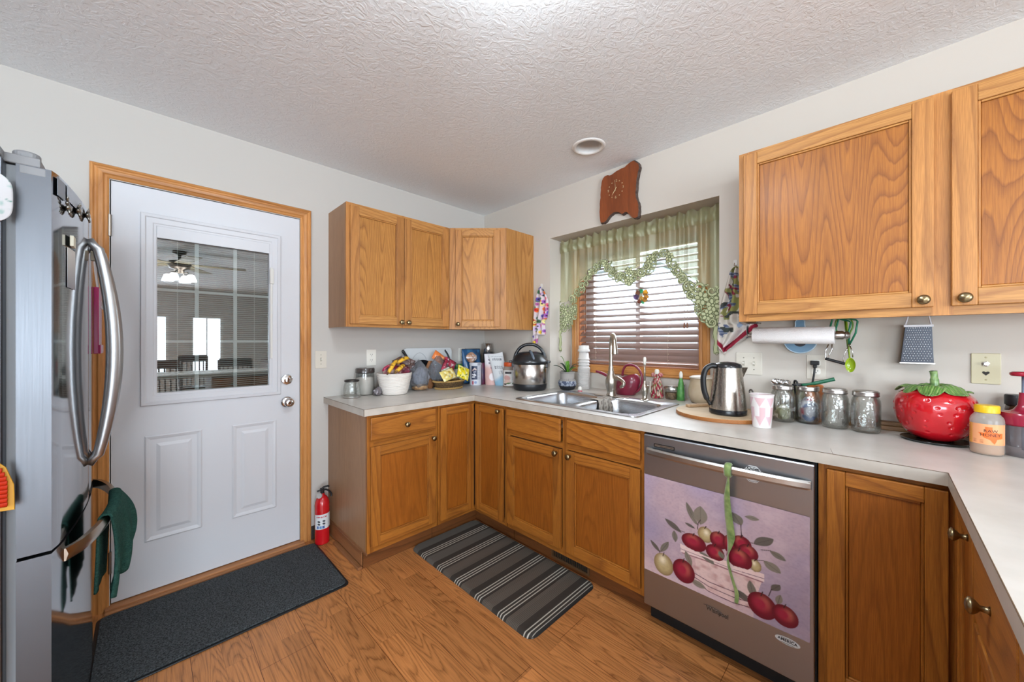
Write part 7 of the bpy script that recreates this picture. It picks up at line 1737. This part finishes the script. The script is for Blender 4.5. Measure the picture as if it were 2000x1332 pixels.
def dtp(P):
    U, V = P[:, 1], P[:, 2]; A = Art(srgb('C6BFB4'), len(P)); W_ = U+5+.02*np.sin(V*30)
    fold = (np.mod(W_*28+V*3, 1) < .5)
    A.mix((V > 1.40)*(vnoise(W_, V*.25+5, 60, 3) > .40)*1., srgb('85854E'))
    A.mix((vnoise(W_, V+5, 42, 9) > .66)*(V > 1.30)*1., srgb('4C5672')); A.mix((vnoise(W_, V+5, 42, 9) > .66)*(V > 1.30)*(np.mod(V*170, 1) < .3)*.6, srgb('A8AEB8')); A.mix((vnoise(W_, V+5, 48, 21) > .70)*(V > 1.42)*1., srgb('7A2038')); A.mix((vnoise(W_, V+5, 48, 31) > .74)*(V > 1.33)*1., srgb('3A3E3A')); A.mix((vnoise(W_, V+5, 38, 41) > .68)*(V > 1.36)*1., srgb('CEC6BC'))
    A.mix((V > 1.32)*(V < 1.40)*(U < -2.07)*(vnoise(U+5, V+5, 60, 6) > .45)*.8, srgb('7A92B4'))
    hemz = np.where(U > -2.012, 1.215+(U+2.012)*1.35, 1.226+(-2.02-U)*.90)
    d = V-hemz; A.mix((d > -.004)*(d < .046)*(U <= -2.012)*1.0, srgb('CFC9C4')); A.mix((d > .006)*(d < .034)*1.0, srgb('8A1630')); A.mix((d > .034)*(d < .075)*.8, srgb('CFC8C2')); return A.c
towel('dish_towel', 'olive, navy and white patterned dish towel with a red hem stripe', DT, 0, 5, MP('dish_towel_print', rough=.95), dtp, (-2.06, 0))
for y, z, lab in ((-.698, 1.712, 'small clear hook holding the floral towel'), (-2.060, 1.690, 'small clear hook holding the patterned dish towel')):
    c = T('wall_hook', lab, 'hook', (0, y, z)); b = nb(); prism(b, rrect(-.009, .009, -.012, .018, .006), FS(y, z+.012), .0003, .004); O('back_plate', b, M('hook_clear', 'D8D6D2', rough=.2), c, world=True)
    b = nb(); tube(b, spline([(-.003, y, z), (-.018, y, z-.006), (-.024, y, z+.002), (-.022, y, z+.010)], 4), .0025, 8); O('prong', b, chrome, c, world=True, smooth=True)
# paper towels on a steel under-cabinet holder
ph_ = T('paper_towel_holder', 'steel wire and rod paper towel holder fixed under the large wall cabinet', 'towel holder', (-.17, -2.33, 1.374))
b = nb(); tube(b, [(-.17, -2.158, 1.312), (-.17, -2.480, 1.310)], .010, 16); lathe(b, [(.018, 0), (.018, .022), (.014, .026), (.014, .030), (.018, .034), (.012, .042), (0, .046)], 24, M=Matrix.Translation((-.17, -2.476, 1.310)) @ RX(90)); O('rod', b, M('holder_steel', 'A8A4A0', rough=.28, metal=1), ph_, world=True, smooth=True, angle=.8)
b = nb()
for dx in (-.006, .006): tube(b, spline([(-.15+dx, -2.156, 1.3735), (-.152+dx, -2.150, 1.36), (-.160+dx, -2.150, 1.335), (-.168+dx, -2.155, 1.316), (-.17+dx*.4, -2.162, 1.312)], 5), .003, 8)
box(b, -.19, -.12, -2.200, -2.150, 1.370, 1.3738); O('wire_arm', b, M('holder_wire', '5E5C5C', rough=.3, metal=1), ph_, world=True, smooth=True, angle=.6)
b = nb(); lathe(b, [(.0365, 0), (.0375, .002), (.0375, .293), (.0365, .295), (.011, .295), (.011, 0)], 48, M=Matrix.Translation((-.17, -2.178, 1.312)) @ RX(90.4), cap0=False, cap1=False)
o = O('paper_towel_roll', b, M('paper_towel', 'DEDAD8', rough=.95, bump=(320, .8, .003)), None, smooth=True, angle=.7); tag(o, 'white paper towel roll on the rod under the large wall cabinet', 'paper towels')
# blue silicone jar opener / splatter lid
c = T('silicone_lid', 'translucent blue round silicone lid with a tab hanging behind the paper towels', 'silicone lid', (-.03, -2.337, 1.29)); F = FS(2.337*-1, 1.29)
b = nb(); pts = [(.062*math.cos(t), .058*math.sin(t)) for t in [math.radians(d) for d in range(118, 423, 8)]]
pts = [p for p in pts]; tab = [(.022, .055), (.017, .075), (.018, .092), (.008, .104), (-.008, .104), (-.018, .092), (-.017, .075), (-.022, .055)]
pts = [(.062*math.cos(math.radians(d)), .058*math.sin(math.radians(d))) for d in range(112, 429, 6)]+tab
Fb = frame((-.022, -2.337, 1.287), (0, -1, 0), (-1, 0, 0))
hole_ = [(.024*math.cos(2*PI*k/24), -.006+.022*math.sin(2*PI*k/24)) for k in range(24)]
fillholes(b, [pts, hole_], 0, M=Fb); O('disc', b, M('blue_silicone', '7FA6C4', rough=.3, trans=.25), c, world=True, solid=.004, bevel=.001)
b = nb(); tube(b, [tuple(Fb @ Vector((p[0], p[1], 0))) for p in pts+pts[:1]], .003, 8, cap=False); O('rim', b, M('blue_rim', 'B8CCDA', rough=.3), c, world=True, smooth=True)
b = nb(); prism(b, hole_, Fb, -.001, .001); O('centre_knob', b, M('dark_centre', '3A3A40', rough=.5), c, world=True)
b = nb(); tube(b, [tuple(Fb @ Vector((0, .098, 0))), (-.012, -2.337, 1.396)], .002, 6); O('hook_pin', b, chrome, c, world=True)
# jar lifter (green coated wire, steel and black grip), green slotted spoon, lime ladle
X = -.075
c = T('jar_lifter', 'canning tongs of green coated wire with a black grip, hanging under the cabinet', 'tongs', (X, -2.49, 1.372))
gw = M('green_coating', '1C7050', rough=.35)
b = nb()
tube(b, [(X, -2.450, 1.345), (X, -2.459, 1.386), (X, -2.462, 1.389), (X-.004, -2.513, 1.372), (X-.004, -2.519, 1.366), (X-.002, -2.512, 1.325), (X, -2.513, 1.270)], .0035, 8)
tube(b, [(X-.03, -2.468, 1.325), (X-.03, -2.480, 1.375), (X-.03, -2.483, 1.386), (X-.03, -2.535, 1.376), (X-.03, -2.541, 1.369), (X-.03, -2.535, 1.320), (X-.012, -2.516, 1.273)], .0035, 8)
O('green_wire', b, gw, c, world=True, smooth=True)
b = nb(); lathe(b, [(.005, -.003), (.005, .003)], 12, M=Matrix.Translation((X-.004, -2.515, 1.267)) @ RY(90))
tube(b, [(X, -2.513, 1.268), (X, -2.500, 1.235), (X, -2.494, 1.205), (X, -2.494, 1.190)], .0022, 8); tube(b, [(X-.006, -2.515, 1.268), (X-.006, -2.524, 1.24), (X-.006, -2.525, 1.215)], .0022, 8)
tube(b, [(X, -2.445, 1.270), (X, -2.434, 1.240), (X, -2.434, 1.212), (X, -2.440, 1.205)], .0024, 8); tube(b, [(X, -2.457, 1.272), (X, -2.456, 1.245), (X, -2.446, 1.222), (X, -2.444, 1.205)], .0024, 8); tube(b, spline([(X, -2.445, 1.27), (X, -2.450, 1.285), (X, -2.457, 1.272)], 4), .0024, 8)
O('steel_wire', b, chrome, c, world=True, smooth=True)
b = nb(); tube(b, [(X, -2.434, 1.207), (X, -2.500, 1.186)], .0062, 12); O('black_grip', b, black, c, world=True, smooth=True, angle=.7)
c = T('serving_spoon', 'olive green wire-handled spoon hanging behind the green tongs', 'spoon', (-.05, -2.49, 1.372))
b = nb(); tube(b, spline([(-.045, -2.478, 1.318), (-.045, -2.466, 1.345), (-.045, -2.470, 1.378), (-.045, -2.495, 1.394), (-.045, -2.518, 1.378), (-.045, -2.524, 1.35), (-.045, -2.514, 1.318), (-.045, -2.512, 1.29)], 5), .003, 8)
tube(b, [(-.05, -2.496, 1.390), (-.05, -2.502, 1.33), (-.05, -2.508, 1.26), (-.052, -2.514, 1.21)], [.006, .008, .009, .007], 8, flat=.4); O('spoon_handle', b, M('olive_green', '5E8420', rough=.35), c, world=True, smooth=True)
c = T('lime_spoon', 'lime green spoon bowl hanging lowest beside the black grip', 'spoon', (-.09, -2.52, 1.18))
b = nb(); lathe(b, [(0, -.012), (.012, -.011), (.021, -.005), (.025, .003), (.0235, .003), (.019, -.003), (.011, -.008), (0, -.009)], 32, M=Matrix.Translation((-.095, -2.519, 1.183)) @ RY(-90) @ RX(-20) @ Matrix.Diagonal((1.25, .72, 1, 1))); O('bowl', b, M('lime_plastic', '8FA81E', rough=.2, coat=.4), c, world=True, smooth=True, angle=1.0)
b = nb(); tube(b, [(-.088, -2.515, 1.212), (-.075, -2.512, 1.26), (-.06, -2.506, 1.34), (-.055, -2.502, 1.385)], [.005, .004, .005, .006], 8, flat=.6); O('spoon_handle', b, M('lime_handle', '7E9A22', rough=.3), c, world=True, smooth=True)
# grater
gr = T('box_grater', 'steel box grater with a white rimmed handle hanging on the wall', 'grater', (-.04, -2.713, 1.29))
def grt(s, y0, z0): return None
TL, TR, BL_, BR_ = (-2.680, 1.347), (-2.752, 1.346), (-2.667, 1.200), (-2.757, 1.200)
b = nb(); front = [b.verts.new((-.058, *p)) for p in (TL, TR, BR_, BL_)]; backv = [b.verts.new((-.008, p[0]+(.004 if i in (0, 3) else -.004)*0, p[1])) for i, p in enumerate((TL, TR, BR_, BL_))]
fs = [(0, 1, 2, 3)]; b.faces.new(front[::-1])
for i in (1, 3): b.faces.new((front[i], front[(i+1) % 4], backv[(i+1) % 4], backv[i]))
b.faces.new((front[0], front[1], backv[1], backv[0])); b.faces.new(backv); bmesh.ops.recalc_face_normals(b, faces=b.faces[:])
O('body', b, M('grater_steel', '3E4046', rough=.35, metal=.7), gr, world=True, bevel=.001)
b = nb()
for r in range(15):
    t = r/14; z = 1.338-.130*t; ya = TL[0]+(BL_[0]-TL[0])*t-.006; yb = TR[0]+(BR_[0]-TR[0])*t+.006
    for k in range(11 if r % 2 else 10):
        y = ya+(yb-ya)*((k+(0 if r % 2 else .5))/10); lathe(b, [(.0019, 0), (.0012, .0012), (0, .0014)], 6, M=Matrix.Translation((-.0582, y, z)) @ RY(-90), cap0=False)
O('grating_teeth', b, M('teeth_steel', 'D0D0D0', rough=.25, metal=1), gr, world=True, kind='stuff')
b = nb(); fw = M('grater_white', 'D8D8DC', rough=.35)
tube(b, [(-.035, -2.680, 1.345), (-.035, -2.689, 1.388), (-.035, -2.692, 1.391), (-.035, -2.742, 1.391), (-.035, -2.745, 1.388), (-.035, -2.752, 1.345)], .003, 8); box(b, -.062, -.006, -2.756, -2.676, 1.342, 1.351); O('handle', b, fw, gr, world=True, bevel=.001)
b = nb(); box(b, -.061, -.006, -2.760, -2.664, 1.194, 1.201); O('bottom_band', b, steel_h, gr, world=True, bevel=.001)
# ================================================================ THE DINING END (seen mirrored in the door glass)
fan = T('ceiling_fan', 'dark ceiling fan with four lit white shades, seen mirrored in the door glass', 'ceiling fan', (-1.92, -3.80, CH))
dw_ = M('walnut_dark', '3E2A20', rough=.4)
b = nb(); lathe(b, [(.07, 0), (.07, -.03), (.02, -.05), (.015, -.12), (.10, -.13), (.12, -.17), (.10, -.22), (.05, -.24), (.05, -.28), (0, -.29)], 28); O('motor', b, M('fan_metal', '4A3E34', rough=.35, metal=.7), fan, smooth=True)
for k in range(5):
    b = nb(); box(b, .12, .70, -.075, .075, -.172, -.164, M=RZ(72*k+10) @ RX(0)); O('blade', b, M('fan_blade', '8A7A5C', rough=.5), fan, bevel=.003)
shm = M('lit_shade', 'FFF4E0', rough=.4, emit=((.86, .95, 1.03), 80))
for k in range(4):
    a = PI/2*k+.5; b = nb(); tube(b, [(0, 0, -.27), (.08*math.cos(a), .08*math.sin(a), -.27), (.11*math.cos(a), .11*math.sin(a), -.30)], .008, 8); ar = O('arm', b, M('arm_metal', '4A3E34', rough=.35, metal=.7), fan, smooth=True)
    b = nb(); lathe(b, [(.02, -.30), (.035, -.31), (.055, -.37), (.06, -.385)], 24, c=(.125*math.cos(a), .125*math.sin(a), 0)); O('lamp_shade', b, shm, ar, smooth=True)
wd = M('dining_wood', '4A2E20', rough=.4)
tb = T('dining_table', 'dark wooden dining table with a white runner, mirrored in the door glass', 'table', (-1.6, -5.4, 0))
b = nb(); box(b, -.75, .75, -.5, .5, .72, .76); O('tabletop', b, wd, tb, bevel=.005)
for sx, sy in ((-1, -1), (1, -1), (1, 1), (-1, 1)):
    b = nb(); lathe(b, [(.03, 0), (.04, .1), (.03, .3), (.045, .5), (.035, .72)], 16, c=(sx*.66, sy*.42, 0)); O('leg', b, wd, tb, smooth=True)
o = O('table_runner', box(nb(), -2.2, -1.0, -5.60, -5.2, .7605, .766), M('white_linen', 'DAD8D4', rough=.9), None); tag(o, 'white cloth runner on the dining table in the mirrored room', 'tablecloth')
def chair(loc, rz, lab):
    c = T('dining_chair', lab, 'chair', loc, rz, group='dining chairs in the mirrored room')
    O('seat', box(nb(), -.21, .21, -.21, .21, .43, .46), wd, c, bevel=.01)
    for sx in (-1, 1):
        b = nb(); tube(b, [(sx*.19, .19, 0), (sx*.19, .19, .44)], .018, 10); O('leg', b, wd, c, smooth=True)
        b = nb(); tube(b, [(sx*.19, -.19, 0), (sx*.19, -.20, .45), (sx*.20, -.25, 1.0)], .018, 10); O('leg', b, wd, c, smooth=True)
    b = nb(); box(b, -.2, .2, -.265, -.24, .90, 1.02)
    for k in range(6): tube(b, [(-.15+.06*k, -.21, .46), (-.15+.06*k, -.25, .92)], .009, 8)
    O('backrest', b, wd, c); return c
def copytree(root, loc, rz, lab):
    r = root.copy(); COL.objects.link(r); r.location = loc; r.rotation_euler = (0, 0, rz); r['label'] = lab
    for q in list(root.children):
        k = q.copy(); COL.objects.link(k); k.parent = r
    return r
c0 = chair((-1.25, -4.62, 0), PI, 'dark spindle-back chair at the near side of the mirrored table')
copytree(c0, (-2.0, -4.65, 0), PI+.3, 'dark spindle-back chair at the left front of the mirrored table')
copytree(c0, (-1.6, -6.2, 0), 0, 'dark spindle-back chair at the far side of the mirrored table')
hb = T('sideboard', 'dark wooden sideboard against the right wall of the mirrored room', 'sideboard', (-.25, -6.0, 0))
O('body', box(nb(), -.22, .24, -.8, .8, .05, .9), wd, hb, bevel=.01)
for k in (-1, 1): O('door', box(nb(), -.235, -.221, k*.4-.37, k*.4+.37, .1, .85), M('sideboard_door', '5A3A28', rough=.4), hb, bevel=.005)
O('base', box(nb(), -.2, .24, -.78, .78, 0, .05), wd, hb)
